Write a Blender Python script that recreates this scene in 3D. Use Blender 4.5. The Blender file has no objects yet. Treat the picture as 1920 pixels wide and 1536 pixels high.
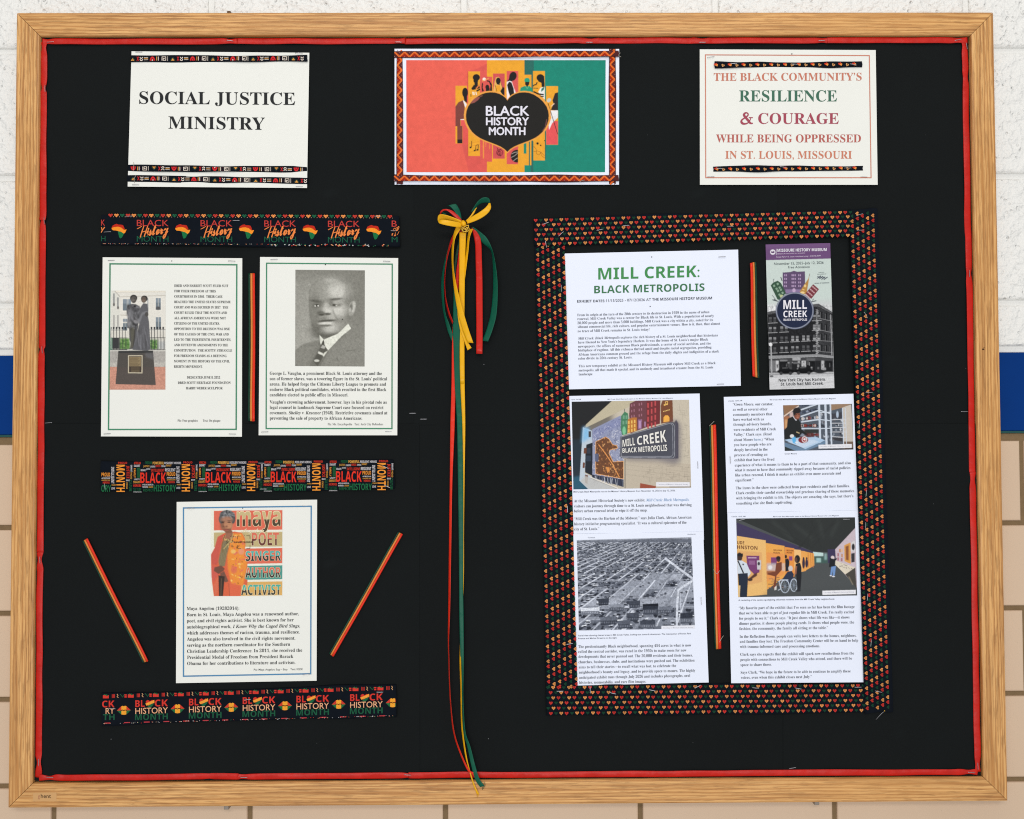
import bpy, math, random
import numpy as np
from mathutils import Vector, Euler

random.seed(7)
rng = np.random.default_rng(11)
sc = bpy.context.scene
COL = sc.collection

# ------------------------------------------------------------------ camera
CAM_LOC = np.array([-0.0028, -1.2898, -0.0392])
CAM_ROT = (1.5948, 0.0039, -0.0065)
FPX = 1540.0                      # focal length in pixels of the 1920 px wide photograph
cd = bpy.data.cameras.new('camera')
cd.sensor_width = 36.0
cd.lens = FPX / 1920.0 * 36.0
cd.clip_start = 0.05
cd.clip_end = 60.0
cam = bpy.data.objects.new('camera', cd)
cam.location = CAM_LOC
cam.rotation_euler = CAM_ROT
COL.objects.link(cam)
sc.camera = cam

# ------------------------------------------------------------------ world, lamps, exposure
w = bpy.data.worlds.new('World')
sc.world = w
w.use_nodes = True
w.node_tree.nodes['Background'].inputs['Color'].default_value = (1.0, 0.985, 0.965, 1)
w.node_tree.nodes['Background'].inputs['Strength'].default_value = 0.42


def area(name, loc, aim, sx, sy, power, col):
    ld = bpy.data.lights.new(name, 'AREA')
    ld.shape = 'RECTANGLE'
    ld.size, ld.size_y = sx, sy
    ld.energy = power
    ld.color = col
    o = bpy.data.objects.new(name, ld)
    o.location = loc
    o.rotation_euler = (Vector(aim) - Vector(loc)).to_track_quat('-Z', 'Y').to_euler()
    COL.objects.link(o)


# two rows of ceiling fluorescents in the corridor in front of the board
area('ceiling_lamp_row', (0.15, -1.15, 2.05), (0, -0.25, 0), 2.6, 0.5, 9.5, (1.0, 0.97, 0.92))
area('ceiling_lamp_row', (-0.1, -3.4, 1.9), (0, 0, -0.3), 3.6, 0.7, 43, (1.0, 0.975, 0.94))
# added low fill that evens the board, standing in for floor bounce
area('low_fill_light', (0.0, -3.4, -0.9), (0, 0, 0.2), 3.6, 1.2, 48, (0.97, 0.99, 1.0))

sc.view_settings.view_transform = 'Standard'
sc.view_settings.look = 'None'
sc.view_settings.exposure = 0.0
sc.view_settings.gamma = 1.0
sc.view_settings.use_curve_mapping = False
sc.cycles.max_bounces = 6
sc.cycles.filter_width = 1.1
sc.cycles.use_denoising = False
sc.cycles.diffuse_bounces = 3

# ------------------------------------------------------------------ measuring: photograph pixel -> point on a plane d metres in front of the wall
RM = np.array(Euler(CAM_ROT, 'XYZ').to_matrix())


def P(u, v, d):
    u = np.asarray(u, float); v = np.asarray(v, float); d = np.asarray(d, float) + 0 * u
    r = np.stack([(u - 960) / FPX, -(v - 768) / FPX, -np.ones_like(u)], -1) @ RM.T
    t = (-d - CAM_LOC[1]) / r[..., 1]
    return CAM_LOC + r * t[..., None]


D_PANEL, D_BLACK, D_FRAME = 0.010, 0.0118, 0.0195
KE = 1.06                       # albedo 1 shows as this linear value under the lamps


def lin(c):
    """sRGB 0..255 seen in even light -> linear base colour"""
    c = np.asarray(c, float) / 255.0
    return np.where(c <= 0.04045, c / 12.92, ((c + 0.055) / 1.055) ** 2.4) / KE


# ------------------------------------------------------------------ materials
def new_mat(name, rough=0.7, spec=0.3):
    m = bpy.data.materials.new(name)
    m.use_nodes = True
    b = m.node_tree.nodes['Principled BSDF']
    b.inputs['Roughness'].default_value = rough
    b.inputs['Specular IOR Level'].default_value = spec
    return m, m.node_tree, b


def nd(nt, kind, **kw):
    n = nt.nodes.new(kind)
    for k, v in kw.items():
        if k in n.inputs:
            n.inputs[k].default_value = v
        else:
            setattr(n, k, v)
    return n


def mix(nt, fac, a, b, mode='MIX'):
    n = nt.nodes.new('ShaderNodeMix')
    n.data_type = 'RGBA'
    n.blend_type = mode
    for sock, val in ((n.inputs[0], fac), (n.inputs[6], a), (n.inputs[7], b)):
        if hasattr(val, 'is_linked'):
            nt.links.new(val, sock)
        elif isinstance(val, (int, float)):
            sock.default_value = val
        else:
            sock.default_value = (*val[:3], 1)
    return n.outputs[2]


def ramp(nt, src, stops):
    n = nt.nodes.new('ShaderNodeValToRGB')
    e = n.color_ramp.elements
    while len(e) < len(stops):
        e.new(0.5)
    for k, (p, c) in zip(e, stops):
        k.position = p
        k.color = (*c[:3], 1) if hasattr(c, '__len__') else (c, c, c, 1)
    nt.links.new(src, n.inputs[0])
    return n.outputs[0]


def coords(nt, scale=(1, 1, 1), kind='Object', rot=(0, 0, 0)):
    t = nt.nodes.new('ShaderNodeTexCoord')
    m = nt.nodes.new('ShaderNodeMapping')
    m.inputs['Scale'].default_value = scale
    m.inputs['Rotation'].default_value = rot
    nt.links.new(t.outputs[kind], m.inputs[0])
    return m.outputs[0]


def noise(nt, vec, scale, detail=3, rough=0.5, out='Fac', dist=0.0):
    n = nd(nt, 'ShaderNodeTexNoise', Scale=scale, Detail=detail, Roughness=rough, Distortion=dist)
    nt.links.new(vec, n.inputs['Vector'])
    return n.outputs[out]


def bump(nt, bsdf, height, strength, dist, prev=None):
    b = nd(nt, 'ShaderNodeBump', Strength=strength, Distance=dist)
    nt.links.new(height, b.inputs['Height'])
    if prev is not None:
        nt.links.new(prev, b.inputs['Normal'])
    nt.links.new(b.outputs[0], bsdf.inputs['Normal'])
    return b.outputs[0]


def plain(name, rgb, rough=0.7, spec=0.3, var=0.06, nscale=60, bumps=None, metallic=0.0, sheen=0.0, wrinkle=0.0):
    m, nt, b = new_mat(name, rough, spec)
    c = lin(rgb)
    v = coords(nt)
    n = noise(nt, v, nscale, 4)
    col = mix(nt, n, c * (1 - var), c * (1 + var))
    nt.links.new(col, b.inputs['Base Color'])
    b.inputs['Metallic'].default_value = metallic
    if sheen:
        b.inputs['Sheen Weight'].default_value = sheen
        b.inputs['Sheen Roughness'].default_value = 0.4
    if bumps:
        b1 = bump(nt, b, noise(nt, v, bumps[0], 3), bumps[1], bumps[2])
        if wrinkle:
            bump(nt, b, noise(nt, v, 48, 2), 0.7, wrinkle, b1)
    return m


def ink_mat(name, rough=0.6, spec=0.2, grain=0.05):
    m, nt, b = new_mat(name, rough, spec)
    a = nt.nodes.new('ShaderNodeAttribute')
    a.attribute_name = 'Col'
    n = noise(nt, coords(nt), 900, 2)
    s = ramp(nt, n, [(0.3, 1 - grain), (0.7, 1 + grain)])
    nt.links.new(mix(nt, 1.0, a.outputs['Color'], s, 'MULTIPLY'), b.inputs['Base Color'])
    return m


M = {}
M['ink'] = ink_mat('printed_ink', 0.6, 0.2)
M['gloss_ink'] = ink_mat('glossy_print', 0.45, 0.08, 0.03)
M['dye'] = ink_mat('dyed_cloth', 0.85, 0.12, 0.16)
M['cream_paper'] = plain('cream_paper', (242, 243, 237), 0.75, 0.2, 0.012, 14, (45, 0.25, 0.001))
M['cool_paper'] = plain('cool_white_paper', (241, 247, 263), 0.7, 0.2, 0.012, 14, (45, 0.25, 0.001))
M['gloss_paper'] = plain('coated_paper', (226, 234, 232), 0.35, 0.4, 0.02, 20, (40, 0.2, 0.001))


def black_paper():
    m, nt, b = new_mat('black_paper', 0.82, 0.16)
    v = coords(nt)
    c = lin((12, 16, 17))
    col = mix(nt, noise(nt, v, 6, 5, 0.6), c * 0.72, c * 1.32)
    fibre = noise(nt, v, 700, 2)
    col = mix(nt, ramp(nt, fibre, [(0.45, 0.0), (0.75, 0.5)]), col, c * 1.9)
    smudge = ramp(nt, noise(nt, coords(nt, (5, 5, 11), rot=(0, 0.5, 0)), 1.6, 3, 0.55), [(0.66, 0.0), (0.80, 0.45)])
    col = mix(nt, smudge, col, c * 2.1)
    vo = nd(nt, 'ShaderNodeTexVoronoi', Scale=26.0)
    nt.links.new(v, vo.inputs['Vector'])
    lint = ramp(nt, vo.outputs['Distance'], [(0.016, 0.8), (0.022, 0.0)])
    some = ramp(nt, noise(nt, v, 9, 1), [(0.52, 0.0), (0.56, 1.0)])
    f = nd(nt, 'ShaderNodeMath', operation='MULTIPLY')
    nt.links.new(lint, f.inputs[0]); nt.links.new(some, f.inputs[1])
    nt.links.new(mix(nt, f.outputs[0], col, lin((120, 122, 124))), b.inputs['Base Color'])
    b1 = bump(nt, b, noise(nt, v, 500, 2), 0.25, 0.0004)
    bump(nt, b, noise(nt, v, 9, 3), 0.5, 0.006, b1)
    return m


M['black_paper'] = black_paper()
M['panel'] = plain('tack_panel', (60, 55, 48), 0.9, 0.1)
M['navy_cloth'] = plain('navy_cotton', (14, 20, 29), 0.9, 0.1, 0.25, 120, (900, 0.5, 0.0006), wrinkle=0.004)
M['zig_cloth'] = plain('brown_cotton', (88, 42, 42), 0.85, 0.1, 0.25, 300, (900, 0.5, 0.0006))
M['steel'] = plain('staple_steel', (160, 160, 164), 0.36, 0.6, 0.05, 200, None, 0.75)
M['brass'] = plain('brass_wire', (205, 165, 60), 0.3, 0.6, 0.1, 200, None, 0.8)
M['label_film'] = plain('clear_film', (212, 164, 108), 0.35, 0.4, 0.06, 90)
M['grout'] = plain('mortar', (132, 110, 82), 0.95, 0.1, 0.2, 90, (260, 0.6, 0.002))


def satin(name, rgb, rough=0.34, var=0.12, spec=0.32):
    m, nt, b = new_mat(name, rough, spec)
    c = lin(rgb)
    v = coords(nt)
    n = noise(nt, v, 38, 2)
    nt.links.new(mix(nt, n, c * (1 - var), c * (1 + var)), b.inputs['Base Color'])
    h1 = noise(nt, v, 55, 2)
    b1 = bump(nt, b, h1, 0.35, 0.004)
    weave = nd(nt, 'ShaderNodeTexWave', Scale=700, Distortion=0.5)
    nt.links.new(v, weave.inputs['Vector'])
    bump(nt, b, weave.outputs['Fac'], 0.08, 0.0003, b1)
    b.inputs['Anisotropic'].default_value = 0.4
    return m


M['red_satin'] = satin('red_satin', (206, 34, 22), 0.3)
M['edge_satin'] = satin('edging_red_satin', (200, 28, 16), 0.38, 0.3, 0.3)
M['green_satin'] = satin('green_satin', (6, 90, 68), 0.38, 0.16, 0.22)
M['dark_green_satin'] = satin('dark_green_satin', (16, 62, 44))
M['yellow_satin'] = satin('yellow_satin', (244, 182, 10))
M['orange_satin'] = satin('orange_satin', (226, 138, 62))
M['crimson_satin'] = satin('bright_red_satin', (232, 48, 22))


def oak(name, along):
    """red oak: long cathedral grain, fine pores, colour drift along the board. along = 0 (x) or 2 (z)"""
    m, nt, b = new_mat(name, 0.42, 0.4)
    sc_ = [34, 34, 34]; sc_[along] = 1.5
    v = coords(nt, sc_)
    drift = noise(nt, coords(nt, [7 if i != along else 1.4 for i in range(3)]), 2.0, 3)
    wv = nd(nt, 'ShaderNodeTexWave', wave_type='BANDS', bands_direction='Z' if along == 0 else 'X',
            Scale=1.7, Distortion=13.0, Detail=4.0)
    wv.inputs['Detail Scale'].default_value = 0.8
    wv.inputs['Detail Roughness'].default_value = 0.62
    nt.links.new(v, wv.inputs['Vector'])
    grain = ramp(nt, wv.outputs['Fac'], [(0.0, 0.0), (0.22, 0.45), (0.55, 0.85), (1.0, 1.0)])
    pore_s = [430, 430, 430]; pore_s[along] = 26
    pores = ramp(nt, noise(nt, coords(nt, pore_s), 1.0, 3, 0.65, dist=0.4), [(0.38, 0.0), (0.50, 1.0)])
    fine_s = [150, 150, 150]; fine_s[along] = 4.5
    fine = noise(nt, coords(nt, fine_s), 1.0, 4, 0.7, dist=0.5)
    light, dark = lin((236, 184, 118)), lin((190, 130, 70))
    c = mix(nt, grain, dark, light)
    c = mix(nt, ramp(nt, fine, [(0.40, 0.0), (0.55, 1.0)]), mix(nt, 0.55, c, lin((158, 100, 48))), c)
    c = mix(nt, pores, mix(nt, 0.5, c, lin((112, 68, 32))), c)
    c = mix(nt, ramp(nt, drift, [(0.3, 0.0), (0.7, 0.4)]), c, lin((226, 166, 94)))
    nt.links.new(c, b.inputs['Base Color'])
    bump(nt, b, pores, 0.15, 0.0006)
    return m


M['oak_x'] = oak('oak_along_x', 0)
M['oak_z'] = oak('oak_along_z', 2)


# ------------------------------------------------------------------ meshes
def mk(name, V, faces, mat, cols=None, parent=None, smooth=False, origin=None):
    V = np.asarray(V, float).reshape(-1, 3)
    org = V.mean(0) if origin is None else np.asarray(origin, float)
    me = bpy.data.meshes.new(name)
    me.from_pydata((V - org).tolist(), [], faces.tolist() if hasattr(faces, 'tolist') else faces)
    if cols is not None:
        ca = me.color_attributes.new('Col', 'FLOAT_COLOR', 'POINT')
        c4 = np.ones((len(V), 4), np.float32)
        c4[:, :3] = cols
        ca.data.foreach_set('color', c4.ravel())
    if mat is not None:
        me.materials.append(mat)
    if smooth:
        me.polygons.foreach_set('use_smooth', [True] * len(me.polygons))
    me.update()
    o = bpy.data.objects.new(name, me)
    COL.objects.link(o)
    if parent is not None:
        o.parent = parent
        o.location = Vector(org) - parent_loc(parent)
    else:
        o.location = org
    return o


def parent_loc(p):
    l = Vector(p.location)
    while p.parent is not None:
        p = p.parent
        l += Vector(p.location)
    return l


def tag(o, label, cat, group=None, kind=None):
    o['label'] = label
    o['category'] = cat
    if group:
        o['group'] = group
    if kind:
        o['kind'] = kind
    return o


def empty(name, loc):
    o = bpy.data.objects.new(name, None)
    o.location = loc
    o.empty_display_size = 0.05
    COL.objects.link(o)
    return o


def grid_faces(nu, nv, off=0):
    """quads over (nv+1) rows x (nu+1) columns of vertices, seen from -Y"""
    i = np.arange(nv)[:, None] * (nu + 1) + np.arange(nu)[None]
    i = i.ravel() + off
    return np.stack([i, i + nu + 1, i + nu + 2, i + 1], 1)


def quad_uv(q, s, t):
    q = np.asarray(q, float)
    s = s[..., None]; t = t[..., None]
    return (q[0] * (1 - s) + q[1] * s) * (1 - t) + (q[3] * (1 - s) + q[2] * s) * t


class Crop:
    """reads off coordinates measured in an enlarged crop of the photograph"""
    def __init__(s, u0, v0, k):
        s.u0, s.v0, s.k = u0, v0, k

    def __call__(s, pts):
        a = np.asarray(pts, float)
        return a / s.k + np.array([s.u0, s.v0])


PX = Crop(0, 0, 1.0)


class Sheet:
    """a thin sheet lying on the board: a gently curled grid with a back and edges"""
    def __init__(s, name, quad, depth, mat, label, cat, group=None, n=(24, 24), thick=0.0003, curl=0.0006, lifts=(),
                 wob=0.0, soft=None, parent=None):
        s.q = np.asarray(quad, float)
        s.d0, s.curl, s.lifts = depth, curl, lifts
        s.ph = rng.uniform(0, 6.28, 4)
        s.fr = rng.uniform(0.8, 1.3, 4)
        s.soft, s.thick = soft, thick
        nu, nv = n
        t, u = np.meshgrid(np.linspace(0, 1, nv + 1), np.linspace(0, 1, nu + 1), indexing='ij')
        if soft:
            e = lambda x: 0.5 - 0.5 * np.cos(np.pi * x)
            t = 0.5 * t + 0.5 * e(t)
        uv = quad_uv(s.q, u, t)
        if wob:
            a = rng.uniform(0, 6.28, 8)
            for k in range(3):
                uv[..., 1] += wob / (k + 1) * np.sin(u * (7 + 9 * k) + a[k]) * (t - 0.5) * 2
                uv[..., 1] += wob * 0.6 / (k + 1) * np.sin(u * (5 + 7 * k) + a[k + 3])
                uv[..., 0] += wob * 0.5 / (k + 1) * np.sin(t * (5 + 6 * k) + a[5 + k % 3]) * (u - 0.5) * 2
        d = s.depth(uv[..., 0], uv[..., 1])
        if soft:
            g = (1 - np.abs(2 * t - 1) ** 10) ** 0.5
            d = depth - thick * (1 - g) + (d - depth)
        F = P(uv[..., 0], uv[..., 1], d).reshape(-1, 3)
        back = P(uv[..., 0], uv[..., 1], (d - thick) if not soft else d * 0 + depth - thick * 1.02).reshape(-1, 3)
        V = np.concatenate([F, back])
        N = len(F)
        fs = grid_faces(nu, nv).tolist()
        ring = [i for i in range(nu + 1)] + [(j + 1) * (nu + 1) - 1 for j in range(1, nv + 1)] + \
               [nv * (nu + 1) + i for i in range(nu - 1, -1, -1)] + [j * (nu + 1) for j in range(nv - 1, 0, -1)]
        for a_, b_ in zip(ring, ring[1:] + ring[:1]):
            fs.append([a_, b_, b_ + N, a_ + N])
        fs += [[a + N for a in f[::-1]] for f in grid_faces(nu, nv).tolist()]
        s.o = mk(name, V, fs, mat, parent=parent, smooth=bool(soft))
        if parent is None:
            tag(s.o, label, cat, group)

    def depth(s, u, v):
        p, f = s.ph, s.fr
        r = s.d0 + s.curl * (0.5 * np.sin(u * 0.017 * f[0] + p[0]) * np.sin(v * 0.014 * f[1] + p[1]) +
                             0.35 * np.sin(u * 0.045 * f[2] + v * 0.01 + p[2]) + 0.15 * np.sin(v * 0.05 * f[3] + p[3]) + 0.6)
        for (lu, lv, ru, rv, amp) in s.lifts:
            r = r + amp * np.exp(-((u - lu) / ru) ** 2 - ((v - lv) / rv) ** 2)
        return r


# ------------------------------------------------------------------ lettering
def _m(s, up, lo, dg=None):
    out = []
    for c in s:
        if 'A' <= c <= 'Z':
            out.append(chr(up + ord(c) - 65))
        elif 'a' <= c <= 'z':
            out.append(chr(lo + ord(c) - 97))
        elif dg and '0' <= c <= '9':
            out.append(chr(dg + ord(c) - 48))
        else:
            out.append(c)
    return ''.join(out)


STY = {'sb': (0x1D400, 0x1D41A, 0x1D7CE, 0.0), 'sr': (0x1D400, 0x1D41A, 0x1D7CE, -0.006),  's': (65, 97, None, 0.004), 'b': (0x1D5D4, 0x1D5EE, 0x1D7EC, 0.0),
       'bi': (0x1D63C, 0x1D656, 0x1D7EC, 0.0), 'cur': (0x1D4D0, 0x1D4EA, None, 0.006), 'g': (65, 97, None, 0.0), 'gb': (65, 97, None, 0.022), 'gl': (65, 97, None, 0.004)}
_cache = {}
TRACK = {'cur': -0.02}


def _mesh_of(body, off, res):
    c = bpy.data.curves.new('tmp', 'FONT')
    c.body = body
    c.offset = off
    c.resolution_u = res
    o = bpy.data.objects.new('tmp', c)
    me = o.to_mesh()
    n = len(me.vertices)
    co = np.zeros(n * 3)
    me.vertices.foreach_get('co', co)
    co = co.reshape(-1, 3)[:, :2].copy()
    fs = [list(p.vertices) for p in me.polygons]
    o.to_mesh_clear()
    bpy.data.objects.remove(o)
    bpy.data.curves.remove(c)
    return co, fs


def _glyph(ch, off):
    key = (ch, off)
    if key not in _cache:
        if '_href' not in _cache:
            _cache['_href'] = _mesh_of('H', 0, 1)[0][:, 0].max()
        adv = _mesh_of(ch + 'H', 0, 1)[0][:, 0].max() - _cache['_href']
        co, fs = _mesh_of(ch, off, 3) if ch != ' ' else (np.zeros((0, 2)), [])
        _cache[key] = (co, fs, adv)
    return _cache[key]


def glyphs(text, style):
    """outline triangles of one line of lettering; _..._ switches to the matching italic"""
    up, lo, dg, off = STY[style]
    x, V, F, n = 0.0, [], [], 0
    for i, p in enumerate(text.split('_')):
        body = _m(p, up, lo, dg)
        lean = 0.24 if i % 2 else 0.0
        for ch in body:
            co, fs, adv = _glyph(ch, off)
            if len(co):
                V.append(np.stack([co[:, 0] + x + lean * co[:, 1], co[:, 1]], 1))
                F += [[k + n for k in f] for f in fs]
                n += len(co)
            x += adv + (TRACK.get(style, 0.0))
    return np.concatenate(V), F


def cap_of(style):
    co, _ = glyphs('H', style)
    return co[:, 1].max()


class Ink:
    """collects flat printed shapes in photograph pixels, then becomes one mesh just above a sheet"""
    def __init__(s, sheet, crop=PX, lift=0.00025):
        s.sh, s.c, s.lift = sheet, crop, lift
        s.uv, s.f, s.col, s.lay = [], [], [], []
        s.n = 0

    def add(s, uv, faces, col, lay=0):
        uv = np.asarray(uv, float)
        s.uv.append(uv)
        s.f += [[i + s.n for i in f] for f in faces]
        s.n += len(uv)
        s.col.append(np.tile(lin(col), (len(uv), 1)))
        s.lay.append(np.full(len(uv), lay * 0.00012))

    def poly(s, pts, col, lay=0):
        a = s.c(pts)
        x, y = a[:, 0], a[:, 1]
        if np.sum(x * np.roll(y, -1) - np.roll(x, -1) * y) > 0:
            a = a[::-1]
        s.add(a, [list(range(len(a)))], col, lay)

    def rect(s, x0, y0, x1, y1, col, lay=0):
        s.poly([(x0, y0), (x1, y0), (x1, y1), (x0, y1)], col, lay)

    def stroke(s, pts, wd, col, lay=0, closed=False):
        a = s.c(pts)
        wd = np.asarray(wd, float) / s.c.k + np.zeros(len(a))
        if closed:
            t = np.roll(a, -1, 0) - np.roll(a, 1, 0)
        else:
            t = np.gradient(a, axis=0)
        t /= np.linalg.norm(t, axis=1)[:, None] + 1e-9
        nn = np.stack([-t[:, 1], t[:, 0]], 1) * wd[:, None] / 2
        n = len(a)
        uv = np.concatenate([a - nn, a + nn])
        m = n if closed else n - 1
        s.add(uv, [[i, i + n, (i + 1) % n + n, (i + 1) % n] for i in range(m)], col, lay)

    def frame(s, q, wd, col, lay=0, sub=16):
        """ruled border, subdivided so it follows the sheet"""
        q = np.asarray(q, float)
        for i in range(4):
            a, b = q[i], q[(i + 1) % 4]
            e = (b - a) / np.linalg.norm(b - a) * wd / 2
            s.stroke([(a - e) + ((b + e) - (a - e)) * k / sub for k in range(sub + 1)], wd, col, lay + (i % 2) * 0.5)

    def disc(s, cx, cy, rx, ry, col, lay=0, n=12):
        s.poly([(cx + rx * math.cos(6.2832 * i / n), cy + ry * math.sin(6.2832 * i / n)) for i in range(n)], col, lay)

    def heart(s, cx, cy, r, col, lay=0, ang=0.0):
        pts = []
        for i in range(14):
            t = 6.2832 * i / 14
            x = 16 * math.sin(t) ** 3 / 17
            y = -(13 * math.cos(t) - 5 * math.cos(2 * t) - 2 * math.cos(3 * t) - math.cos(4 * t)) / 17
            ca, sa = math.cos(ang), math.sin(ang)
            pts.append((cx + r * (x * ca - y * sa), cy + r * (x * sa + y * ca)))
        s.poly(pts, col, lay)

    def text(s, txt, style, xL, xR, yL, cap, col, yR=None, lay=0, split=None):
        """one line fitted between xL and xR, baseline yL (to yR), capitals cap high; all in crop pixels. split = colour below mid-height"""
        co, fs = glyphs(txt, style)
        yR = yL if yR is None else yR
        x0, x1 = co[:, 0].min(), co[:, 0].max()
        k = (co[:, 0] - x0) / (x1 - x0)
        u = xL + k * (xR - xL)
        v = yL + k * (yR - yL) - co[:, 1] * cap / cap_of(style)
        s.add(s.c(np.stack([u, v], 1)), fs, col, lay)

    def vtext(s, txt, style, x0, x1, y0, y1, col, lay=0):
        """a word turned a quarter clockwise: reads downwards from y0 to y1, capitals fill x0..x1"""
        co, fs = glyphs(txt, style)
        a0, a1 = co[:, 0].min(), co[:, 0].max()
        v = y0 + (co[:, 0] - a0) / (a1 - a0) * (y1 - y0)
        u = x0 + co[:, 1] / cap_of(style) * (x1 - x0)
        s.add(s.c(np.stack([u, v], 1)), fs, col, lay)

    def flush(s, name):
        s.build(name)
        s.uv, s.f, s.col, s.lay, s.n = [], [], [], [], 0

    def build(s, name, mat=None, parent=None, dd=0.0):
        if not s.n:
            return None
        uv = np.concatenate(s.uv)
        d = s.sh.depth(uv[:, 0], uv[:, 1]) + s.lift + np.concatenate(s.lay) + dd
        return mk(name, P(uv[:, 0], uv[:, 1], d), s.f, mat or M['ink'], np.concatenate(s.col), parent or s.sh.o)


# ------------------------------------------------------------------ printed pictures: painted with numpy, carried by a fine coloured grid
class Pic:
    def __init__(s, u0, v0, u1, v1, k, bg, ss=3):
        s.u0, s.v0, s.k, s.ss = u0, v0, k, ss
        s.h, s.w = int((v1 - v0) * ss), int((u1 - u0) * ss)
        s.a = np.tile(lin(bg), (s.h, s.w, 1))
        s.f = ss / k
        s.Y, s.X = np.mgrid[0:s.h, 0:s.w] + 0.5

    def blend(s, m, col, box=None):
        x0, y0, x1, y1 = box or (0, 0, s.w, s.h)
        reg = s.a[y0:y1, x0:x1]
        reg += m[..., None] * (lin(col) - reg)

    def poly(s, pts, col, a=1.0, soft=0.0):
        p = np.asarray(pts, float) * s.f
        pad = int(soft * s.f * 2 + 1)
        x0, y0 = np.maximum(np.floor(p.min(0)).astype(int) - pad, 0)
        x1 = min(int(p[:, 0].max()) + pad + 2, s.w); y1 = min(int(p[:, 1].max()) + pad + 2, s.h)
        if x1 <= x0 or y1 <= y0:
            return
        X, Y = s.X[y0:y1, x0:x1], s.Y[y0:y1, x0:x1]
        ins = np.zeros(X.shape, bool)
        for (ax, ay), (bx, by) in zip(p, np.roll(p, -1, 0)):
            if ay == by:
                continue
            c = ((ay <= Y) != (by <= Y))
            ins ^= c & (X < ax + (Y - ay) * (bx - ax) / (by - ay))
        m = ins.astype(float)
        if soft:
            m = blur(m, soft * s.f)
        s.blend(m * a, col, (x0, y0, x1, y1))

    def rect(s, x0, y0, x1, y1, col, a=1.0, soft=0.0):
        s.poly([(x0, y0), (x1, y0), (x1, y1), (x0, y1)], col, a, soft)

    def ell(s, cx, cy, rx, ry, col, a=1.0, soft=0.08, rot=0.0):
        f = s.f
        R = max(rx, ry) * f * (1 + soft) + 2
        x0, x1 = max(int(cx * f - R), 0), min(int(cx * f + R) + 1, s.w)
        y0, y1 = max(int(cy * f - R), 0), min(int(cy * f + R) + 1, s.h)
        if x1 <= x0 or y1 <= y0:
            return
        X, Y = s.X[y0:y1, x0:x1] - cx * f, s.Y[y0:y1, x0:x1] - cy * f
        c, n = math.cos(rot), math.sin(rot)
        r = np.sqrt(((X * c + Y * n) / (rx * f)) ** 2 + ((-X * n + Y * c) / (ry * f)) ** 2)
        m = np.clip((1 + soft - r) / (2 * soft), 0, 1)
        m = m * m * (3 - 2 * m)
        s.blend(m * a, col, (x0, y0, x1, y1))

    def line(s, pts, wd, col, a=1.0, soft=0.0):
        p = np.asarray(pts, float)
        for q0, q1 in zip(p[:-1], p[1:]):
            d = q1 - q0
            L = np.linalg.norm(d)
            if L < 1e-6:
                continue
            n = np.array([-d[1], d[0]]) / L * wd / 2
            s.poly([q0 + n, q1 + n, q1 - n, q0 - n], col, a, soft)

    def noise(s, amp, size, box=None, seed=1):
        r = np.random.default_rng(seed)
        c = max(1, size * s.f)
        g = r.normal(0, 1, (int(s.h / c) + 3, int(s.w / c) + 3))
        yy, xx = s.Y / c, s.X / c
        yi, xi = yy.astype(int), xx.astype(int)
        fy, fx = yy - yi, xx - xi
        n = (g[yi, xi] * (1 - fx) + g[yi, xi + 1] * fx) * (1 - fy) + (g[yi + 1, xi] * (1 - fx) + g[yi + 1, xi + 1] * fx) * fy
        if box:
            x0, y0, x1, y1 = [int(b * s.f) for b in box]
            s.a[y0:y1, x0:x1] *= (1 + amp * n[y0:y1, x0:x1])[..., None]
        else:
            s.a *= (1 + amp * n)[..., None]
        np.clip(s.a, 0.002, 0.95, out=s.a)

    def build(s, sheet, quad, name='picture_print', mat=None, dens=1.15, lift=0.0002):
        q = s.u0 + 0 * np.asarray(quad, float)
        q = np.asarray(quad, float) / s.k + np.array([s.u0, s.v0])
        nu = int(np.linalg.norm(q[1] - q[0]) * dens); nv = int(np.linalg.norm(q[3] - q[0]) * dens)
        t, u = np.meshgrid(np.linspace(0, 1, nv + 1), np.linspace(0, 1, nu + 1), indexing='ij')
        uv = quad_uv(q, u, t)
        img = blur(s.a, s.ss / dens * 0.36)
        x = np.clip((uv[..., 0] - s.u0) * s.ss - 0.5, 0, s.w - 1.001); y = np.clip((uv[..., 1] - s.v0) * s.ss - 0.5, 0, s.h - 1.001)
        xi, yi = x.astype(int), y.astype(int)
        fx, fy = (x - xi)[..., None], (y - yi)[..., None]
        c = (img[yi, xi] * (1 - fx) + img[yi, np.minimum(xi + 1, s.w - 1)] * fx) * (1 - fy) + \
            (img[np.minimum(yi + 1, s.h - 1), xi] * (1 - fx) + img[np.minimum(yi + 1, s.h - 1), np.minimum(xi + 1, s.w - 1)] * fx) * fy
        d = sheet.depth(uv[..., 0], uv[..., 1]) + lift
        return mk(name, P(uv[..., 0], uv[..., 1], d), grid_faces(nu, nv), mat or M['ink'], c.reshape(-1, 3), sheet.o)


def blur(a, sig):
    if sig < 0.2:
        return a
    r = int(sig * 3) + 1
    k = np.exp(-0.5 * (np.arange(-r, r + 1) / sig) ** 2)
    k /= k.sum()
    for ax in (0, 1):
        p = np.concatenate([np.repeat(np.take(a, [0], ax), r, ax), a, np.repeat(np.take(a, [-1], ax), r, ax)], ax)
        a = sum(k[i] * np.take(p, range(i, i + a.shape[ax]), ax) for i in range(2 * r + 1))
    return a


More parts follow.
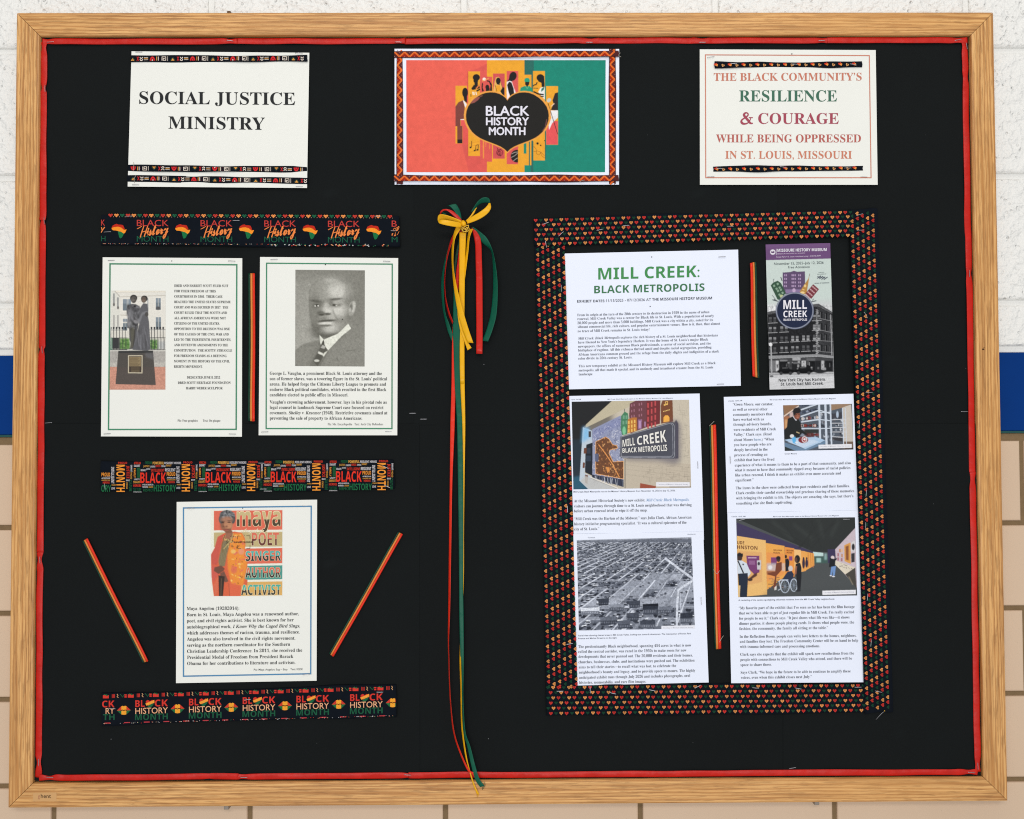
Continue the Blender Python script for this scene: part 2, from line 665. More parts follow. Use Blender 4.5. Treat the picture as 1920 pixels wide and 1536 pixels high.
# ------------------------------------------------------------------ ribbons as ruled strips
def spline(p, n):
    p = np.asarray(p, float)
    q = np.concatenate([2 * p[:1] - p[1:2], p, 2 * p[-1:] - p[-2:-1]])
    out = []
    m = len(p) - 1
    for i in range(m):
        a, b, c, d = q[i], q[i + 1], q[i + 2], q[i + 3]
        for t in np.linspace(0, 1, n, endpoint=False):
            out.append(0.5 * ((2 * b) + (-a + c) * t + (2 * a - 5 * b + 4 * c - d) * t * t + (-a + 3 * b - 3 * c + d) * t ** 3))
    out.append(p[-1])
    return np.array(out)


def strip(name, A, B, dA, dB, mat, crop=PX, parent=None, n=5, arch=0.0006, across=4, thick=0.0003):
    """ribbon between edge A and edge B (crop pixels) at depths dA, dB; a slightly arched section with real thickness"""
    A = np.column_stack([crop(A), np.zeros(len(A)) + dA]); B = np.column_stack([crop(B), np.zeros(len(B)) + dB])
    a, b = spline(A, n), spline(B, n)
    rows = []
    for k in range(across + 1):
        t = k / across
        r = a * (1 - t) + b * t
        r[:, 2] += arch * (1 - (2 * t - 1) ** 2)
        rows.append(P(r[:, 0], r[:, 1], r[:, 2]))
    F = np.stack(rows, 1)                       # along x across
    L = F.shape[0]
    Bk = F + np.array([0, thick, 0])
    V = np.concatenate([F.reshape(-1, 3), Bk.reshape(-1, 3)])
    N = L * (across + 1)
    fs = grid_faces(across, L - 1).tolist()
    # keep the visible side facing -Y
    f0 = V[fs[0]]
    nn = np.cross(f0[1] - f0[0], f0[2] - f0[0])
    back = [[i + N for i in f[::-1]] for f in fs]
    ring = list(range(across + 1)) + [(j + 1) * (across + 1) - 1 for j in range(1, L)] + \
           [(L - 1) * (across + 1) + i for i in range(across - 1, -1, -1)] + [j * (across + 1) for j in range(L - 2, 0, -1)]
    side = [[p, q, q + N, p + N] for p, q in zip(ring, ring[1:] + ring[:1])]
    al = fs + back + side
    if nn[1] > 0:
        al = [f[::-1] for f in al]
    return mk(name, V, al, mat, parent=parent, smooth=True)


def tube(name, pts, r, mat, parent=None, sides=6, n=4):
    p = spline(pts, n)
    t = np.gradient(p, axis=0)
    t /= np.linalg.norm(t, axis=1)[:, None] + 1e-12
    up = np.array([0.13, 0.9, 0.3])
    s1 = np.cross(t, up); s1 /= np.linalg.norm(s1, axis=1)[:, None] + 1e-12
    s2 = np.cross(t, s1)
    an = np.arange(sides) * 2 * math.pi / sides
    V = p[:, None] + r * (np.cos(an)[None, :, None] * s1[:, None] + np.sin(an)[None, :, None] * s2[:, None])
    fs = []
    for i in range(len(p) - 1):
        for k in range(sides):
            fs.append([i * sides + k, i * sides + (k + 1) % sides, (i + 1) * sides + (k + 1) % sides, (i + 1) * sides + k])
    fs.append(list(range(sides))[::-1]); fs.append([(len(p) - 1) * sides + k for k in range(sides)])
    return mk(name, V.reshape(-1, 3), fs, mat, parent=parent, smooth=True)


def p3(crop, pts):
    a = np.asarray(pts, float)
    uv = crop(a[:, :2])
    return P(uv[:, 0], uv[:, 1], a[:, 2])


def tape(name, quad, depth, mat, label, group, wob=0.6, thick=0.0010, curl=0.0012, n=(60, 4), cat='ribbon trim'):
    return Sheet(name, quad, depth, mat, label, cat, group, n=n, thick=thick, curl=curl, wob=wob, soft=True)
# ================================================================== THE WALL: painted blocks, blue band, glazed bricks
def slab_mesh(rects, d0, d1, bev, seg=2):
    """boxes x0,x1,z0,z1 with rounded front edges, back at d0, front at d1 (metres from the wall plane)"""
    V, F = [], []
    for (x0, x1, z0, z1) in rects:
        rings = [(0.0, d0)]
        for k in range(seg + 1):
            a = k / seg * math.pi / 2
            rings.append((bev * (1 - math.cos(a)), d1 - bev + bev * math.sin(a)))
        base = len(V)
        for ins, d in rings:
            V += [(x0 + ins, -d, z1 - ins), (x1 - ins, -d, z1 - ins), (x1 - ins, -d, z0 + ins), (x0 + ins, -d, z0 + ins)]
        for r in range(len(rings) - 1):
            for k in range(4):
                a, b = base + r * 4 + k, base + r * 4 + (k + 1) % 4
                F.append([a, a + 4, b + 4, b])
        last = base + (len(rings) - 1) * 4
        F.append([last + 3, last + 2, last + 1, last])
    return np.array(V), F


def block_paint():
    m, nt, b = new_mat('white_block_paint', 0.5, 0.35)
    v = coords(nt)
    c = lin((246, 246, 243))
    nt.links.new(mix(nt, noise(nt, v, 5, 2), c * 0.96, c), b.inputs['Base Color'])
    b1 = bump(nt, b, noise(nt, v, 88, 2, 0.5), 0.9, 0.0075)
    pit = nd(nt, 'ShaderNodeTexVoronoi', Scale=130.0)
    nt.links.new(v, pit.inputs['Vector'])
    pits = ramp(nt, pit.outputs['Distance'], [(0.10, 0.0), (0.34, 1.0)])
    some = ramp(nt, noise(nt, v, 60, 1), [(0.46, 1.0), (0.58, 0.0)])
    b2 = bump(nt, b, mix(nt, some, pits, (1, 1, 1)), 0.6, 0.0035, b1)
    bump(nt, b, noise(nt, v, 14, 2), 0.4, 0.006, b2)
    return m


def joint_paint():
    m, nt, b = new_mat('white_joint_paint', 0.5, 0.35)
    v = coords(nt)
    c = lin((240, 240, 237))
    nt.links.new(mix(nt, noise(nt, v, 9, 2), c * 0.96, c), b.inputs['Base Color'])
    bump(nt, b, noise(nt, v, 45, 3), 0.5, 0.003)
    return m


def band_paint():
    m, nt, b = new_mat('blue_band_paint', 0.7, 0.08)
    v = coords(nt)
    c = lin((4, 54, 124))
    nt.links.new(mix(nt, noise(nt, v, 12, 3), c * 0.86, c * 1.12), b.inputs['Base Color'])
    bump(nt, b, noise(nt, v, 70, 3), 0.35, 0.002)
    return m


def glaze():
    m, nt, b = new_mat('beige_glaze', 0.30, 0.45)
    v = coords(nt)
    c = lin((219, 192, 165))
    col = mix(nt, noise(nt, v, 3.5, 3), c * 0.93, c * 1.04)
    speck = ramp(nt, noise(nt, v, 420, 2), [(0.26, 0.0), (0.30, 1.0)])
    nt.links.new(mix(nt, speck, c * 0.80, col), b.inputs['Base Color'])
    bump(nt, b, noise(nt, v, 16, 3), 0.25, 0.002)
    return m


zc = lambda u, v: float(P(u, v, 0.0)[2])
xc = lambda u, v: float(P(u, v, 0.0)[0])
XL, XR, ZB, ZT = -1.55, 1.55, -1.15, 1.05
zblue_t, zblue_b = zc(0, 667), zc(0, 820)
wall_V, wall_F = slab_mesh([(XL, XR, ZB, zblue_b)], -0.05, -0.004, 0.0005)
wall = tag(mk('wall', wall_V, wall_F, M['grout']), 'school corridor wall of white painted blocks, blue band and beige glazed bricks', 'wall', kind='structure')
V_, F_ = slab_mesh([(XL, XR, zblue_t, ZT)], -0.05, -0.0055, 0.0005)
mk('mortar_joint', V_, F_, joint_paint(), parent=wall)
# courses of 8 in x 16 in blocks
z1 = zc(10, 333); z0 = zc(10, 95); hb = z0 - z1
xj = xc(395, 12); wb = (xc(1813, 12) - xj) / 3
rects = []
k = 2
z_top = z0 + 2 * hb
for r in range(7):
    zt, zb = z_top - r * hb, z_top - (r + 1) * hb
    off = 0 if r % 2 == 1 else wb / 2
    if zb < zblue_t + 0.012:
        zb = zblue_t + 0.006
    if zt - zb < 0.05:
        break
    for c in range(-6, 7):
        a, b_ = xj + c * wb + off, xj + (c + 1) * wb + off
        a, b_ = max(a, XL), min(b_, XR)
        if b_ - a > 0.03:
            rects.append((a + 0.0045, b_ - 0.0045, zb + 0.0045, zt - 0.0045))
V_, F_ = slab_mesh(rects, -0.02, 0.0, 0.005, 3)
mk('block_cladding', V_, F_, block_paint(), parent=wall)
V_, F_ = slab_mesh([(XL, XR, zblue_b + 0.004, zblue_t)], -0.05, -0.0005, 0.0015)
mk('blue_stripe', V_, F_, band_paint(), parent=wall)
V_, F_ = slab_mesh([(XL, XR, zblue_b, zblue_b + 0.0038)], -0.05, -0.0012, 0.0008)
mk('green_edge', V_, F_, plain('teal_edge_paint', (28, 78, 76), 0.6, 0.3, 0.2, 80), parent=wall)
# glazed bricks
zr = [zc(10, y) for y in (829, 985.5, 1148, 1310.5, 1474.5)]
hr = (zr[0] - zr[4]) / 4
xt = xc(468, 1525); wt = (xc(1566, 1525) - xt) / 3
rects = []
for r in range(0, 6):
    zt, zb = zr[0] - r * hr, zr[0] - (r + 1) * hr
    off = 0 if r % 2 == 0 else wt / 2
    for c in range(-6, 7):
        a, b_ = max(xt + c * wt + off, XL), min(xt + (c + 1) * wt + off, XR)
        if b_ - a > 0.02:
            rects.append((a + 0.0036, b_ - 0.0036, max(zb + 0.0032, ZB), zt - 0.0042))
V_, F_ = slab_mesh(rects, -0.02, 0.0, 0.003, 3)
mk('brick_cladding', V_, F_, glaze(), parent=wall)

# ================================================================== THE BOARD
board = empty('bulletin_board', (0, 0, -0.611))
tag(board, 'large oak framed bulletin board covered in black paper', 'bulletin board')
W2, H2 = 0.7653, 0.6138
RW = 0.0366


def rail(side):
    """mitred frame rail; profile = (distance from the outer edge, depth from the wall)"""
    prof = [(0.0, 0.001), (0.0, 0.0165), (0.0010, 0.0186), (0.0030, 0.0195), (RW - 0.0030, 0.0195), (RW - 0.0009, 0.0187), (RW, 0.0168), (RW, 0.0095)]
    ends = []
    for sgn in (-1, 1):
        row = []
        for (o, d) in prof:
            if side in 'tb':
                x = sgn * (W2 - o); z = (H2 - o) * (1 if side == 't' else -1)
                x -= sgn * 0.0004
            else:
                z = sgn * (H2 - o); x = (W2 - o) * (1 if side == 'r' else -1)
                z -= sgn * 0.0004
            row.append((x, -d, z))
        ends.append(row)
    N = 14
    a, b = np.array(ends[0]), np.array(ends[1])
    rows = [a + (b - a) * t for t in np.linspace(0, 1, N)]
    V = np.concatenate(rows)
    m = len(prof)
    fs = []
    flip = side in 'tr'
    for i in range(N - 1):
        for k in range(m - 1):
            f = [i * m + k, i * m + k + 1, (i + 1) * m + k + 1, (i + 1) * m + k]
            fs.append(f[::-1] if side in 'br' else f)
    fs.append(list(range(m))); fs.append([(N - 1) * m + k for k in range(m)][::-1])
    o = mk('frame_rail', V, fs, M['oak_x'] if side in 'tb' else M['oak_z'], parent=board)
    return o


for s_ in 'tblr':
    rail(s_)
V_, F_ = slab_mesh([(-W2 + 0.03, W2 - 0.03, -H2 + 0.03, H2 - 0.03)], 0.002, D_PANEL, 0.0005)
mk('tack_panel', V_, F_, M['panel'], parent=board)


class Flat:
    def __init__(s, o, d): s.o, s.d = o, d
    def depth(s, u, v): return s.d + 0 * u


# maker's sticker at the lower corner, half worn away
pl = P(np.array([62, 106, 106, 62]), np.array([1487, 1486, 1502, 1503.]), 0.01962)
st = mk('maker_sticker', pl, [[3, 2, 1, 0]], M['label_film'], parent=board)
ik = Ink(Flat(st, 0.0197), Crop(0, 1240, 4.0), 0.0001)
ik.text('hent', 's', 306, 382, 1026, 30, (66, 48, 34))
ik.build('sticker_lettering', M['ink'], st)
ik = Ink(Flat(st, 0.0197), Crop(0, 1240, 4.0), 0.0001)
ik.text('g', 's', 284, 300, 1026, 30, (188, 130, 96))
ik.build('worn_lettering', M['ink'], st)

# a knot in the right rail, small nicks
for (u, v, r) in ((1843.5, 655, 2.2), (1845, 652, 1.0)):
    q = P(np.array([u + r * math.cos(a) * (1 + .3 * math.sin(3 * a)) for a in np.linspace(0, 6.28, 9)[:-1]]),
          np.array([v + r * .8 * math.sin(a) for a in np.linspace(0, 6.28, 9)[:-1]]), 0.01956)
    mk('wood_knot_speck', q, [list(range(8))[::-1]], plain('knot', (70, 42, 20), 0.8), parent=board)

# little clips that hold the frame to the wall, peeping out above and below
for (u, v, wd, hh, lab) in ((424, 1514, 9, 4.5, 'small grey clip peeping out under the frame below the lip ribbon'),
                            (1532, 1505.5, 9, 4.5, 'small grey clip peeping out under the frame below the bordered panel'),
                            (428.5, 23.0, 6, 3.0, 'small brown clip peeping out above the frame over the ministry sign')):
    q = P(np.array([u - wd / 2, u + wd / 2]), np.array([v - hh, v + hh]), 0.012)
    V_, F_ = slab_mesh([(q[0, 0], q[1, 0], q[1, 2], q[0, 2])], 0.0, 0.012, 0.001)
    tag(mk('mounting_clip', V_, F_, plain('clip_metal', (150, 140, 130) if v > 100 else (96, 70, 48), 0.4, 0.5, 0.1, 200, None, 0.5)), lab, 'clip',
        'mounting clips of the board')

# six black paper sheets tacked edge to edge over the panel
seamsT, seamsB = [73, 778, 1457, 1824], [62, 786, 1470, 1838]
TOPY, MIDY, BOTY = 70, 796, 1463
names = ['behind the ministry sign', 'behind the heart poster', 'at the corner beside the courage sign',
         'behind the poet page', 'behind the long bow tails', 'at the corner beside the heart cloth border']
for i in range(6):
    r, c = divmod(i, 3)
    s_ = seamsT if r == 0 else seamsB
    a, b_ = s_[c], s_[c + 1]
    y0, y1 = (TOPY, MIDY + (0 if c != 1 else 0.8)) if r == 0 else (MIDY - 1.5, BOTY)
    dd = D_BLACK + [0.0, 0.0006, 0.0001, 0.0009, 0.0003, 0.0010][i] * 1.1
    Sheet('black_paper_sheet', [(a - (0 if c == 0 else 1.5), y0), (b_, y0), (b_ + (0 if r == 0 else 1), y1), (a - (0 if c == 0 else 1.5), y1)], dd, M['black_paper'],
          ('upper ' if r == 0 else 'lower ') + 'black backing paper ' + names[i], 'backing paper', 'black backing papers on the board', n=(20, 20), thick=0.0006, curl=0.0003)

# red satin ribbon round the inside of the frame, pinched where it is stapled
def pinched(name, pts, widths, horiz, label, d=0.0145):
    pts = np.asarray(pts, float)
    t = np.gradient(pts, axis=0); t /= np.linalg.norm(t, axis=1)[:, None]
    nn = np.stack([-t[:, 1], t[:, 0]], 1) * np.asarray(widths, float)[:, None] / 2
    r = rng.normal(0, 0.0006, len(pts)) + d
    o = strip(name, pts - nn, pts + nn, r, r + rng.normal(0, 0.0004, len(pts)), M['edge_satin'], n=4, arch=0.0005, across=6)
    tag(o, label, 'ribbon', 'red satin ribbon edging the board')


def along(p, q, pinches, n, wd, pin=0.72):
    p, q = np.array(p, float), np.array(q, float)
    L = np.linalg.norm(q - p)
    ts = sorted(set(np.round(np.concatenate([np.linspace(0, 1, n), [k for k in pinches], [min(1, k + 14 / L) for k in pinches], [max(0, k - 14 / L) for k in pinches]]), 5)))
    pts, ws = [], []
    for t in ts:
        pts.append(p + (q - p) * t + rng.normal(0, 0.35, 2))
        ws.append(wd * (pin if any(abs(t - k) < 1e-4 for k in pinches) else 1.0) + rng.normal(0, 0.35))
    return pts, ws


pts, ws = along((79, 78), (1814, 75.5), [0.006, 0.203, 0.385, 0.592, 0.713, 0.843, 0.99], 34, 10.8, 0.8)
pinched('red_ribbon', pts, ws, True, 'red satin ribbon along the top inside edge of the frame')
pts, ws = along((73, 1458.5), (1833, 1447.5), [0.011, 0.218, 0.393, 0.99], 34, 11.3, 0.7)
pinched('red_ribbon', pts, ws, True, 'red satin ribbon along the bottom inside edge under the bow tails', 0.0143)
pts, ws = along((82.5, 79), (72, 1458), [0.008, 0.063, 0.243, 0.418, 0.704, 0.98], 30, 12.2, 0.62)
pinched('red_ribbon', pts, ws, False, 'red satin ribbon down the frame side beside the ministry sign', 0.0140)
pts, ws = along((1809, 78), (1833.5, 1447), [0.006, 0.05, 0.318, 0.60, 0.99], 30, 11.6, 0.72)
pinched('red_ribbon', pts, ws, False, 'red satin ribbon down the frame side beside the heart cloth border', 0.0141)
# ================================================================== TOP ROW
D_P = 0.0142
INKBLK = (36, 38, 40)
# ---- ministry sign
C = Crop(0, 0, 3.0)
sj = Sheet('paper_sign', C([(740, 289), (1740, 297), (1727, 1058), (718, 1050)]), D_P, M['cream_paper'],
           'white paper sign with two lines of black serif capitals and three patterned trims', 'sign', curl=0.0010, lifts=[(420, 352, 70, 16, 0.0018), (244, 100, 24, 18, 0.0015)])
ik = Ink(sj, C)
ik.text('SOCIAL JUSTICE', 'sb', 783, 1660, 584, 69, INKBLK, 591)
ik.text('MINISTRY', 'sb', 947, 1490, 724, 69, INKBLK, 731)
ik.build('heading_lettering')


def folk_trim(quad, x0, period, up, label, lean=0.0, depth=0.0156):
    """narrow black ribbon printed with small folk motifs; x0 = photo x where a motif cell starts"""
    tp = tape('patterned_trim', quad, depth, M['navy_cloth'], label, 'folk patterned trims on the ministry sign', thick=0.0009)
    q = np.asarray(quad, float)
    K = 10.667
    ik = Ink(tp, Crop(0, 0, 1.0), 0.0003)
    CR, RD, GD = (236, 222, 208), (214, 48, 52), (226, 160, 78)
    GN = (60, 92, 74)
    W_ = q[1, 0] - q[0, 0]

    def put(kind, pts, col, x, wd=1.0):
        out = []
        for (a, b) in pts:
            xx = x + a / K
            s = (xx - q[0, 0]) / W_
            yt = q[0, 1] + (q[1, 1] - q[0, 1]) * s; yb = q[3, 1] + (q[2, 1] - q[3, 1]) * s
            f = b / 130.0
            out.append((xx, yt + (yb - yt) * (f if up else 1 - f)))
        if max(o[0] for o in out) > q[1, 0] - 0.5 or min(o[0] for o in out) < q[0, 0] + 0.5:
            return
        if kind == 'p':
            ik.poly(out, col)
        else:
            ik.stroke(out, wd, col, 1)

    x = x0 - period
    while x < q[1, 0]:
        put('p', [(0, 100), (35, 52), (70, 100)], GD, x)
        put('p', [(22, 92), (35, 74), (48, 92)], (120, 60, 30), x + 0.0)
        put('s', [(38, 38), (85, 96)], GN, x, 0.7); put('s', [(-14, 96), (28, 38)], GN, x, 0.7)
        put('s', [(122, 24), (140, 62), (122, 102)], RD, x, 1.1); put('s', [(160, 24), (140, 62), (160, 102)], RD, x, 1.1)
        for yy in (30, 72):
            put('s', [(186, yy), (192, yy + 20), (210, yy + 26), (228, yy + 20), (234, yy)], CR, x, 1.5)
        for yy in (40, 62, 84):
            put('s', [(262, yy), (345, yy - 2)], GD if yy == 62 else CR, x, 0.8)
        arc = [(432 + 52 * math.cos(a), 100 - 80 * math.sin(a)) for a in np.linspace(0, math.pi, 10)]
        put('p', arc, RD, x)
        arc = [(432 + 26 * math.cos(a), 100 - 42 * math.sin(a)) for a in np.linspace(0, math.pi, 8)]
        put('s', arc, (110, 16, 20), x, 0.9)
        put('p', [(422, 100), (422, 80), (442, 80), (442, 100)], CR, x)
        put('s', [(518, 22), (518, 98)], GD, x, 1.2); put('s', [(550, 22), (550, 98)], CR, x, 1.3)
        for yy in (30, 60, 90):
            put('s', [(578, yy), (586, yy)], (120, 40, 60), x, 0.7)
        put('s', [(625, 98), (625, 28), (700, 28), (700, 94), (648, 94), (648, 60), (676, 60)], CR, x, 1.5)
        for yy in (28, 46, 64, 82, 100):
            put('s', [(728, yy), (742, yy)], CR, x, 0.9)
        x += period
    ik.build('motif_print', M['dye'])
    return tp


folk_trim([(244.6, 104.2), (576, 103.6), (576.3, 115.8), (245.2, 117)], 245.2, 75.4, True, 'narrow black trim with folk motifs across the top of the ministry sign')
folk_trim([(239.6, 309.4), (575.6, 311.8), (575.5, 323.4), (239.6, 321.4)], 285.5 - 76.2, 76.4, False, 'narrow black folk trim with motifs upside down, above the lowest trim')
folk_trim([(237.6, 328.4), (577.4, 333.4), (577.6, 345.6), (238, 340.4)], 246.4, 76.6, True, 'narrow black folk trim lowest on the ministry sign')

# ---- heart poster
pq = [(739.8, 91.6), (1161, 92), (1160.6, 346.4), (740, 346.4)]
bp = Sheet('poster', pq, D_P, M['cool_paper'], 'red, yellow and green poster with a black heart and zigzag ribbon edging', 'poster', curl=0.0008, n=(32, 24))
k = 7.682
pc = Pic(755, 108, 1142, 330, k, (238, 100, 84), 3)
ox, oy = (840 - 755) * k, (110 - 108) * k           # crop (840,110) coordinates -> picture


def O(pts):
    return [(x + ox, y + oy) for x, y in pts]


SAL, SAL2, YEL, GRN, DGR, BLK, PNK, BRN = (238, 100, 84), (225, 90, 82), (241, 168, 44), (16, 136, 116), (38, 106, 96), (24, 22, 22), (222, 88, 88), (128, 66, 58)
pc.poly(O([(562, 20), (562, 70), (430, 140), (300, 185), (280, 400), (285, 1235), (200, 1235), (300, 1640), (562, 1640)]), SAL2)
pc.poly(O([(560, 0), (1100, 0), (1100, 1640), (560, 1640)]), YEL)
pc.poly(O([(1100, 0), (2400, 0), (2400, 1640), (1100, 1640)]), GRN)
pc.poly(O([(1100, 0), (1238, 0), (1228, 600), (1228, 1640), (1190, 1640), (1190, 600), (1100, 600)]), DGR)
def R(x0, y0, x1, y1, c): pc.poly(O([(x0, y0), (x1, y0), (x1, y1), (x0, y1)]), c)
R(108, 392, 274, 1225, YEL); R(292, 185, 462, 1402, YEL); R(465, 260, 636, 1486, SAL2); R(648, 216, 816, 1442, (212, 82, 84))
R(845, 180, 1008, 1520, PNK); R(1030, 232, 1200, 1536, YEL); R(1225, 178, 1396, 1466, YEL); R(1413, 398, 1584, 1242, YEL)
R(278, 185, 292, 1402, (214, 84, 70)); R(1008, 182, 1022, 1520, (236, 150, 60))
R(275, 395, 292, 1230, (222, 84, 80)); R(1092, 1195, 1128, 1370, GRN); R(1165, 1195, 1180, 1536, DGR); R(1205, 1190, 1228, 1536, DGR)
for (x, y1) in ((512, 1440), (545, 1270), (598, 1305)):
    R(x - 9 if x == 512 else x - 4, 1150, x + 9 if x == 512 else x + 4, y1, (240, 150, 66))
R(1396, 600, 1412, 1450, DGR)
def PO(pts, c): pc.poly(O(pts), c)
def EL(x, y, rx, ry, c, rot=0): pc.ell(x + ox, y + oy, rx, ry, c, 1, 0.05, rot)
def LN(pts, w_, c): pc.line(O(pts), w_, c)
# man in brown suit at the edge
EL(246, 490, 42, 70, BLK); PO([(222, 540), (274, 540), (274, 640), (235, 610)], BLK)
PO([(108, 690), (150, 630), (215, 600), (240, 700), (250, 860), (178, 880), (180, 975), (108, 975)], BRN)
PO([(215, 600), (235, 610), (270, 660), (250, 710)], (240, 236, 240)); LN([(180, 878), (250, 878)], 10, (240, 240, 240))
PO([(132, 970), (208, 970), (208, 1170), (132, 1170)], BRN); R(132, 1165, 208, 1222, BLK)
R(184, 884, 292, 970, (236, 92, 88)); R(210, 970, 292, 1230, (230, 88, 82))
# woman with short hair
EL(408, 272, 52, 48, BLK); EL(400, 318, 34, 36, BLK); PO([(378, 320), (432, 320), (428, 400), (385, 400)], BLK)
PO([(335, 430), (375, 375), (410, 400), (450, 370), (460, 430), (425, 460), (345, 450)], BLK); PO([(388, 395), (400, 430), (445, 370), (455, 385), (405, 450)], (238, 132, 70))
PO([(345, 455), (420, 440), (462, 425), (462, 520), (330, 540)], YEL)
for x in (355, 372, 402): LN([(x, 480), (x + 8, 525)], 12, (246, 240, 225))
LN([(410, 470), (462, 440)], 22, BLK); LN([(330, 510), (330, 550)], 12, BLK)
# dancer
PO([(490, 345), (505, 360), (500, 420), (520, 470), (490, 475), (482, 410)], BLK)
PO([(560, 310), (600, 320), (632, 370), (636, 470), (600, 475), (612, 390), (590, 335), (560, 330)], BLK)
EL(566, 410, 28, 34, BLK); PO([(545, 430), (600, 420), (600, 480), (545, 480)], BLK)
EL(522, 298, 24, 24, (250, 240, 226)); LN([(490, 325), (590, 285)], 10, (240, 176, 80))
# woman with braids
PO([(672, 330), (690, 270), (735, 262), (755, 310), (800, 470), (812, 560), (650, 480)], (240, 182, 96))
EL(724, 322, 34, 48, BLK); PO([(702, 340), (745, 340), (745, 380), (700, 370)], BLK)
PO([(690, 390), (745, 380), (765, 480), (680, 480)], YEL); LN([(676, 375), (705, 475)], 7, (90, 44, 30)); LN([(760, 345), (795, 460)], 6, (110, 50, 36))
PO([(752, 470), (790, 410), (812, 420), (812, 560), (790, 530)], BLK)
# player
EL(935, 255, 52, 66, BLK, 0.3); PO([(885, 250), (930, 330), (860, 335), (846, 330), (875, 300)], BLK)
PO([(846, 335), (890, 320), (925, 335), (975, 470), (972, 520), (850, 600), (846, 500)], (246, 236, 240))
PO([(850, 380), (880, 332), (915, 345), (945, 430), (955, 520), (900, 560), (872, 480)], BLK); LN([(925, 340), (972, 480)], 8, (236, 120, 110))
# worker in green
PO([(1036, 470), (1046, 420), (1095, 398), (1180, 398), (1215, 440), (1215, 490), (1036, 490)], (30, 150, 118)); PO([(1110, 320), (1175, 320), (1168, 375), (1140, 405), (1112, 375)], BLK)
PO([(1100, 335), (1100, 300), (1120, 280), (1160, 280), (1178, 305), (1178, 335)], (30, 160, 124)); LN([(1115, 400), (1140, 432), (1165, 400)], 5, (130, 200, 140))
# saxophonist
EL(1330, 275, 55, 50, BLK); PO([(1290, 280), (1385, 250), (1392, 410), (1350, 410), (1345, 350), (1300, 330)], BLK)
LN([(1285, 340), (1270, 375), (1240, 380), (1228, 400)], 16, BLK); LN([(1230, 425), (1300, 428)], 9, BLK)
PO([(1335, 420), (1394, 405), (1394, 590), (1330, 520), (1300, 480)], (240, 240, 236)); PO([(1345, 435), (1392, 400), (1380, 450), (1340, 480)], (26, 120, 104))
LN([(1230, 475), (1300, 510), (1380, 520)], 22, BLK); LN([(1300, 540), (1380, 548)], 16, BLK)
# singer
PO([(1584, 485), (1540, 500), (1520, 560), (1505, 600), (1520, 650), (1480, 740), (1584, 750)], (40, 34, 36))
R(1415, 900, 1582, 1240, (232, 86, 88)); PO([(1460, 750), (1582, 745), (1582, 850), (1500, 930), (1455, 1030), (1450, 960), (1490, 850)], (240, 238, 240))
PO([(1480, 690), (1530, 640), (1530, 655), (1490, 690)], (250, 220, 200)); EL(1455, 600, 26, 34, (200, 204, 200), 0.7); LN([(1440, 640), (1580, 1090)], 9, (44, 24, 34))
# lower motifs
for (x, y) in ((325, 1280), (385, 1325), (425, 1315)): EL(x, y, 17, 12, BLK, -0.5)
LN([(338, 1275), (340, 1185)], 8, BLK); LN([(398, 1322), (402, 1250), (436, 1238), (434, 1310)], 9, BLK)
for y in (1215, 1255, 1340): LN([(305, y + 8), (450, y - 20)], 3, (190, 110, 40))
for r_, x, y in ((44, 745, 1355), (24, 740, 1360)):
    a_ = np.linspace(0, 6.28, 22); LN([(x + r_ * math.cos(t), y + r_ * math.sin(t)) for t in a_], 9, (96, 20, 30))
LN([(705, 1280), (760, 1410)], 9, (96, 20, 30)); LN([(790, 1270), (740, 1330)], 9, (96, 20, 30))
EL(995, 1405, 92, 92, BLK); R(1008, 1290, 1024, 1520, YEL); R(1022, 1290, 1092, 1500, YEL)
for q_ in ([(915, 1375), (960, 1350), (1006, 1345)], [(908, 1425), (960, 1400), (1006, 1360)], [(940, 1475), (985, 1440), (1006, 1430)]): LN(q_, 7, (190, 180, 170))
for (x, y, r_) in ((1290, 1222, 17), (1335, 1250, 11), (1392, 1182, 8)): EL(x, y, r_, r_, BLK)
LN([(1235, 1265), (1270, 1300), (1275, 1370), (1310, 1390), (1340, 1350), (1390, 1400)], 5, (120, 70, 30)); LN([(1235, 1340), (1290, 1330), (1330, 1345), (1350, 1400), (1390, 1430)], 5, (120, 70, 30))
# the heart
left = [(855, 605), (828, 565), (790, 535), (740, 508), (680, 490), (610, 485), (540, 494), (470, 520), (400, 565), (340, 620), (290, 690), (266, 755), (258, 815), (262, 885), (280, 945), (310, 1005),
        (350, 1060), (400, 1105), (460, 1145), (540, 1182), (620, 1212), (700, 1243), (760, 1270), (815, 1305), (855, 1345)]
hp = left + [(1710 - x, y) for x, y in left[::-1]]
cx, cy = 855, 850
PO([(cx + (x - cx) * 1.05, cy + (y - cy) * 1.045 - 4) for x, y in hp], (242, 166, 72))
PO(hp, (24, 22, 20))
PO([(330, 650), (345, 610), (390, 570), (440, 550), (462, 560), (430, 600), (380, 635)], (150, 82, 76)); EL(475, 540, 26, 9, (120, 74, 62), -0.3)
PO([(1350, 1050), (1395, 985), (1418, 870), (1428, 880), (1415, 960), (1390, 1020)], (120, 74, 70))
pc.noise(0.035, 40, seed=3); pc.noise(0.03, 9, seed=4)
pc.build(bp, [((u - 755) * k, (v - 108) * k) for u, v in ((761.7, 113), (1135.6, 113), (1134.4, 323), (762.2, 323))], dens=1.25)
ik = Ink(bp, Crop(840, 110, k), 0.00035)
WH = (236, 234, 246)
for j, (dx, dy) in enumerate(((-5, 0), (5, 0), (0, -4), (0, 4), (0, 0))):
    ik.text('BLACK', 'g', 549 + dx, 1166 + dx, 820 + dy, 134, WH, lay=j); ik.text('HISTORY', 'g', 551 + dx, 1162 + dx, 958 + dy, 108, WH, lay=j); ik.text('MONTH', 'g', 592 + dx, 1111 + dx, 1100 + dy, 110, WH, lay=j)
ik.build('heading_lettering')


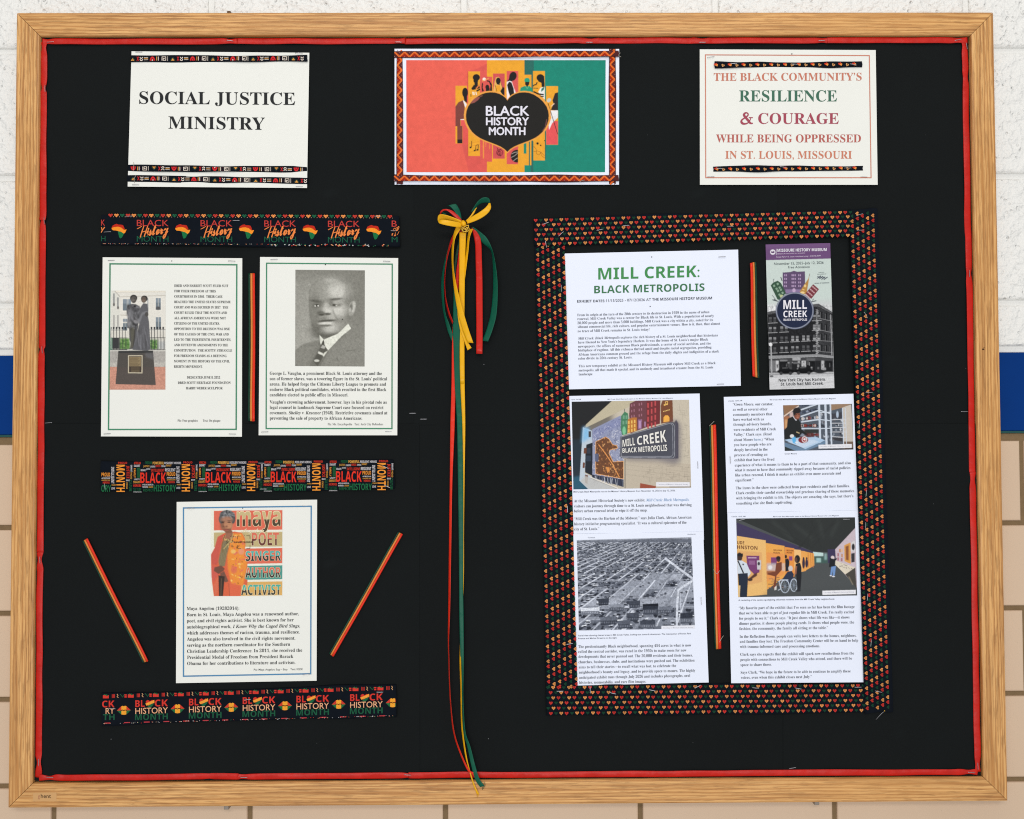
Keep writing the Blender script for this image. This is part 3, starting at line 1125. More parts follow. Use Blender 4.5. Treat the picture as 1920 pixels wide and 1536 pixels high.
def zigzag(quad, vertical, label, depth):
    q = np.asarray(quad, float)
    tp = tape('zigzag_ribbon', quad, depth, M['zig_cloth'], label, 'zigzag ribbons edging the heart poster', n=(6, 60) if vertical else (70, 6), wob=0.7)
    ik = Ink(tp, PX, 0.0003)
    a, b = (q[0] + q[1]) / 2 if vertical else (q[0] + q[3]) / 2, (q[2] + q[3]) / 2 if vertical else (q[1] + q[2]) / 2
    L = np.linalg.norm(b - a); t = (b - a) / L; nn = np.array([-t[1], t[0]])
    half, per = 4.3, 18.75
    m = int(L / (per / 2)) + 1
    pts = [a + t * (i * per / 2 + 1) + nn * half * (1 if i % 2 else -1) for i in range(m)]
    for i in range(1, m - 1):
        c_ = (168, 42, 22) if i % 2 == 0 else (96, 44, 46)
        ik.poly([pts[i - 1] , pts[i], pts[i + 1]], c_)
    for p, r in zip(pts[:-1], pts[1:]):
        ik.stroke([p, r], 3.0, (238, 116, 48), 1)
        for f in (0.25, 0.5, 0.75):
            c = p + (r - p) * f
            ik.disc(c[0], c[1], 0.55, 0.55, (150, 44, 24), 2, 5)
    for i in range(0, m - 1, 2):
        c = a + t * (i * per / 2 + 1) + nn * 3.6
        ik.disc(c[0], c[1], 0.9, 0.9, (150, 120, 120), 1, 6)
        c = a + t * ((i + 1) * per / 2 + 1) - nn * 3.6
        ik.disc(c[0], c[1], 0.9, 0.9, (140, 100, 104), 1, 6)
    ik.build('zigzag_print', M['dye'])


zigzag([(743.2, 93), (755.2, 93.5), (755.6, 345.4), (743.4, 345.6)], True, 'zigzag ribbon down the red side of the heart poster', 0.0155)
zigzag([(1141.8, 92), (1154.6, 91.6), (1154.8, 345), (1142, 345.4)], True, 'zigzag ribbon down the green side of the heart poster', 0.0155)
zigzag([(738.8, 96), (1160.4, 94.6), (1160.6, 107), (739, 108.6)], False, 'orange and brown zigzag ribbon along the top of the heart poster', 0.0166)
zigzag([(738.4, 328.2), (1160, 328.4), (1160.2, 340.6), (738.6, 340.8)], False, 'orange and brown zigzag ribbon along the bottom of the heart poster', 0.0166)

# ---- courage sign
C = Crop(1280, 0, 3.0)
cs = Sheet('paper_sign', C([(96, 278), (1086, 282), (1097, 1040), (97, 1040)]), D_P, M['cream_paper'],
           'cream paper sign with coloured serif capitals inside a thin red border', 'sign', curl=0.0009)
ik = Ink(cs, C)
ik.frame([(128, 309), (1050, 313), (1060, 1000), (130, 1000)], 5.5, (208, 134, 112))
ik.build('border_edging')
ik = Ink(cs, C)
ik.text('THE BLACK COMMUNITY’S', 'sb', 175, 1007, 455, 43, (204, 126, 104), 453)
ik.text('RESILIENCE', 'sb', 318, 868, 571, 62, (66, 112, 92))
ik.text('COURAGE', 'sb', 425, 878, 697, 60, (168, 74, 92))
amp = [(1.0, .05), (.80, .06), (.62, .30), (.38, .62), (.27, .80), (.34, .95), (.48, 1.0), (.60, .92), (.60, .78), (.46, .62), (.24, .47), (.10, .34), (.06, .19), (.16, .04), (.36, 0.0), (.58, .08), (.74, .27), (.84, .56)]
ap = spline(amp, 4)
ik.stroke([(326 + x * 69, 697 - y * 62) for x, y in ap], np.interp(np.linspace(0, 1, len(ap)), [0, .1, .25, .36, .5, .62, .74, .9, 1], [6, 14, 13, 7, 8, 8, 14, 6, 5]), (168, 74, 92))
ik.stroke([(372, 662), (395, 662)], 5, (168, 74, 92), 1)
ik.text('WHILE BEING OPPRESSED', 'sb', 188, 1003, 801, 44, (188, 100, 92))
ik.text('IN ST. LOUIS, MISSOURI', 'sb', 240, 952, 893, 43, (208, 130, 104))
ik.build('heading_lettering')


def heart_trim(quad, x0, label):
    tp = tape('heart_trim', quad, 0.0156, M['navy_cloth'], label, 'narrow heart trims on the courage sign', thick=0.0009, wob=0.8)
    q = np.asarray(quad, float)
    ik = Ink(tp, PX, 0.0003)
    x, i = x0, 0
    while x < q[1, 0] - 3:
        s = (x - q[0, 0]) / (q[1, 0] - q[0, 0])
        y = ((q[0] + q[3]) / 2 + ((q[1] + q[2]) / 2 - (q[0] + q[3]) / 2) * s)[1]
        if i % 2 == 0:
            ik.heart(x - 1.0, y - 1.2, 3.2, (216, 62, 40), 0, -0.3); ik.heart(x + 1.4, y + 0.2, 2.7, (236, 150, 70), 1, -0.4)
        else:
            ik.heart(x, y + 0.6, 3.3, (214, 160, 100), 0, 0.4); ik.heart(x + 0.3, y + 0.5, 1.3, (120, 60, 40), 1, 0.4)
        x += 12.95; i += 1
    ik.build('heart_print', M['dye'])


heart_trim([(1339.6, 116.8), (1616.4, 115.6), (1616.8, 125.8), (1340, 127.6)], 1342.5 + 26 - 25.9, 'narrow black ribbon of small hearts across the top of the courage sign')
heart_trim([(1337.4, 312), (1618, 310.2), (1618.2, 320.4), (1337.6, 323)], 1343.5, 'narrow black ribbon of small hearts across the foot of the courage sign')

# ================================================================== LEFT COLUMN
# ---- wide ribbon with the continent
C = Crop(180, 390, 6.4)
rq = [(190, 401.4), (747.6, 403.4), (750, 463.2), (189.4, 460.6)]
r1 = Sheet('printed_ribbon', rq, 0.0162, M['navy_cloth'], 'wide navy ribbon printed with a small continent between the red, orange and green words', 'ribbon',
           'wide printed ribbons on the board', n=(80, 14), thick=0.003, curl=0.0020, wob=1.1, soft=True)
ik = Ink(r1, C, 0.0004)
RDc, ORc, GRc = (198, 64, 58), (242, 138, 72), (30, 92, 68)
per = 764.5
slope = 2.6 / 558
hx = 0
sty = lambda x: (x - 60) * slope
for i in range(-1, 5):
    x = 490 + i * per
    d = sty(x)
    if i in (0, 1, 2, 3):
        ik.text('BLACK', 'g', x, x + 380, 215 + d, 74, RDc, 217 + d)
        ik.text('MONTH', 'g', x, x + 380, 402 + d, 66, GRc, 404 + d)
        ik.stroke([(x + 40, 352 + d), (x + 62, 280 + d), (x + 86, 212 + d)], [13, 13, 10], ORc, 2)
        ik.stroke([(x + 88, 344 + d), (x + 112, 270 + d), (x + 132, 212 + d)], [13, 13, 10], ORc, 2.1)
        ik.stroke([(x + 2, 250 + d), (x + 30, 236 + d), (x + 62, 216 + d)], [7, 9, 6], ORc, 2.2)
        ik.stroke([(x + 52, 292 + d), (x + 90, 280 + d), (x + 118, 272 + d)], [8, 9, 8], ORc, 2.3)
        for dx, dy in ((0, 0), (5, 0), (0, 4)):
            ik.text('istory', 'cur', x + 112 + dx, x + 376 + dx, 332 + d + dy, 122, ORc, 298 + d + dy, lay=2.4 + dx * .02 + dy * .05)
ik.text('K', 'g', 62, 108, 213, 72, RDc); ik.text('H', 'g', 62, 114, 400, 64, GRc); ik.stroke([(62, 295), (80, 262), (104, 230)], 11, ORc, 1); ik.stroke([(66, 232), (72, 262)], 10, ORc, 1)
x = 490 + 4 * per
ik.text('B', 'g', x, x + 62, 226, 74, RDc); ik.text('H', 'cur', x, x + 92, 340, 112, ORc, 330, lay=2); ik.text('M', 'g', x, x + 70, 412, 64, GRc)
for i in range(0, 5):
    x = 185 + i * per
    d = sty(x)
    T = lambda pts: [(x + a, b + d) for a, b in pts]
    ik.poly(T([(2, 240), (14, 212), (45, 195), (68, 190), (80, 199), (118, 201), (140, 207), (152, 232), (160, 252), (150, 262), (118, 236), (80, 225), (40, 228)]), (192, 44, 28), 1)
    ik.poly(T([(2, 240), (40, 228), (80, 225), (118, 236), (150, 262), (182, 258), (168, 292), (150, 308), (118, 286), (76, 276), (50, 270), (18, 268), (4, 254)]), (250, 150, 44), 1)
    ik.poly(T([(76, 276), (118, 286), (150, 308), (142, 326), (126, 356), (104, 366), (92, 346), (84, 312)]), (28, 112, 66), 1)
cols = ((200, 62, 50), (240, 150, 80), (30, 96, 66))
for i in range(50):
    x = 175 + i * 69.8
    if 75 < x < 3560:
        c_ = cols[i % 3]; d = sty(x)
        ik.poly([(x - 30, 82 + d), (x - 16, 68 + d), (x, 76 + d), (x + 16, 68 + d), (x + 30, 82 + d), (x, 112 + d)], c_)
        ik.disc(x - 10, 86 + d, 5, 4, (14, 20, 28), 1, 5); ik.disc(x + 10, 86 + d, 5, 4, (14, 20, 28), 1, 5)
        ik.disc(x + 35, 106 + d, 4, 4, (230, 190, 150), 1, 5)
for i in range(210):
    x = rng.uniform(70, 3550); c_ = [(200, 62, 50), (240, 170, 120), (200, 200, 200), (40, 96, 66)][rng.integers(4)]
    d = sty(x)
    k_ = 1.0 if x < 2100 else 2.0
    ik.disc(x, 424 + d + rng.uniform(0, 9) + (rng.uniform(-4, 14) if x > 2100 else 0), rng.uniform(3, 6) * k_, rng.uniform(2, 4) * k_, c_, 1, 5)
ik.build('word_print', M['dye'])

# ---- statue page
C = Crop(0, 380, 3.4125)
ds = Sheet('paper_page', C([(657, 350), (1550, 356), (1548, 1498), (646, 1496)]), D_P, M['cream_paper'],
           'cream page with a statue photograph beside a column of small black capitals', 'page', 'portrait pages on the board', curl=0.0013)
ik = Ink(ds, C)
ik.frame([(704, 392), (1515, 398), (1511, 1451), (694, 1452)], 9, (74, 140, 108))
ik.build('border_edging')
ik = Ink(ds, C, 0.0004)
rows = [('DRED AND HARRIET SCOTT FILED SUIT', 1460), ('FOR THEIR FREEDOM AT THIS', 1380), ('COURTHOUSE IN 1846.  THEIR CASE', 1423), ('REACHED THE UNITED STATES SUPREME', 1475),
        ('COURT AND WAS DECIDED IN 1857.  THE', 1460), ('COURT RULED THAT THE SCOTTS AND', 1452), ('ALL AFRICAN AMERICANS WERE NOT', 1445), ('CITIZENS OF THE UNITED STATES.', 1405),
        ('OPPOSITION TO THE DECISION WAS ONE', 1470), ('OF THE CAUSES OF THE CIVIL WAR AND', 1463), ('LED TO THE THIRTEENTH, FOURTEENTH,', 1478), ('AND FIFTEENTH AMENDMENTS TO THE', 1459),
        ('CONSTITUTION.  THE SCOTTS’ STRUGGLE', 1485), ('FOR FREEDOM STANDS AS A DEFINING', 1450), ('MOMENT IN THE HISTORY OF THE CIVIL', 1470), ('RIGHTS MOVEMENT.', 1296)]
for i, (t_, xr) in enumerate(rows):
    ik.text(t_, 'sb', 1115 - 0.15 * i, xr, 539 + 34.5 * i, 15, (44, 46, 46), 540 + 34.5 * i)
ik.flush('body_lettering')
for t_, a, b_, y in (('DEDICATED JUNE 8, 2012', 1196, 1408, 1126), ('DRED SCOTT HERITAGE FOUNDATION', 1138, 1475, 1160), ('HARRY WEBER SCULPTOR', 1190, 1424, 1195)):
    ik.text(t_, 'sb', a, b_, y, 15, (44, 46, 46))
ik.flush('dedication_lettering')
ik.text('Pic: Free graphics', 'sr', 1136, 1265, 1402, 14, (70, 70, 66)); ik.text('Text: On plaque', 'sr', 1298, 1410, 1402, 14, (70, 70, 66))
ik.build('credit_lettering')
k = 7.877
pc = Pic(195, 540, 325, 740, k, (236, 232, 222), 4)
W_ = 1024
pc.rect(0, 0, 1024, 640, (232, 229, 220))
pc.poly([(80, 40), (160, 40), (235, 130), (235, 620), (80, 620)], (226, 225, 216)); pc.poly([(160, 40), (910, 40), (910, 65), (180, 70)], (238, 232, 218))
pc.line([(160, 45), (235, 130)], 12, (190, 186, 176)); pc.line([(235, 132), (910, 112)], 8, (188, 182, 170)); pc.line([(180, 66), (910, 58)], 6, (205, 200, 190))
for (x0, y0, x1, y1) in ((278, 165, 400, 335), (640, 155, 656, 335), (765, 150, 838, 325), (280, 455, 345, 630), (765, 432, 842, 610)):
    pc.rect(x0 - 14, y0 - 10, x1 + 14, y1 + 14, (240, 236, 226)); pc.rect(x0, y0, x1, y1, (116, 128, 136)); pc.rect(x0, y0, x1, (y0 + y1) / 2 - 20, (138, 150, 160)); pc.line([((x0 + x1) / 2, y0), ((x0 + x1) / 2, y1)], 6, (200, 200, 196))
pc.ell(800, 300, 34, 26, (90, 90, 92), 1, .3); pc.rect(280, 500, 345, 520, (215, 212, 204)); pc.rect(350, 165, 358, 335, (225, 225, 220))
for x in (135, 195): pc.rect(x, 80 if x < 150 else 140, x + 22, 270 if x < 150 else 310, (140, 142, 142)); pc.ell(x + 12, 245 if x < 150 else 292, 14, 24, (104, 100, 98), 1, .3); pc.rect(x, 400, x + 22, 590, (170, 168, 164))
pc.line([(240, 400), (350, 405)], 12, (196, 190, 178)); pc.rect(80, 640, 910, 760, (222, 218, 208))
for y0, c_ in ((745, (116, 158, 86)), (800, (100, 142, 74))): pc.rect(230, y0, 380, 912, c_, 1, 8); pc.rect(680, y0 + 20, 800, 905, c_, 1, 14)
pc.rect(800, 790, 905, 905, (206, 208, 206), 1, 14)
for i in range(60): pc.ell(rng.uniform(235, 370) if i % 2 else rng.uniform(690, 780), rng.uniform(760, 900), 14, 10, (70, 120, 56) if i % 3 else (150, 186, 110), .6, .5)
pc.rect(75, 905, 910, 940, (206, 204, 196), 1, 4); pc.rect(75, 935, 910, 1165, (176, 172, 166)); pc.rect(75, 1100, 910, 1165, (192, 188, 180), 1, 10)
pc.rect(75, 1165, 910, 1510, (206, 150, 130)); pc.noise(0.10, 14, (75, 935, 910, 1500), 5); pc.noise(0.05, 6, (75, 1165, 910, 1500), 6)
for i in range(14): pc.line([(75, 1180 + i * 26), (910, 1172 + i * 25)], 2.5, (188, 126, 108), .6)
for x in range(100, 910, 43):
    if 340 < x < 660: continue
    pc.line([(x, 600), (x, 915)], 9, (52, 54, 58)); pc.ell(x, 592, 14, 18, (48, 50, 54), 1, .2)
for y in (622, 912, 738): pc.line([(75, y), (345, y)], 8 if y < 900 else 12, (56, 58, 62)); pc.line([(670, y - 2), (910, y - 4)], 8, (56, 58, 62))
for x in range(120, 910, 43):
    if not 340 < x < 660: pc.line([(x, 745), (x, 912)], 6, (66, 68, 70))
pc.rect(125, 735, 222, 900, (58, 58, 60)); pc.rect(75, 735, 125, 915, (74, 132, 104), .7)
# bronze couple
BZ, BZ2, BZ3 = (84, 84, 86), (126, 126, 130), (56, 54, 54)
pc.poly([(345, 260), (410, 235), (470, 240), (530, 275), (540, 420), (500, 560), (480, 900), (360, 905), (410, 860), (375, 760), (370, 600), (345, 590), (350, 420), (332, 330)], BZ, 1, 3)
pc.poly([(380, 600), (430, 540), (470, 560), (445, 880), (380, 890), (400, 760)], (94, 92, 82), 1, 6); pc.poly([(455, 540), (500, 560), (440, 890), (425, 890)], BZ3, .8, 5)
pc.poly([(345, 470), (430, 490), (425, 580), (390, 604), (345, 585)], (112, 112, 112), 1, 4); pc.poly([(345, 290), (400, 330), (440, 470), (480, 510), (450, 530), (400, 480), (350, 410)], BZ2, .8, 6)
pc.poly([(410, 250), (500, 260), (520, 400), (440, 440), (400, 330)], (108, 108, 112), .8, 8); pc.line([(420, 380), (500, 440)], 8, BZ3, .7, 2); pc.line([(470, 250), (470, 430)], 6, (66, 66, 68), .8, 2)
pc.ell(438, 150, 54, 50, (54, 52, 52), 1, .1); pc.ell(438, 172, 42, 52, (88, 84, 80), 1, .1); pc.ell(428, 180, 24, 32, (128, 122, 116), .6, .5); pc.rect(415, 158, 462, 168, (40, 38, 38), .7, 3); pc.ell(440, 205, 20, 6, (52, 46, 44), .7, .4)
pc.poly([(530, 300), (580, 225), (640, 235), (655, 330), (650, 420), (665, 500), (690, 905), (640, 930), (420, 915), (480, 700), (520, 540), (510, 440)], (98, 98, 102), 1, 3)
pc.poly([(520, 450), (560, 360), (640, 340), (640, 370), (570, 400), (540, 490), (490, 520), (480, 490)], (128, 128, 132), .9, 5); pc.ell(630, 390, 26, 34, (80, 78, 76), 1, .2)
pc.ell(596, 158, 50, 46, (58, 56, 54), 1, .1); pc.ell(588, 174, 38, 46, (98, 88, 80), 1, .1); pc.ell(584, 180, 24, 30, (136, 116, 102), .6, .5); pc.rect(560, 160, 610, 170, (44, 40, 40), .6, 3)
for i in range(60):
    x, y = rng.uniform(345, 520), rng.uniform(260, 600)
    pc.ell(x, y, rng.uniform(8, 26), rng.uniform(12, 46), (142, 142, 146) if i % 2 else (46, 46, 48), .4, .6, rng.uniform(-.5, .5))
for i in range(26):
    x = rng.uniform(470, 660); y = rng.uniform(540, 700); e = rng.uniform(-30, 40)
    pc.line([(x, y), (x + e * .4, y + 100), (x + e, y + 220)], rng.uniform(5, 13), (140, 140, 146) if i % 2 else (66, 64, 66), .45, 4)
pc.ell(470, 500, 34, 22, (150, 148, 150), .7, .4, .5); pc.ell(455, 270, 18, 12, (30, 30, 32), .9, .3)
pc.poly([(210, 945), (725, 940), (765, 1435), (170, 1422)], (82, 78, 74)); pc.poly([(210, 930), (725, 925), (725, 960), (210, 962)], (58, 58, 58)); pc.poly([(600, 965), (725, 960), (735, 1060), (620, 1020)], (112, 112, 116), .6, 12)
pc.poly([(200, 1170), (745, 1170), (765, 1435), (170, 1422)], (88, 80, 76), .8); pc.noise(0.05, 10, (180, 940, 750, 1430), 9)
pc.poly([(355, 995), (570, 995), (568, 1262), (355, 1260)], (206, 196, 172)); pc.poly([(368, 1008), (556, 1008), (554, 1248), (368, 1247)], (72, 62, 54)); pc.rect(375, 1018, 545, 1160, (148, 130, 98))
for y in range(1025, 1160, 11): pc.line([(378, y), (rng.uniform(500, 545), y)], 3.5, (84, 70, 54))
for y in (1182, 1200, 1220, 1236): pc.line([(400, y), (525, y)], 4, (170, 150, 110), .7)
pc.noise(0.07, 5, seed=12)
pc.build(ds, [(110, 40), (910, 42), (907, 1502), (78, 1503)], dens=1.5)

# ---- portrait page
C = Crop(460, 380, 3.4125)
vs = Sheet('paper_page', C([(94, 348), (978, 355), (972, 1478), (960, 1489)]) if False else C([(94, 348), (978, 355), (972, 1489), (85, 1489)]), D_P, M['cream_paper'],
           'cream page with a grey portrait of a man in suit and tie above bold text', 'page', 'portrait pages on the board', curl=0.0008, lifts=[(744, 814, 22, 18, 0.0026)])
ik = Ink(vs, C)
ik.frame([(136, 388), (940, 394), (938, 1446), (133, 1446)], 8, (74, 140, 108))
ik.build('border_edging')
ik = Ink(vs, C)
DK = (34, 38, 40)
for i, (t_, xr) in enumerate([('George L. Vaughn, a prominent Black St. Louis attorney and the', 874), ('son of former slaves, was a towering figure in the St. Louis’ political', 907),
                              ('arena. He helped forge the Citizens Liberty League to promote and', 900), ('endorse Black political candidates, which resulted in the first Black', 902), ('candidate elected to public office in Missouri.', 658)]):
    ik.text(t_, 'sb', 156, xr, 1102 + 34.4 * i, 20, DK, 1103 + 34.4 * i)
for i, (t_, xr) in enumerate([('Vaughn’s crowning achievement, however, lays in his pivotal role as', 905), ('legal counsel in landmark Supreme Court case focused on restrict', 884),
                              ('covenants, _Shelley v. Kraemer_ (1948). Restrictive covenants aimed at', 909), ('preventing the sale of property to African Americans.', 748)]):
    ik.text(t_, 'sb', 156, xr, 1286 + 34.2 * i, 20, DK, 1287 + 34.2 * i)
ik.text('Pic: Mo. Encyclopedia   Text: Arch City Defenders', 'sr', 527, 882, 1425, 14, (80, 80, 76))
ik.build('body_lettering')
k = 7.88
pc = Pic(545, 500, 695, 695, k, (152, 150, 140), 4)
G = lambda g, t=0: (g, g - 1 + t, g - 9 + t)
pc.rect(0, 0, 1182, 1536, G(150)); pc.ell(260, 900, 420, 620, G(164), .8, .9); pc.ell(1050, 500, 330, 700, G(128), .8, .9); pc.rect(0, 0, 1182, 180, G(128), .7, 70)
pc.ell(150, 1150, 260, 260, G(172), .6, .9)
# suit
pc.poly([(60, 1240), (180, 1150), (420, 1080), (560, 1240), (700, 1060), (900, 920), (960, 960), (1040, 1040), (1100, 1060), (1100, 1480), (60, 1480)], G(132), 1, 8)
pc.poly([(60, 1260), (200, 1160), (330, 1120), (300, 1300), (250, 1480), (60, 1480)], G(140), .8, 20); pc.poly([(560, 1250), (900, 930), (1040, 1060), (1100, 1090), (1100, 1480), (460, 1480)], G(146), .6, 26)
pc.poly([(430, 1060), (420, 1200), (270, 1480), (420, 1480), (520, 1290)], G(108), .7, 10); pc.line([(820, 1250), (960, 1228)], 10, G(92), .7, 3); pc.line([(680, 1350), (705, 1400)], 12, G(96), .7, 3); pc.line([(820, 1370), (700, 1470)], 8, G(108), .6, 3); pc.line([(560, 1250), (470, 1400), (420, 1480)], 7, G(98), .7, 3)
# head: a darker rim, then the lit planes
rim = [(272, 470), (268, 380), (300, 290), (370, 215), (470, 165), (580, 150), (690, 165), (790, 215), (860, 300), (890, 400), (893, 520), (884, 660), (868, 800), (845, 890), (700, 1000), (560, 1050), (440, 1040), (370, 970), (320, 880), (290, 760), (272, 620)]
pc.poly(rim, G(118), 1, 7)
pc.poly([(x * .955 + 580 * .045, y * .965 + 590 * .035) for x, y in rim], G(146), 1, 14)
pc.ell(600, 320, 260, 150, G(166), .7, .6); pc.ell(500, 400, 180, 70, G(164), .6, .8); pc.ell(700, 370, 150, 110, G(214), .85, .8, .3); pc.ell(590, 210, 120, 42, G(186), .7, .8); pc.ell(356, 640, 56, 260, G(118), .75, .75); pc.ell(410, 330, 120, 110, G(150), .6, .8, -.5)
pc.ell(335, 700, 50, 120, G(130), .6, .8); pc.ell(845, 560, 60, 260, G(128), .6, .8); pc.ell(430, 940, 150, 100, G(104), .8, .7); pc.ell(760, 900, 120, 80, G(150), .5, .8); pc.ell(560, 1020, 190, 44, G(92), .8, .7)
pc.ell(700, 640, 110, 95, G(218), .85, .8); pc.ell(590, 905, 110, 66, G(206), .85, .8, -.2); pc.ell(600, 745, 70, 36, G(194), .7, .7); pc.ell(380, 680, 60, 60, G(140), .5, .8)
# eyes, brows
pc.ell(380, 512, 92, 20, G(84), .8, .6, .16); pc.ell(660, 482, 104, 18, G(84), .8, .6, -.10); pc.ell(590, 545, 46, 50, G(100), .6, .8); pc.ell(452, 540, 40, 44, G(100), .6, .8); pc.ell(520, 520, 60, 60, G(160), .5, .8)
pc.ell(380, 575, 64, 32, G(112), .9, .5); pc.ell(670, 565, 80, 36, G(128), .9, .5); pc.ell(678, 535, 50, 20, G(190), .6, .6); pc.ell(640, 568, 24, 18, G(66), .9, .4); pc.ell(388, 572, 20, 18, G(60), .9, .4)
pc.ell(362, 582, 11, 9, G(236), 1, .4); pc.ell(406, 580, 11, 9, G(236), 1, .4); pc.ell(675, 578, 14, 8, G(214), .8, .5); pc.ell(700, 600, 70, 14, G(180), .6, .6)
# nose, mouth
pc.poly([(500, 540), (560, 545), (600, 640), (600, 690), (470, 690), (470, 640)], G(196), .85, 14); pc.ell(555, 655, 56, 44, G(210), .8, .6); pc.ell(450, 690, 60, 34, G(100), .85, .5); pc.ell(545, 700, 50, 18, G(84), .9, .5); pc.ell(455, 712, 36, 14, G(72), .9, .5); pc.line([(620, 640), (650, 720), (700, 790)], 20, G(120), .6, 8)
pc.ell(530, 800, 130, 16, G(82), .9, .4, -.06); pc.ell(520, 838, 100, 20, G(226), .85, .5, -.05); pc.ell(520, 872, 90, 16, G(110), .85, .5); pc.ell(470, 770, 60, 20, G(130), .6, .6)
# ear
pc.ell(905, 620, 54, 112, G(164), 1, .08, .18); pc.ell(925, 600, 30, 84, G(206), .8, .4, .18); pc.ell(893, 610, 24, 60, G(96), .8, .5, .18); pc.ell(880, 640, 18, 34, G(200), .8, .5); pc.ell(765, 780, 9, 9, G(40), 1, .3)
# collar and tie
pc.poly([(850, 842), (893, 915), (760, 1020), (555, 1235), (500, 1160), (490, 1080), (700, 990)], (233, 234, 222), 1, 2); pc.poly([(425, 1008), (488, 1080), (450, 1160), (436, 1130)], (230, 231, 219), 1, 2)
pc.poly([(488, 1080), (500, 1150), (540, 1240), (480, 1330), (400, 1470), (330, 1400), (420, 1240), (450, 1150)], G(92), 1, 3); pc.poly([(470, 1160), (515, 1180), (500, 1215), (440, 1200)], G(190), .9, 4); pc.poly([(415, 1250), (490, 1290), (470, 1310), (400, 1280)], (228, 228, 218), 1, 4); pc.ell(385, 1390, 36, 18, (226, 226, 216), .9, .4); pc.poly([(500, 1270), (545, 1245), (490, 1330), (470, 1320)], (226, 226, 214), 1, 3); pc.poly([(470, 1100), (488, 1085), (495, 1140), (450, 1160)], G(70), .9, 4)
pc.noise(0.10, 9, seed=21); pc.noise(0.06, 22, seed=22)
pc.build(vs, [(70, 47), (1096, 56), (1092, 1476), (66, 1470)], dens=1.3)

# ---- word ribbon
C = Crop(180, 855, 6.4)
wq = [(188.4, 864.6), (737.6, 861.6), (740.4, 917.6), (187.6, 922.6)]
r2 = Sheet('printed_ribbon', wq, 0.0162, M['navy_cloth'], 'wide black ribbon crowded with red, orange, green and white words', 'ribbon',
           'wide printed ribbons on the board', n=(80, 14), thick=0.0028, curl=0.0018, wob=0.9, soft=True)
ik = Ink(r2, C, 0.0004)
RD, OR, GN, WT, GO = (212, 58, 38), (240, 152, 56), (28, 92, 58), (206, 202, 206), (206, 150, 66)
per = 783.0
for i in range(-1, 5):
    X = 245 + i * per
    dy = -(X - 245) * (4.0 / 3520) * 6.0

    def inside(a, b): return X + a > 58 and X + b < 3570
    def h(t_, a, b, y0, y1, c_, st='b'):
        if inside(a, b): ik.text(t_, st, X + a, X + b, y1 + dy, y1 - y0, c_)
    def v(t_, a, b, y0, y1, c_):
        if inside(a, b): ik.vtext(t_, 'b', X + a, X + b, y0 + dy, y1 + dy, c_)
    v('MONTH', 0, 100, 106, 432, OR); v('JUSTICE', 122, 156, 116, 270, RD); v('SMART', 170, 190, 108, 192, WT); v('PROUD', 168, 188, 198, 278, GO); v('CULTURE', 152, 184, 292, 424, GN); v('STRONG', 116, 134, 318, 396, GO)
    v('FAMILY', 208, 230, 150, 262, OR); h('SMART', 210, 284, 106, 132, WT); h('AFRICAN', 210, 292, 72, 100, RD); h('BRAVE', 116, 160, 284, 303, WT); h('PROUD', 20, 128, 72, 96, RD)
    if inside(245, 285): ik.rect(X + 245, 140 + dy, X + 284, 266 + dy, (24, 70, 40)); v('EQUALITY', 250, 280, 148, 258, GN)
    h('JUSTICE', 322, 396, 112, 134, GO); h('LEADERS', 404, 466, 118, 138, WT); h('HEROES', 470, 530, 110, 134, RD); h('STRONG', 538, 588, 114, 134, WT); h('SMART', 594, 660, 104, 126, GO)
    h('FREEDOM', 345, 425, 66, 98, GN); h('POWERFUL', 436, 570, 70, 102, (232, 172, 80)); h('RESILIENT HEROES', 576, 775, 72, 98, WT)
    h('BRAVE', 292, 350, 160, 184, WT); h('JUSTICE', 356, 406, 150, 168, WT); h('INTELLIGENT', 416, 576, 156, 188, RD); h('RESILIENT', 584, 708, 150, 186, WT); v('INTELLIGENT', 720, 756, 126, 326, WT)
    h('BLACK', 286, 594, 200, 326, (226, 54, 38)); h('PROUD', 604, 706, 196, 240, OR); h('AFRICAN', 604, 706, 254, 270, WT); h('AMERICAN', 604, 706, 279, 294, GO); h('HEROES', 620, 700, 302, 326, RD)
    h('SMART', 202, 284, 300, 328, GO); h('HEROES', 202, 298, 342, 370, RD); h('UNITY', 212, 280, 272, 290, WT); h('AFRICAN AMERICAN', 312, 442, 336, 354, WT); h('WOMEN', 312, 376, 364, 382, WT); h('LEADER', 386, 440, 364, 382, GO)
    h('HISTORY', 448, 716, 348, 426, (30, 104, 64)); h('RESPECT', 322, 446, 394, 426, GN); h('CULTURE', 200, 296, 384, 428, (24, 80, 52)); h('LOVE', 722, 766, 372, 396, WT); h('POWER', 726, 776, 336, 352, GO); h('STRENGTH', 204, 300, 428, 438, WT)
ik.text('ORY', 'b', 64, 180, 430, 80, (30, 104, 64))
ik.build('word_print', M['dye'])

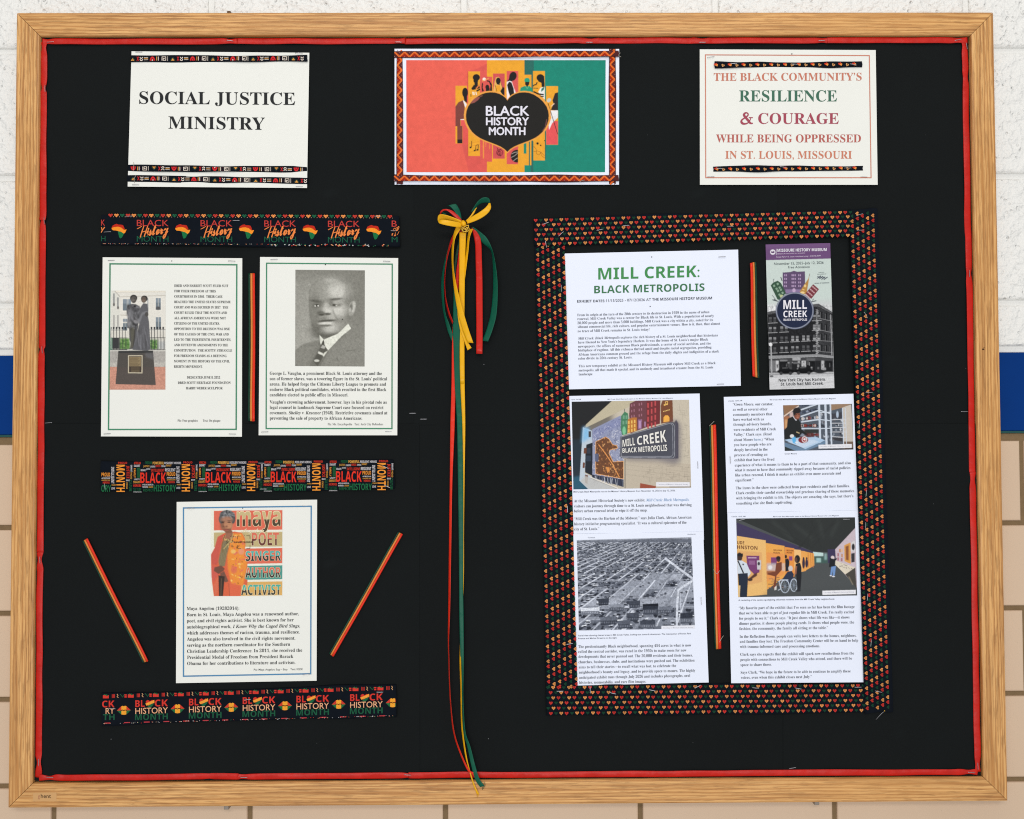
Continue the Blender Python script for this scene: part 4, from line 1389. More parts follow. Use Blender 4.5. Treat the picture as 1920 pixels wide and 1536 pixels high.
# ---- poet page
C = Crop(300, 800, 3.072)
ms = Sheet('paper_page', C([(96, 434), (905, 421), (902, 1464), (92, 1478)]), D_P, M['cream_paper'],
           'white page with a grey haired woman in an orange robe beside stacked words, blue border', 'page', 'portrait pages on the board', curl=0.0013, lifts=[(338, 1278, 26, 20, 0.0022), (592, 940, 22, 16, 0.0015)])
ik = Ink(ms, C)
ik.frame([(135, 469), (871, 459), (868, 1424), (135, 1438)], 7.5, (84, 138, 180))
ik.build('border_edging')
ik = Ink(ms, C)
ik.text('Maya Angelou (19282014):', 'sb', 154, 456, 1057, 18, DK, 1055)
for i, (t_, xr) in enumerate([('Born in St. Louis, Maya Angelou was a renowned author,', 800), ('poet, and civil rights activist. She is best known for her', 770), ('autobiographical work, _I Know Why the Caged Bird Sings_,', 806),
                              ('which addresses themes of racism, trauma, and resilience.', 805), ('Angelou was also involved in the civil rights movement,', 779), ('serving as the northern coordinator for the Southern', 749),
                              ('Christian Leadership Conference. In 2011, she received the', 819), ('Presidential Medal of Freedom from President Barack', 768), ('Obama for her contributions to literature and activism.', 780)]):
    ik.text(t_, 'sb', 154 + 0.3 * i, xr, 1093 + 35.1 * i, 18.5, DK, 1093 + 35.1 * i - (xr - 154) * 0.010)
ik.text('Pic: Maya Angelou Sug – Etsy', 's', 540, 735, 1406, 11, (80, 84, 84), 1404); ik.text('Text: KSDK', 's', 751, 823, 1403, 11, (80, 84, 84))
ik.build('body_lettering')
k = 8.775
pc = Pic(385, 950, 545, 1125, k, (240, 240, 226), 4)
COR, TAN, TEA, SAN, CRM = (226, 112, 88), (198, 180, 130), (82, 156, 144), (224, 178, 104), (246, 234, 200)
def bar(y0, y1, c_, x0=140): pc.poly([(x0, y0 + 12), (1268, y0), (1266, y1 - 4), (x0, y1 + 8)], c_)
bar(58, 384, COR); bar(415, 660, TAN); bar(680, 936, COR, 600); bar(966, 1198, TEA, 640); bar(1230, 1462, SAN, 560)
# robe
pc.poly([(205, 500), (330, 430), (480, 410), (600, 430), (650, 520), (660, 640), (640, 760), (690, 900), (690, 1000), (640, 1180), (695, 1210), (690, 1290), (590, 1300), (580, 1474), (140, 1474), (110, 1240), (95, 960), (95, 790), (155, 680)], (222, 104, 70), 1, 3)
pc.poly([(440, 440), (600, 440), (650, 560), (650, 760), (690, 930), (650, 1180), (620, 1300), (430, 1300), (370, 1000), (360, 800)], (240, 148, 62), 1, 10); pc.poly([(205, 500), (300, 450), (240, 700), (200, 960), (110, 960), (95, 790), (155, 680)], (206, 92, 78), 1, 8)
pc.poly([(100, 970), (210, 990), (230, 1100), (130, 1250), (100, 1150)], (212, 96, 84), .9, 8); pc.poly([(380, 1250), (590, 1300), (580, 1474), (390, 1474)], (226, 108, 76), .9, 8)
for i in range(16): x = 110 + 8 * i; pc.line([(230 - 2 * i, 1130 + 18 * i), (180 - 2 * i, 1230 + 16 * i), (130 + 4 * i, 1320 + 8 * i)], 5, (190, 84, 70) if i % 2 else (242, 150, 116), .6, 2)
for i in range(70):
    x, y = rng.uniform(420, 660), rng.uniform(460, 1290)
    c_ = [(250, 190, 76), (230, 112, 84), (250, 214, 120), (222, 96, 110), (120, 70, 40)][rng.integers(5)]
    pc.ell(x, y, rng.uniform(8, 26), rng.uniform(6, 16), c_, .65, .5, rng.uniform(0, 3))
pc.ell(590, 740, 46, 52, (236, 160, 130), .8, .3); pc.ell(470, 1040, 50, 60, (214, 96, 96), .6, .4); pc.ell(460, 740, 40, 34, (246, 206, 120), .8, .4)
pc.poly([(300, 560), (420, 540), (350, 800), (320, 980), (235, 1000), (215, 900), (260, 680)], (134, 122, 92), 1, 6)
for i in range(8): pc.line([(300 + 14 * i, 620), (250 + 10 * i, 960)], 6, (106, 96, 70) if i % 2 else (160, 148, 112), .6, 3)
pc.poly([(330, 420), (440, 390), (460, 470), (400, 560), (330, 540)], (160, 108, 84), 1, 5)
for i in range(60):
    t_ = rng.uniform(0, 1); pc.ell(310 + 150 * t_ + rng.normal(0, 22), 470 + 200 * math.sin(3.14 * t_) * rng.uniform(.3, 1), 10, 9, [(92, 80, 58), (210, 184, 120), (150, 130, 90)][i % 3], .9, .3)
pc.line([(320, 470), (270, 640), (290, 760)], 16, (128, 108, 70), .9, 2); pc.line([(460, 440), (420, 560), (300, 700)], 14, (196, 170, 110), .9, 2)
# head
pc.ell(352, 290, 98, 130, (176, 122, 92), 1, .05); pc.ell(380, 300, 60, 90, (198, 142, 106), .7, .7); pc.ell(280, 300, 40, 90, (132, 88, 68), .7, .6); pc.poly([(300, 380), (420, 360), (440, 430), (340, 440)], (140, 94, 72), 1, 6)
pc.ell(362, 150, 128, 92, (104, 106, 108), 1, .1, .1); pc.ell(262, 210, 42, 70, (92, 92, 92), 1, .2); pc.ell(458, 200, 36, 82, (84, 84, 84), 1, .2)
for i in range(46): a_ = rng.uniform(0, 6.28); r_ = rng.uniform(.3, .95); pc.ell(362 + 118 * r_ * math.cos(a_), 138 + 78 * r_ * math.sin(a_), 20, 12, (156, 158, 160) if i % 2 else (62, 64, 66), .55, .5, a_)
pc.ell(352, 215, 92, 50, (178, 126, 98), .9, .5); pc.ell(286, 262, 26, 10, (70, 44, 36), .9, .4); pc.ell(392, 258, 30, 10, (70, 44, 36), .9, .4); pc.ell(288, 242, 34, 7, (90, 66, 56), .8, .5); pc.ell(396, 234, 36, 7, (90, 66, 56), .8, .5)
pc.ell(326, 326, 44, 18, (120, 76, 60), .8, .5); pc.ell(326, 300, 20, 34, (194, 138, 104), .7, .6); pc.ell(340, 372, 50, 9, (112, 58, 50), .9, .4); pc.ell(342, 386, 44, 10, (176, 98, 86), .8, .5); pc.ell(402, 320, 30, 26, (206, 146, 108), .6, .7)
# hands on the cane
pc.poly([(150, 1000), (260, 970), (320, 1020), (300, 1060), (220, 1110), (140, 1060)], (118, 78, 64), 1, 5); pc.poly([(240, 1100), (310, 1060), (380, 1230), (330, 1250), (260, 1180)], (124, 84, 70), 1, 4); pc.poly([(215, 1130), (320, 1150), (290, 1474), (225, 1474)], (62, 50, 44), 1, 4); pc.line([(265, 1180), (255, 1470)], 16, (120, 92, 72), .7, 4)
pc.line([(385, 1260), (400, 1474)], 10, (120, 70, 56), .6, 3)
# target marks
for (x, y, sx, sy) in ((530, 485, 1, 1), (735, 480, -1, 1), (530, 688, 1, -1), (735, 688, -1, -1)): pc.line([(x + 60 * sx, y), (x, y), (x, y + 55 * sy)], 9, (60, 50, 34))
pc.noise(0.04, 8, seed=31)
pc.build(ms, [(88, 54), (1270, 54), (1266, 1472), (88, 1474)], dens=1.7)
ik = Ink(ms, Crop(385, 950, k), 0.00035)


def split_word(t_, a, b, y0, y1, top, bot, slope=-0.008, st='b'):
    """two-tone word: a dark lower half overlaid by a lighter upper half, cut at mid-height"""
    co, fs = glyphs(t_, st)
    x0, x1 = co[:, 0].min(), co[:, 0].max()
    cp = cap_of(st) if t_.isupper() else 0.53 * cap_of(st) / 0.72
    kx = (co[:, 0] - x0) / (x1 - x0)
    u = a + kx * (b - a); v_ = y1 + (b - a) * kx * slope - co[:, 1] / cp * (y1 - y0)
    ik.add(ik.c(np.stack([u, v_], 1)), fs, bot, 2)
    mid = (y0 + y1) / 2
    # clip the triangles to the upper half
    pts, fac = [], []
    for f in fs:
        poly_ = [(u[i], v_[i]) for i in f]
        out = []
        for (p, q) in zip(poly_, poly_[1:] + poly_[:1]):
            my = mid
            if p[1] <= my: out.append(p)
            if (p[1] <= my) != (q[1] <= my):
                t = (my - p[1]) / (q[1] - p[1]); out.append((p[0] + (q[0] - p[0]) * t, my))
        if len(out) >= 3:
            fac.append(list(range(len(pts), len(pts) + len(out)))); pts += out
    ik.add(ik.c(pts), fac, top, 3)


for dx, dy in ((-6, -6), (6, -6), (-6, 6), (6, 6)):
    co, fs = glyphs('maya', 'b')
    ik.text('maya', 'b', 520 + dx, 1236 + dx, 322 + dy, 310, (246, 222, 180), 316 + dy, lay=0.5 + dx * .02 + dy * .01)
    for t_, a, b_, y0, y1 in (('POET', 765, 1210, 430, 640), ('SINGER', 665, 1245, 735, 895), ('AUTHOR', 660, 1240, 1005, 1170), ('ACTIVIST', 590, 1240, 1290, 1455)):
        ik.text(t_, 'b', a + dx * .7, b_ + dx * .7, y1 + dy * .7, y1 - y0, CRM, y1 - 5 + dy * .7, lay=0.5 + dx * .02 + dy * .01)
co, fs = glyphs('maya', 'b')
split_word('maya', 520, 1236, 100, 322, (206, 186, 136), (84, 70, 52))
split_word('POET', 765, 1210, 430, 640, (222, 116, 92), (110, 62, 54)); split_word('SINGER', 665, 1245, 735, 895, (92, 176, 170), (50, 52, 54))
split_word('AUTHOR', 660, 1240, 1005, 1170, (220, 116, 94), (62, 56, 56)); split_word('ACTIVIST', 590, 1240, 1290, 1455, (82, 178, 160), (64, 62, 54))
ik.text('Angelou', 'cur', 580, 970, 425, 60, (246, 232, 196), 415, lay=4)
ik.text('GANGSTGEORGE', 'b', 470, 790, 600, 26, (70, 58, 44), 598, lay=4)
ik.build('word_lettering')

# ---- lips ribbon
lq = [(190, 1299.6), (743, 1283.4), (743.6, 1344.4), (190.4, 1359.4)]
r3 = Sheet('printed_ribbon', lq, 0.0162, M['navy_cloth'], 'wide navy ribbon printed with lips between the words, lowest on the board', 'ribbon',
           'wide printed ribbons on the board', n=(80, 14), thick=0.003, curl=0.0018, wob=1.0, soft=True)
ik = Ink(r3, PX, 0.0004)
RD2, TN2, GN2 = (214, 58, 48), (236, 176, 134), (30, 88, 62)
SL = -0.0275
yb = lambda x: 1314.6 + (656.5 - x) * 0.0280
for i in range(-1, 5):
    x = 656.5 - 100.7 * i
    b0 = yb(x)
    if i >= 0 and i < 5:
        ik.text('BL', 'b', x, x + 17.5, b0, 12.6, RD2, b0 + 17 * SL)
        ik.text('CK', 'b', x + 36.5, x + 61, b0 + 37 * SL, 12.6, RD2, b0 + 61 * SL)
        hx, hy = x + 27.5, b0 + 27 * SL - 6.4
        ik.heart(hx, hy, 8.8, (210, 56, 44), 1)
        ik.poly([(hx - 8.6, hy + 0.6), (hx - 2, hy - 2), (hx + 8, hy - 6.4), (hx + 8.6, hy - 1.5), (hx + 1, hy + 2), (hx - 6.6, hy + 4.6)], (244, 160, 60), 2)
        ik.poly([(hx - 5, hy + 5.2), (hx + 1, hy + 2), (hx + 8.2, hy - .8), (hx + 4, hy + 6), (hx - 1, hy + 9)], (30, 100, 64), 2)
        ik.text('HISTORY', 'gl', x, x + 61, b0 + 13, 11.0, TN2, b0 + 13 + 61 * SL, lay=3)
        ik.text('MONTH', 'b', x - 0.5, x + 61, b0 + 24.6, 11.2, GN2, b0 + 24.6 + 61 * SL)
    lx = x - 21.5
    if i == -1: lx = x - 21.5 + 0.5
    ly = yb(lx) + 5.6
    if 200 < lx < 741:
        T = lambda pts: [(lx + a, ly + b + a * SL) for a, b in pts]
        xr = 13 if lx < 728 else 742 - lx
        ik.poly([(min(a, 742.2), b) for a, b in T([(-13, 0), (-5, -7.6), (-2, -8.6), (0, -7.4), (2, -8.6), (5, -7.6), (13, 0), (0, 0.6)])], (206, 60, 46), 0)
        ik.poly([(min(a, 742.2), b) for a, b in T([(-13, 0), (0, 0.6), (13, 0), (6, 6.8), (0, 8.4), (-6, 6.8)])], (34, 106, 62), 0)
        ik.poly([(min(a, 742.2), b) for a, b in T([(-4.6, -7.8), (-2, -8.6), (0, -7.4), (2, -8.6), (4.8, -7.8), (4.6, 7.8), (0, 8.4), (-4.6, 7.6)])], (242, 164, 52), 1)
        ik.stroke(T([(-6, 0), (-2, -0.6), (0, 0.5), (2, -0.6), (6, 0)]), 1.5, (70, 26, 20), 2)
x = 192.0
ik.text('CK', 'b', 191.5, 214.5, 1326.6, 12.4, RD2, 1326); ik.text('RY', 'gl', 198, 214.5, 1338.6, 10.6, TN2, 1338); ik.text('TH', 'b', 193, 215, 1350.4, 11, GN2, 1350)
for i in range(70):
    x = 197 + i * 7.8
    if x > 736: break
    y = 1306.4 + (x - 190) * (1290.2 - 1306.4) / 553
    j = i % 6
    if j == 0: ik.rect(x - 4, y - 2.5, x + 7, y + 3.4, RD2); ik.poly([(x - 4, y - 2.6), (x, y - 5), (x + 2, y - 2.6)], (40, 96, 60), 1); ik.poly([(x + 1, y - 1.2), (x + 3, y - 4.6), (x + 6, y - 1.2)], (40, 96, 60), 1)
    elif j == 1: continue
    elif j == 2:
        for e in (-2.2, 0, 2.2): ik.stroke([(x + e, y - 3.8), (x + e, y + 3)], 1.1, RD2)
    elif j == 3: ik.stroke([(x - 1, y - 4), (x + 1, y - 1.5), (x - 1, y + 0.5), (x + 1.5, y + 3)], 1.2, (226, 172, 120))
    elif j == 4: ik.stroke([(x - 3, y - 3.6), (x + 2, y + 2), (x + 5, y - 3)], 1.3, (40, 96, 60))
    else: ik.rect(x - 2.6, y - 3, x + 1.6, y - 0.6, RD2); ik.rect(x - 2.6, y + 0.4, x + 1.6, y + 3, RD2)
for i in range(15):
    x = 196 + i * 46.0 / 1.25
    if x < 735:
        y = 1356.3 + (x - 190) * (1341.6 - 1356.3) / 553; ik.stroke([(x, y), (x + 11, y - .3)], 1.8, (190, 60, 70))
for i in range(170):
    x = rng.uniform(194, 738); y = 1357.4 + (x - 190) * (1342.4 - 1357.4) / 553
    ik.disc(x, y + rng.uniform(-1.4, .6), rng.uniform(.4, .9), rng.uniform(.4, .8), [(40, 96, 60), (226, 190, 160), (220, 220, 220), (200, 60, 50)][rng.integers(4)], 1, 5)
ik.build('word_print', M['dye'])
# ================================================================== RIGHT PANEL
BT = (44, 48, 58)
HDR = 'Mill Creek: Black Metropolis opens at the Missouri History Museum | St. Louis Magazine'
STAMP = '1/26/26, 10:45 AM'
# ---- heart cloth border
HO, HR, HG = (214, 144, 82), (190, 50, 45), (20, 60, 42)


def heart_cloth(quad, cols, vertical, label, depth, pitch, rowgap, phase=0, wob=0.9):
    q = np.asarray(quad, float)
    s = Sheet('heart_cloth_border', q, depth, M['navy_cloth'], label, 'fabric border', 'heart cloth strips round the article pages',
              n=(8, 90) if vertical else (80, 8), thick=0.0022, curl=0.0017, wob=wob, soft=True)
    ik = Ink(s, PX, 0.0004)
    if vertical:
        L = np.linalg.norm(q[3] - q[0]); Wd = np.linalg.norm(q[1] - q[0])
    else:
        L = np.linalg.norm(q[1] - q[0]); Wd = np.linalg.norm(q[3] - q[0])
    n = int(L / pitch)
    rows = int(Wd / rowgap + 0.35)
    for r in range(rows):
        c = (r + 0.5) * rowgap / Wd
        if c > 0.99: break
        edge = c > 0.93
        off = (r % 2) * 0.5
        for i in range(n + 1):
            a = (i + 0.35 + off) * pitch / L
            if not 0.004 < a < 0.992: continue
            p = quad_uv(q, np.array([c if vertical else a]), np.array([a if vertical else c]))[0]
            p = p + rng.normal(0, 0.12, 2)
            k_ = (i + phase + (r * 2 - r // 2 if not vertical else r * 2 + r // 2)) % 3
            col = (HO, HR, HG)[k_]
            col = tuple(np.array(col) * rng.uniform(0.93, 1.06))
            rad = 3.85 if k_ < 2 else 3.6
            ik.heart(p[0], p[1] + (0.4 if not vertical else 0), rad, col, 0, (0 if not vertical else (math.pi / 2 if label.count('cover') == 0 else -math.pi / 2)))
            if k_ < 2:
                ik.heart(p[0], p[1] + (0.2 if not vertical else 0), rad * 0.42, tuple(np.array(col) * (0.86, 0.8, 0.75)), 1, (0 if not vertical else math.pi / 2))
    ik.build('heart_print', M['dye'])
    return s


heart_cloth([(1002.5, 446), (1057.6, 447), (1083, 1297), (1024, 1297)], 5, True, 'black cloth strip of small hearts upright on the side nearest the bow', 0.0152, 9.42, 9.72, 0)
heart_cloth([(1592.5, 393), (1645.4, 391), (1674.6, 1335), (1621.6, 1338)], 5, True, 'black cloth strip of small hearts upright beside the museum brochure', 0.0172, 9.42, 9.72, 1)
heart_cloth([(1000.8, 408), (1645, 391.5), (1594.5, 444.5), (1002.4, 461.4)] if False else [(1000.8, 408.4), (1600, 393), (1600, 444), (1002.4, 461.4)], 6, False, 'black cloth strip of small hearts across the top of the bordered panel', 0.0166, 9.68, 9.0, 1)
heart_cloth([(1024, 1284), (1628, 1280.5), (1630, 1336.5), (1024.5, 1343)], 6, False, 'black cloth strip of small hearts across the foot of the bordered panel', 0.0160, 9.85, 9.7, 2)

# ---- exhibition notice
C = Crop(960, 380, 3.4125)
ns = Sheet('paper_notice', C([(336, 326), (1447, 301), (1464, 1172), (365, 1195)]), D_P + 0.0006, M['cool_paper'],
           'white exhibition notice with large green headline over three paragraphs', 'notice', curl=0.0008)
ik = Ink(ns, C)
ik.text('MILL CREEK:', 'b', 552, 1200, 493, 74, (70, 146, 84), 476); ik.text('BLACK METROPOLIS', 'b', 526, 1232, 581, 48, (66, 122, 84), 565)
ik.build('heading_lettering')
ik = Ink(ns, C)
ik.text('EXHIBIT DATES:', 'b', 417, 596, 640, 16.5, (58, 60, 70), 637); ik.text('11/15/2025 - 07/12/2026 AT', 's', 604, 890, 636, 17, (70, 72, 84), 629); ik.text('THE MISSOURI HISTORY MUSEUM', 'b', 897, 1280, 628, 17, (58, 60, 70), 619)
ik.flush('dates_lettering')
S2 = -0.0235
L_ = [('From its origin at the turn of the 20th century to its destruction in 1959 in the name of urban', 418, 1263, 727), ('renewal, Mill Creek Valley was a center for Black life in St. Louis. With a population of nearly', 418, 1292, 752),
      ('20,000 people and more than 5,000 buildings, Mill Creek was a city within a city, noted for its', 419, 1286, 778), ('vibrant commercial life, rich culture, and popular entertainment venues. How is it, then, that almost', 420, 1332, 803), ('no trace of Mill Creek remains in St. Louis today?', 420, 880, 830),
      ('_Mill Creek: Black Metropolis_ explores the rich history of a St. Louis neighborhood that historians', 422, 1317, 877), ('have likened to New York’s legendary Harlem. It was the home of St. Louis’s major Black', 422, 1255, 902), ('newspapers, the offices of numerous Black professionals, a center of social activism, and the', 423, 1272, 928),
      ('birthplace of ragtime. All this richness thrived amid and despite racial segregation, providing', 423, 1276, 953), ('African Americans common ground and the refuge from the daily slights and indignities of a stark', 424, 1325, 980), ('color divide in 20th-century St. Louis.', 424, 770, 1005),
      ('This new temporary exhibit at the Missouri History Museum will explore Mill Creek as a Black', 426, 1303, 1054), ('metropolis, all that made it special, and its untimely and intentional erasure from the St. Louis', 426, 1287, 1081), ('landscape.', 427, 518, 1106)]
for t_, a, b_, y in L_:
    ik.text(t_, 'sr', a, b_, y, 15.5, (50, 54, 66), y + (b_ - a) * S2)
ik.build('body_lettering')

# ---- brochure
C = Crop(1430, 455, 5.486)
bs = Sheet('museum_brochure', C([(30, 20), (695, 5), (738, 1497), (72, 1512)]), D_P + 0.0006, M['gloss_paper'],
           'tall museum brochure with purple header, round navy badge and old street corner photograph', 'brochure', curl=0.0010, thick=0.0009)
k = 5.486
pc = Pic(1430, 455, 1570, 735, k, (214, 228, 222), 4)
pc.rect(0, 0, 768, 1536, (204, 217, 212)); pc.poly([(0, 0), (768, 0), (768, 163), (0, 182)], (112, 80, 124)); pc.poly([(0, 0), (768, 0), (768, 40), (0, 60)], (124, 92, 136), .6, 12)
# sky and street corner building in grey
g = lambda v_: (v_, v_ + 1, v_ + 4)
pc.poly([(0, 640), (768, 600), (768, 1536), (0, 1536)], g(206), .9, 30)
pc.poly([(40, 660), (200, 640), (200, 760), (40, 760)], g(226), .9, 20)
pc.poly([(50, 725), (540, 640), (575, 640), (568, 1160), (60, 1175)], g(36)); pc.poly([(560, 640), (718, 730), (726, 1170), (566, 1160)], g(58))
pc.poly([(50, 712), (540, 632), (575, 628), (718, 714), (718, 735), (572, 660), (540, 660), (50, 745)], g(92)); pc.line([(50, 740), (545, 660)], 5, g(30)); pc.line([(575, 662), (718, 738)], 5, g(36))
pc.noise(0.22, 5, (50, 640, 726, 1180), 41); pc.noise(0.15, 14, (50, 640, 726, 1180), 42)
for i in range(46):
    y = 690 + i * 10.2; x = 556 + (8 if i % 2 else 0); pc.rect(x - 10, y, x + 12, y + 6, g(196), .85)
for r, y in enumerate((780, 890, 995, 1100)):
    for c in range(5):
        x = 82 + c * 112 + (6 if c else 0); yy = y - (x - 80) * 0.055 + (10 if r == 0 else 0)
        if (x - 330) ** 2 + (yy - 700) ** 2 < 200 ** 2: continue
        for e in (0, 46):
            pc.rect(x + e - 20, yy - 26, x + e + 14, yy + 34, g(34)); pc.rect(x + e - 17, yy - 22, x + e + 11, yy + 2, g(150 if (r + c) % 3 else 96), .8); pc.rect(x + e - 17, yy + 8, x + e + 11, yy + 30, g(190 if r in (1, 2) and c in (2, 3, 4) else 84), .7)
        pc.line([(x - 28, yy + 40), (x + 70, yy + 35)], 6, g(186), .8)
    for c in range(3):
        x = 588 + c * 48; yy = y - 50 + (x - 560) * 0.28 * (1 if r < 2 else .4) + r * 8
        pc.rect(x, yy - 28, x + 26, yy + 44, g(26)); pc.rect(x + 4, yy - 22, x + 12, yy + 40, g(130), .6)
    yy = y - 4 + r * 8; pc.line([(572, yy), (720, yy + (34 if r < 2 else 10))], 5, g(160), .7)
pc.line([(700, 740), (712, 1160)], 8, g(190), .8)
pc.poly([(58, 1165), (566, 1148), (726, 1165), (728, 1190), (566, 1172), (60, 1196)], g(150)); pc.line([(60, 1200), (566, 1178), (728, 1194)], 7, g(40))
pc.poly([(60, 1200), (566, 1180), (728, 1196), (732, 1340), (66, 1350)], g(70))
for (x0, x1, c_) in ((70, 130, 120), (135, 165, 206), (170, 262, 22), (262, 300, 70), (300, 392, 30), (400, 446, 196), (448, 540, 18), (540, 600, 34), (604, 632, 190), (640, 716, 24)):
    pc.rect(x0, 1215, x1, 1325, g(c_), .95, 3)
pc.rect(306, 1182, 390, 1212, g(176), .9, 2); pc.rect(175, 1205, 255, 1222, g(160), .6, 2); pc.rect(316, 1225, 388, 1250, g(98)); pc.rect(450, 1190, 540, 1216, g(110), .8, 3)
for i in range(40): pc.rect(*(lambda x, y: (x, y, x + rng.uniform(6, 20), y + rng.uniform(10, 44)))(rng.uniform(80, 700), rng.uniform(1215, 1300)), g(int(rng.choice([14, 40, 120, 190]))), .6, 2)
pc.poly([(60, 1340), (735, 1330), (738, 1500), (72, 1512)], g(214)); pc.poly([(60, 1345), (735, 1335), (735, 1352), (60, 1366)], g(120), .8, 6); pc.line([(66, 1385), (736, 1368)], 9, g(158), .6, 4)
for (cx, cy, w_) in ((240, 1325, 92), (425, 1322, 100)): pc.ell(cx, cy, w_, 26, g(16), 1, .12); pc.ell(cx - 10, cy - 26, w_ * .5, 22, g(22), 1, .2); pc.ell(cx - w_ * .55, cy + 20, 17, 17, g(60), 1, .2); pc.ell(cx + w_ * .5, cy + 20, 17, 17, g(60), 1, .2); pc.line([(cx - 40, cy - 34), (cx + 20, cy - 36)], 6, g(130), .7, 2)
pc.ell(590, 1325, 60, 20, g(40), 1, .3)
pc.line([(86, 1060), (94, 1370)], 14, g(170)); pc.ell(82, 1048, 17, 19, g(232), 1, .15); pc.ell(92, 1375, 20, 10, g(100), 1, .3)
for i in range(8): pc.line([(80, 1440 + 9 * i), (300 + 50 * i, 1400 + 12 * i)], 3, g(180), .6, 2)
pc.line([(200, 1500), (738, 1430)], 5, g(170), .6, 3)
# coloured buildings
pc.poly([(205, 308), (285, 303), (320, 290), (355, 300), (435, 296), (438, 520), (210, 530)], (98, 80, 112))
for r in range(4):
    for c in range(3):
        for e in range(3 if c == 1 else 2): pc.rect(222 + c * 76 + e * 16 + (0 if c < 2 else -8), 326 + r * 37, 232 + c * 76 + e * 16 + (0 if c < 2 else -8), 346 + r * 37, (186, 160, 196))
pc.rect(235, 482, 420, 520, (150, 130, 170), .8); pc.ell(322, 492, 17, 22, (196, 170, 204), 1, .1)
pc.poly([(82, 440), (110, 410), (155, 392), (190, 418), (240, 520), (170, 590), (152, 585)], (58, 88, 70)); pc.line([(112, 405), (108, 378), (122, 376)], 5, (60, 66, 74))
for (x, y) in ((105, 440), (142, 420), (130, 470), (162, 458), (145, 492), (175, 480), (160, 530), (192, 512)): pc.poly([(x, y), (x + 18, y - 9), (x + 26, y + 10), (x + 8, y + 20)], (140, 168, 146))
pc.ell(194, 552, 18, 16, (190, 200, 150), 1, .1)
pc.poly([(380, 505), (470, 370), (484, 320), (470, 420), (450, 530), (400, 530)], (184, 138, 72)); pc.line([(484, 320), (480, 345)], 5, (110, 84, 60)); pc.ell(436, 445, 12, 15, (236, 204, 140), 1, .1); pc.ell(410, 515, 22, 12, (240, 210, 150), 1, .1); pc.line([(408, 480), (430, 488)], 10, (236, 200, 130))
pc.poly([(520, 428), (580, 480), (500, 580), (440, 522)], (122, 58, 66))
for r in range(3):
    for c in range(4): x, y = 520 - c * 24 + r * 17, 452 + c * 28 + r * 15; pc.poly([(x - 6, y - 8), (x + 9, y + 3), (x + 1, y + 14), (x - 14, y + 3)], (200, 160, 164))
pc.line([(98, 542), (150, 606)], 5, (70, 76, 86)); pc.line([(100, 588), (155, 604)], 10, (52, 58, 70)); pc.line([(120, 580), (128, 600)], 8, (52, 58, 70)); pc.line([(500, 610), (552, 598)], 9, (52, 58, 70)); pc.line([(512, 596), (524, 578)], 7, (52, 58, 70)); pc.line([(186, 355), (200, 395)], 9, (64, 60, 72))
pc.ell(330, 700, 196, 190, (108, 116, 140), 1, .02); pc.ell(330, 700, 190, 184, (160, 166, 182), 1, .02); pc.ell(330, 700, 183, 177, (38, 46, 72), 1, .02)
for i, (x, y) in enumerate(((560, 375), (582, 380), (604, 386), (628, 388))): pc.line([(x, y - 6), (x + 40, y - 34)], 9, (60, 66, 84))
for i in range(3): pc.line([(562 + 26 * i, 346 + 2 * i), (590 + 24 * i, 362 + 2 * i)], 7, (60, 66, 84))
pc.ell(104, 98, 27, 27, (236, 232, 240), 1, .05); pc.poly([(84, 100), (94, 84), (104, 96), (114, 82), (124, 98), (116, 108), (92, 108)], (96, 64, 110)); pc.rect(139, 65, 143, 127, (226, 220, 232))
pc.noise(0.09, 5, (50, 640, 740, 1510), 43); pc.noise(0.03, 6, seed=44)
pc.build(bs, [(30, 20), (695, 5), (738, 1497), (72, 1512)], mat=M['gloss_ink'], dens=1.4)
ik = Ink(bs, C, 0.0004)
W1 = (240, 238, 246)
ik.text('MISSOURI HISTORY MUSEUM', 'b', 152, 658, 95, 30, W1, 86); ik.text('MISSOURI HISTORICAL SOCIETY', 's', 152, 437, 122, 11, (214, 196, 220), 114); ik.text('Forest Park • St. Louis • mohistory.org • 314.746.4599', 's', 140, 597, 155, 14, (220, 206, 226), 142)
ik.flush('header_lettering')
ik.text('November 15, 2025–July 12, 2026', 's', 117, 627, 231, 26, (58, 70, 76), 218); ik.text('Free Admission', 's', 262, 484, 266, 24, (58, 70, 76), 261)
ik.flush('date_lettering')
ik.text('MILL', 'b', 213, 455, 684, 92, W1, 682); ik.text('CREEK', 'b', 213, 457, 768, 66, W1, 765); ik.text('BLACK METROPOLIS', 'b', 215, 457, 805, 22, W1, 803)
ik.flush('badge_lettering')
ik.text('SUPPORT', 's', 575, 635, 313, 9, (90, 100, 104), 310); ik.text('PROVIDED BY', 's', 562, 655, 331, 9, (90, 100, 104), 327); ik.text('BANK OF AMERICA', 'b', 535, 686, 424, 10, (70, 78, 92), 418)
ik.flush('sponsor_lettering')
ik.text('New York City has Harlem.', 'b', 165, 648, 1430, 30, (40, 42, 48), 1421); ik.text('St. Louis had Mill Creek.', 'b', 187, 627, 1471, 30, (40, 42, 48), 1462)
ik.build('slogan_lettering')

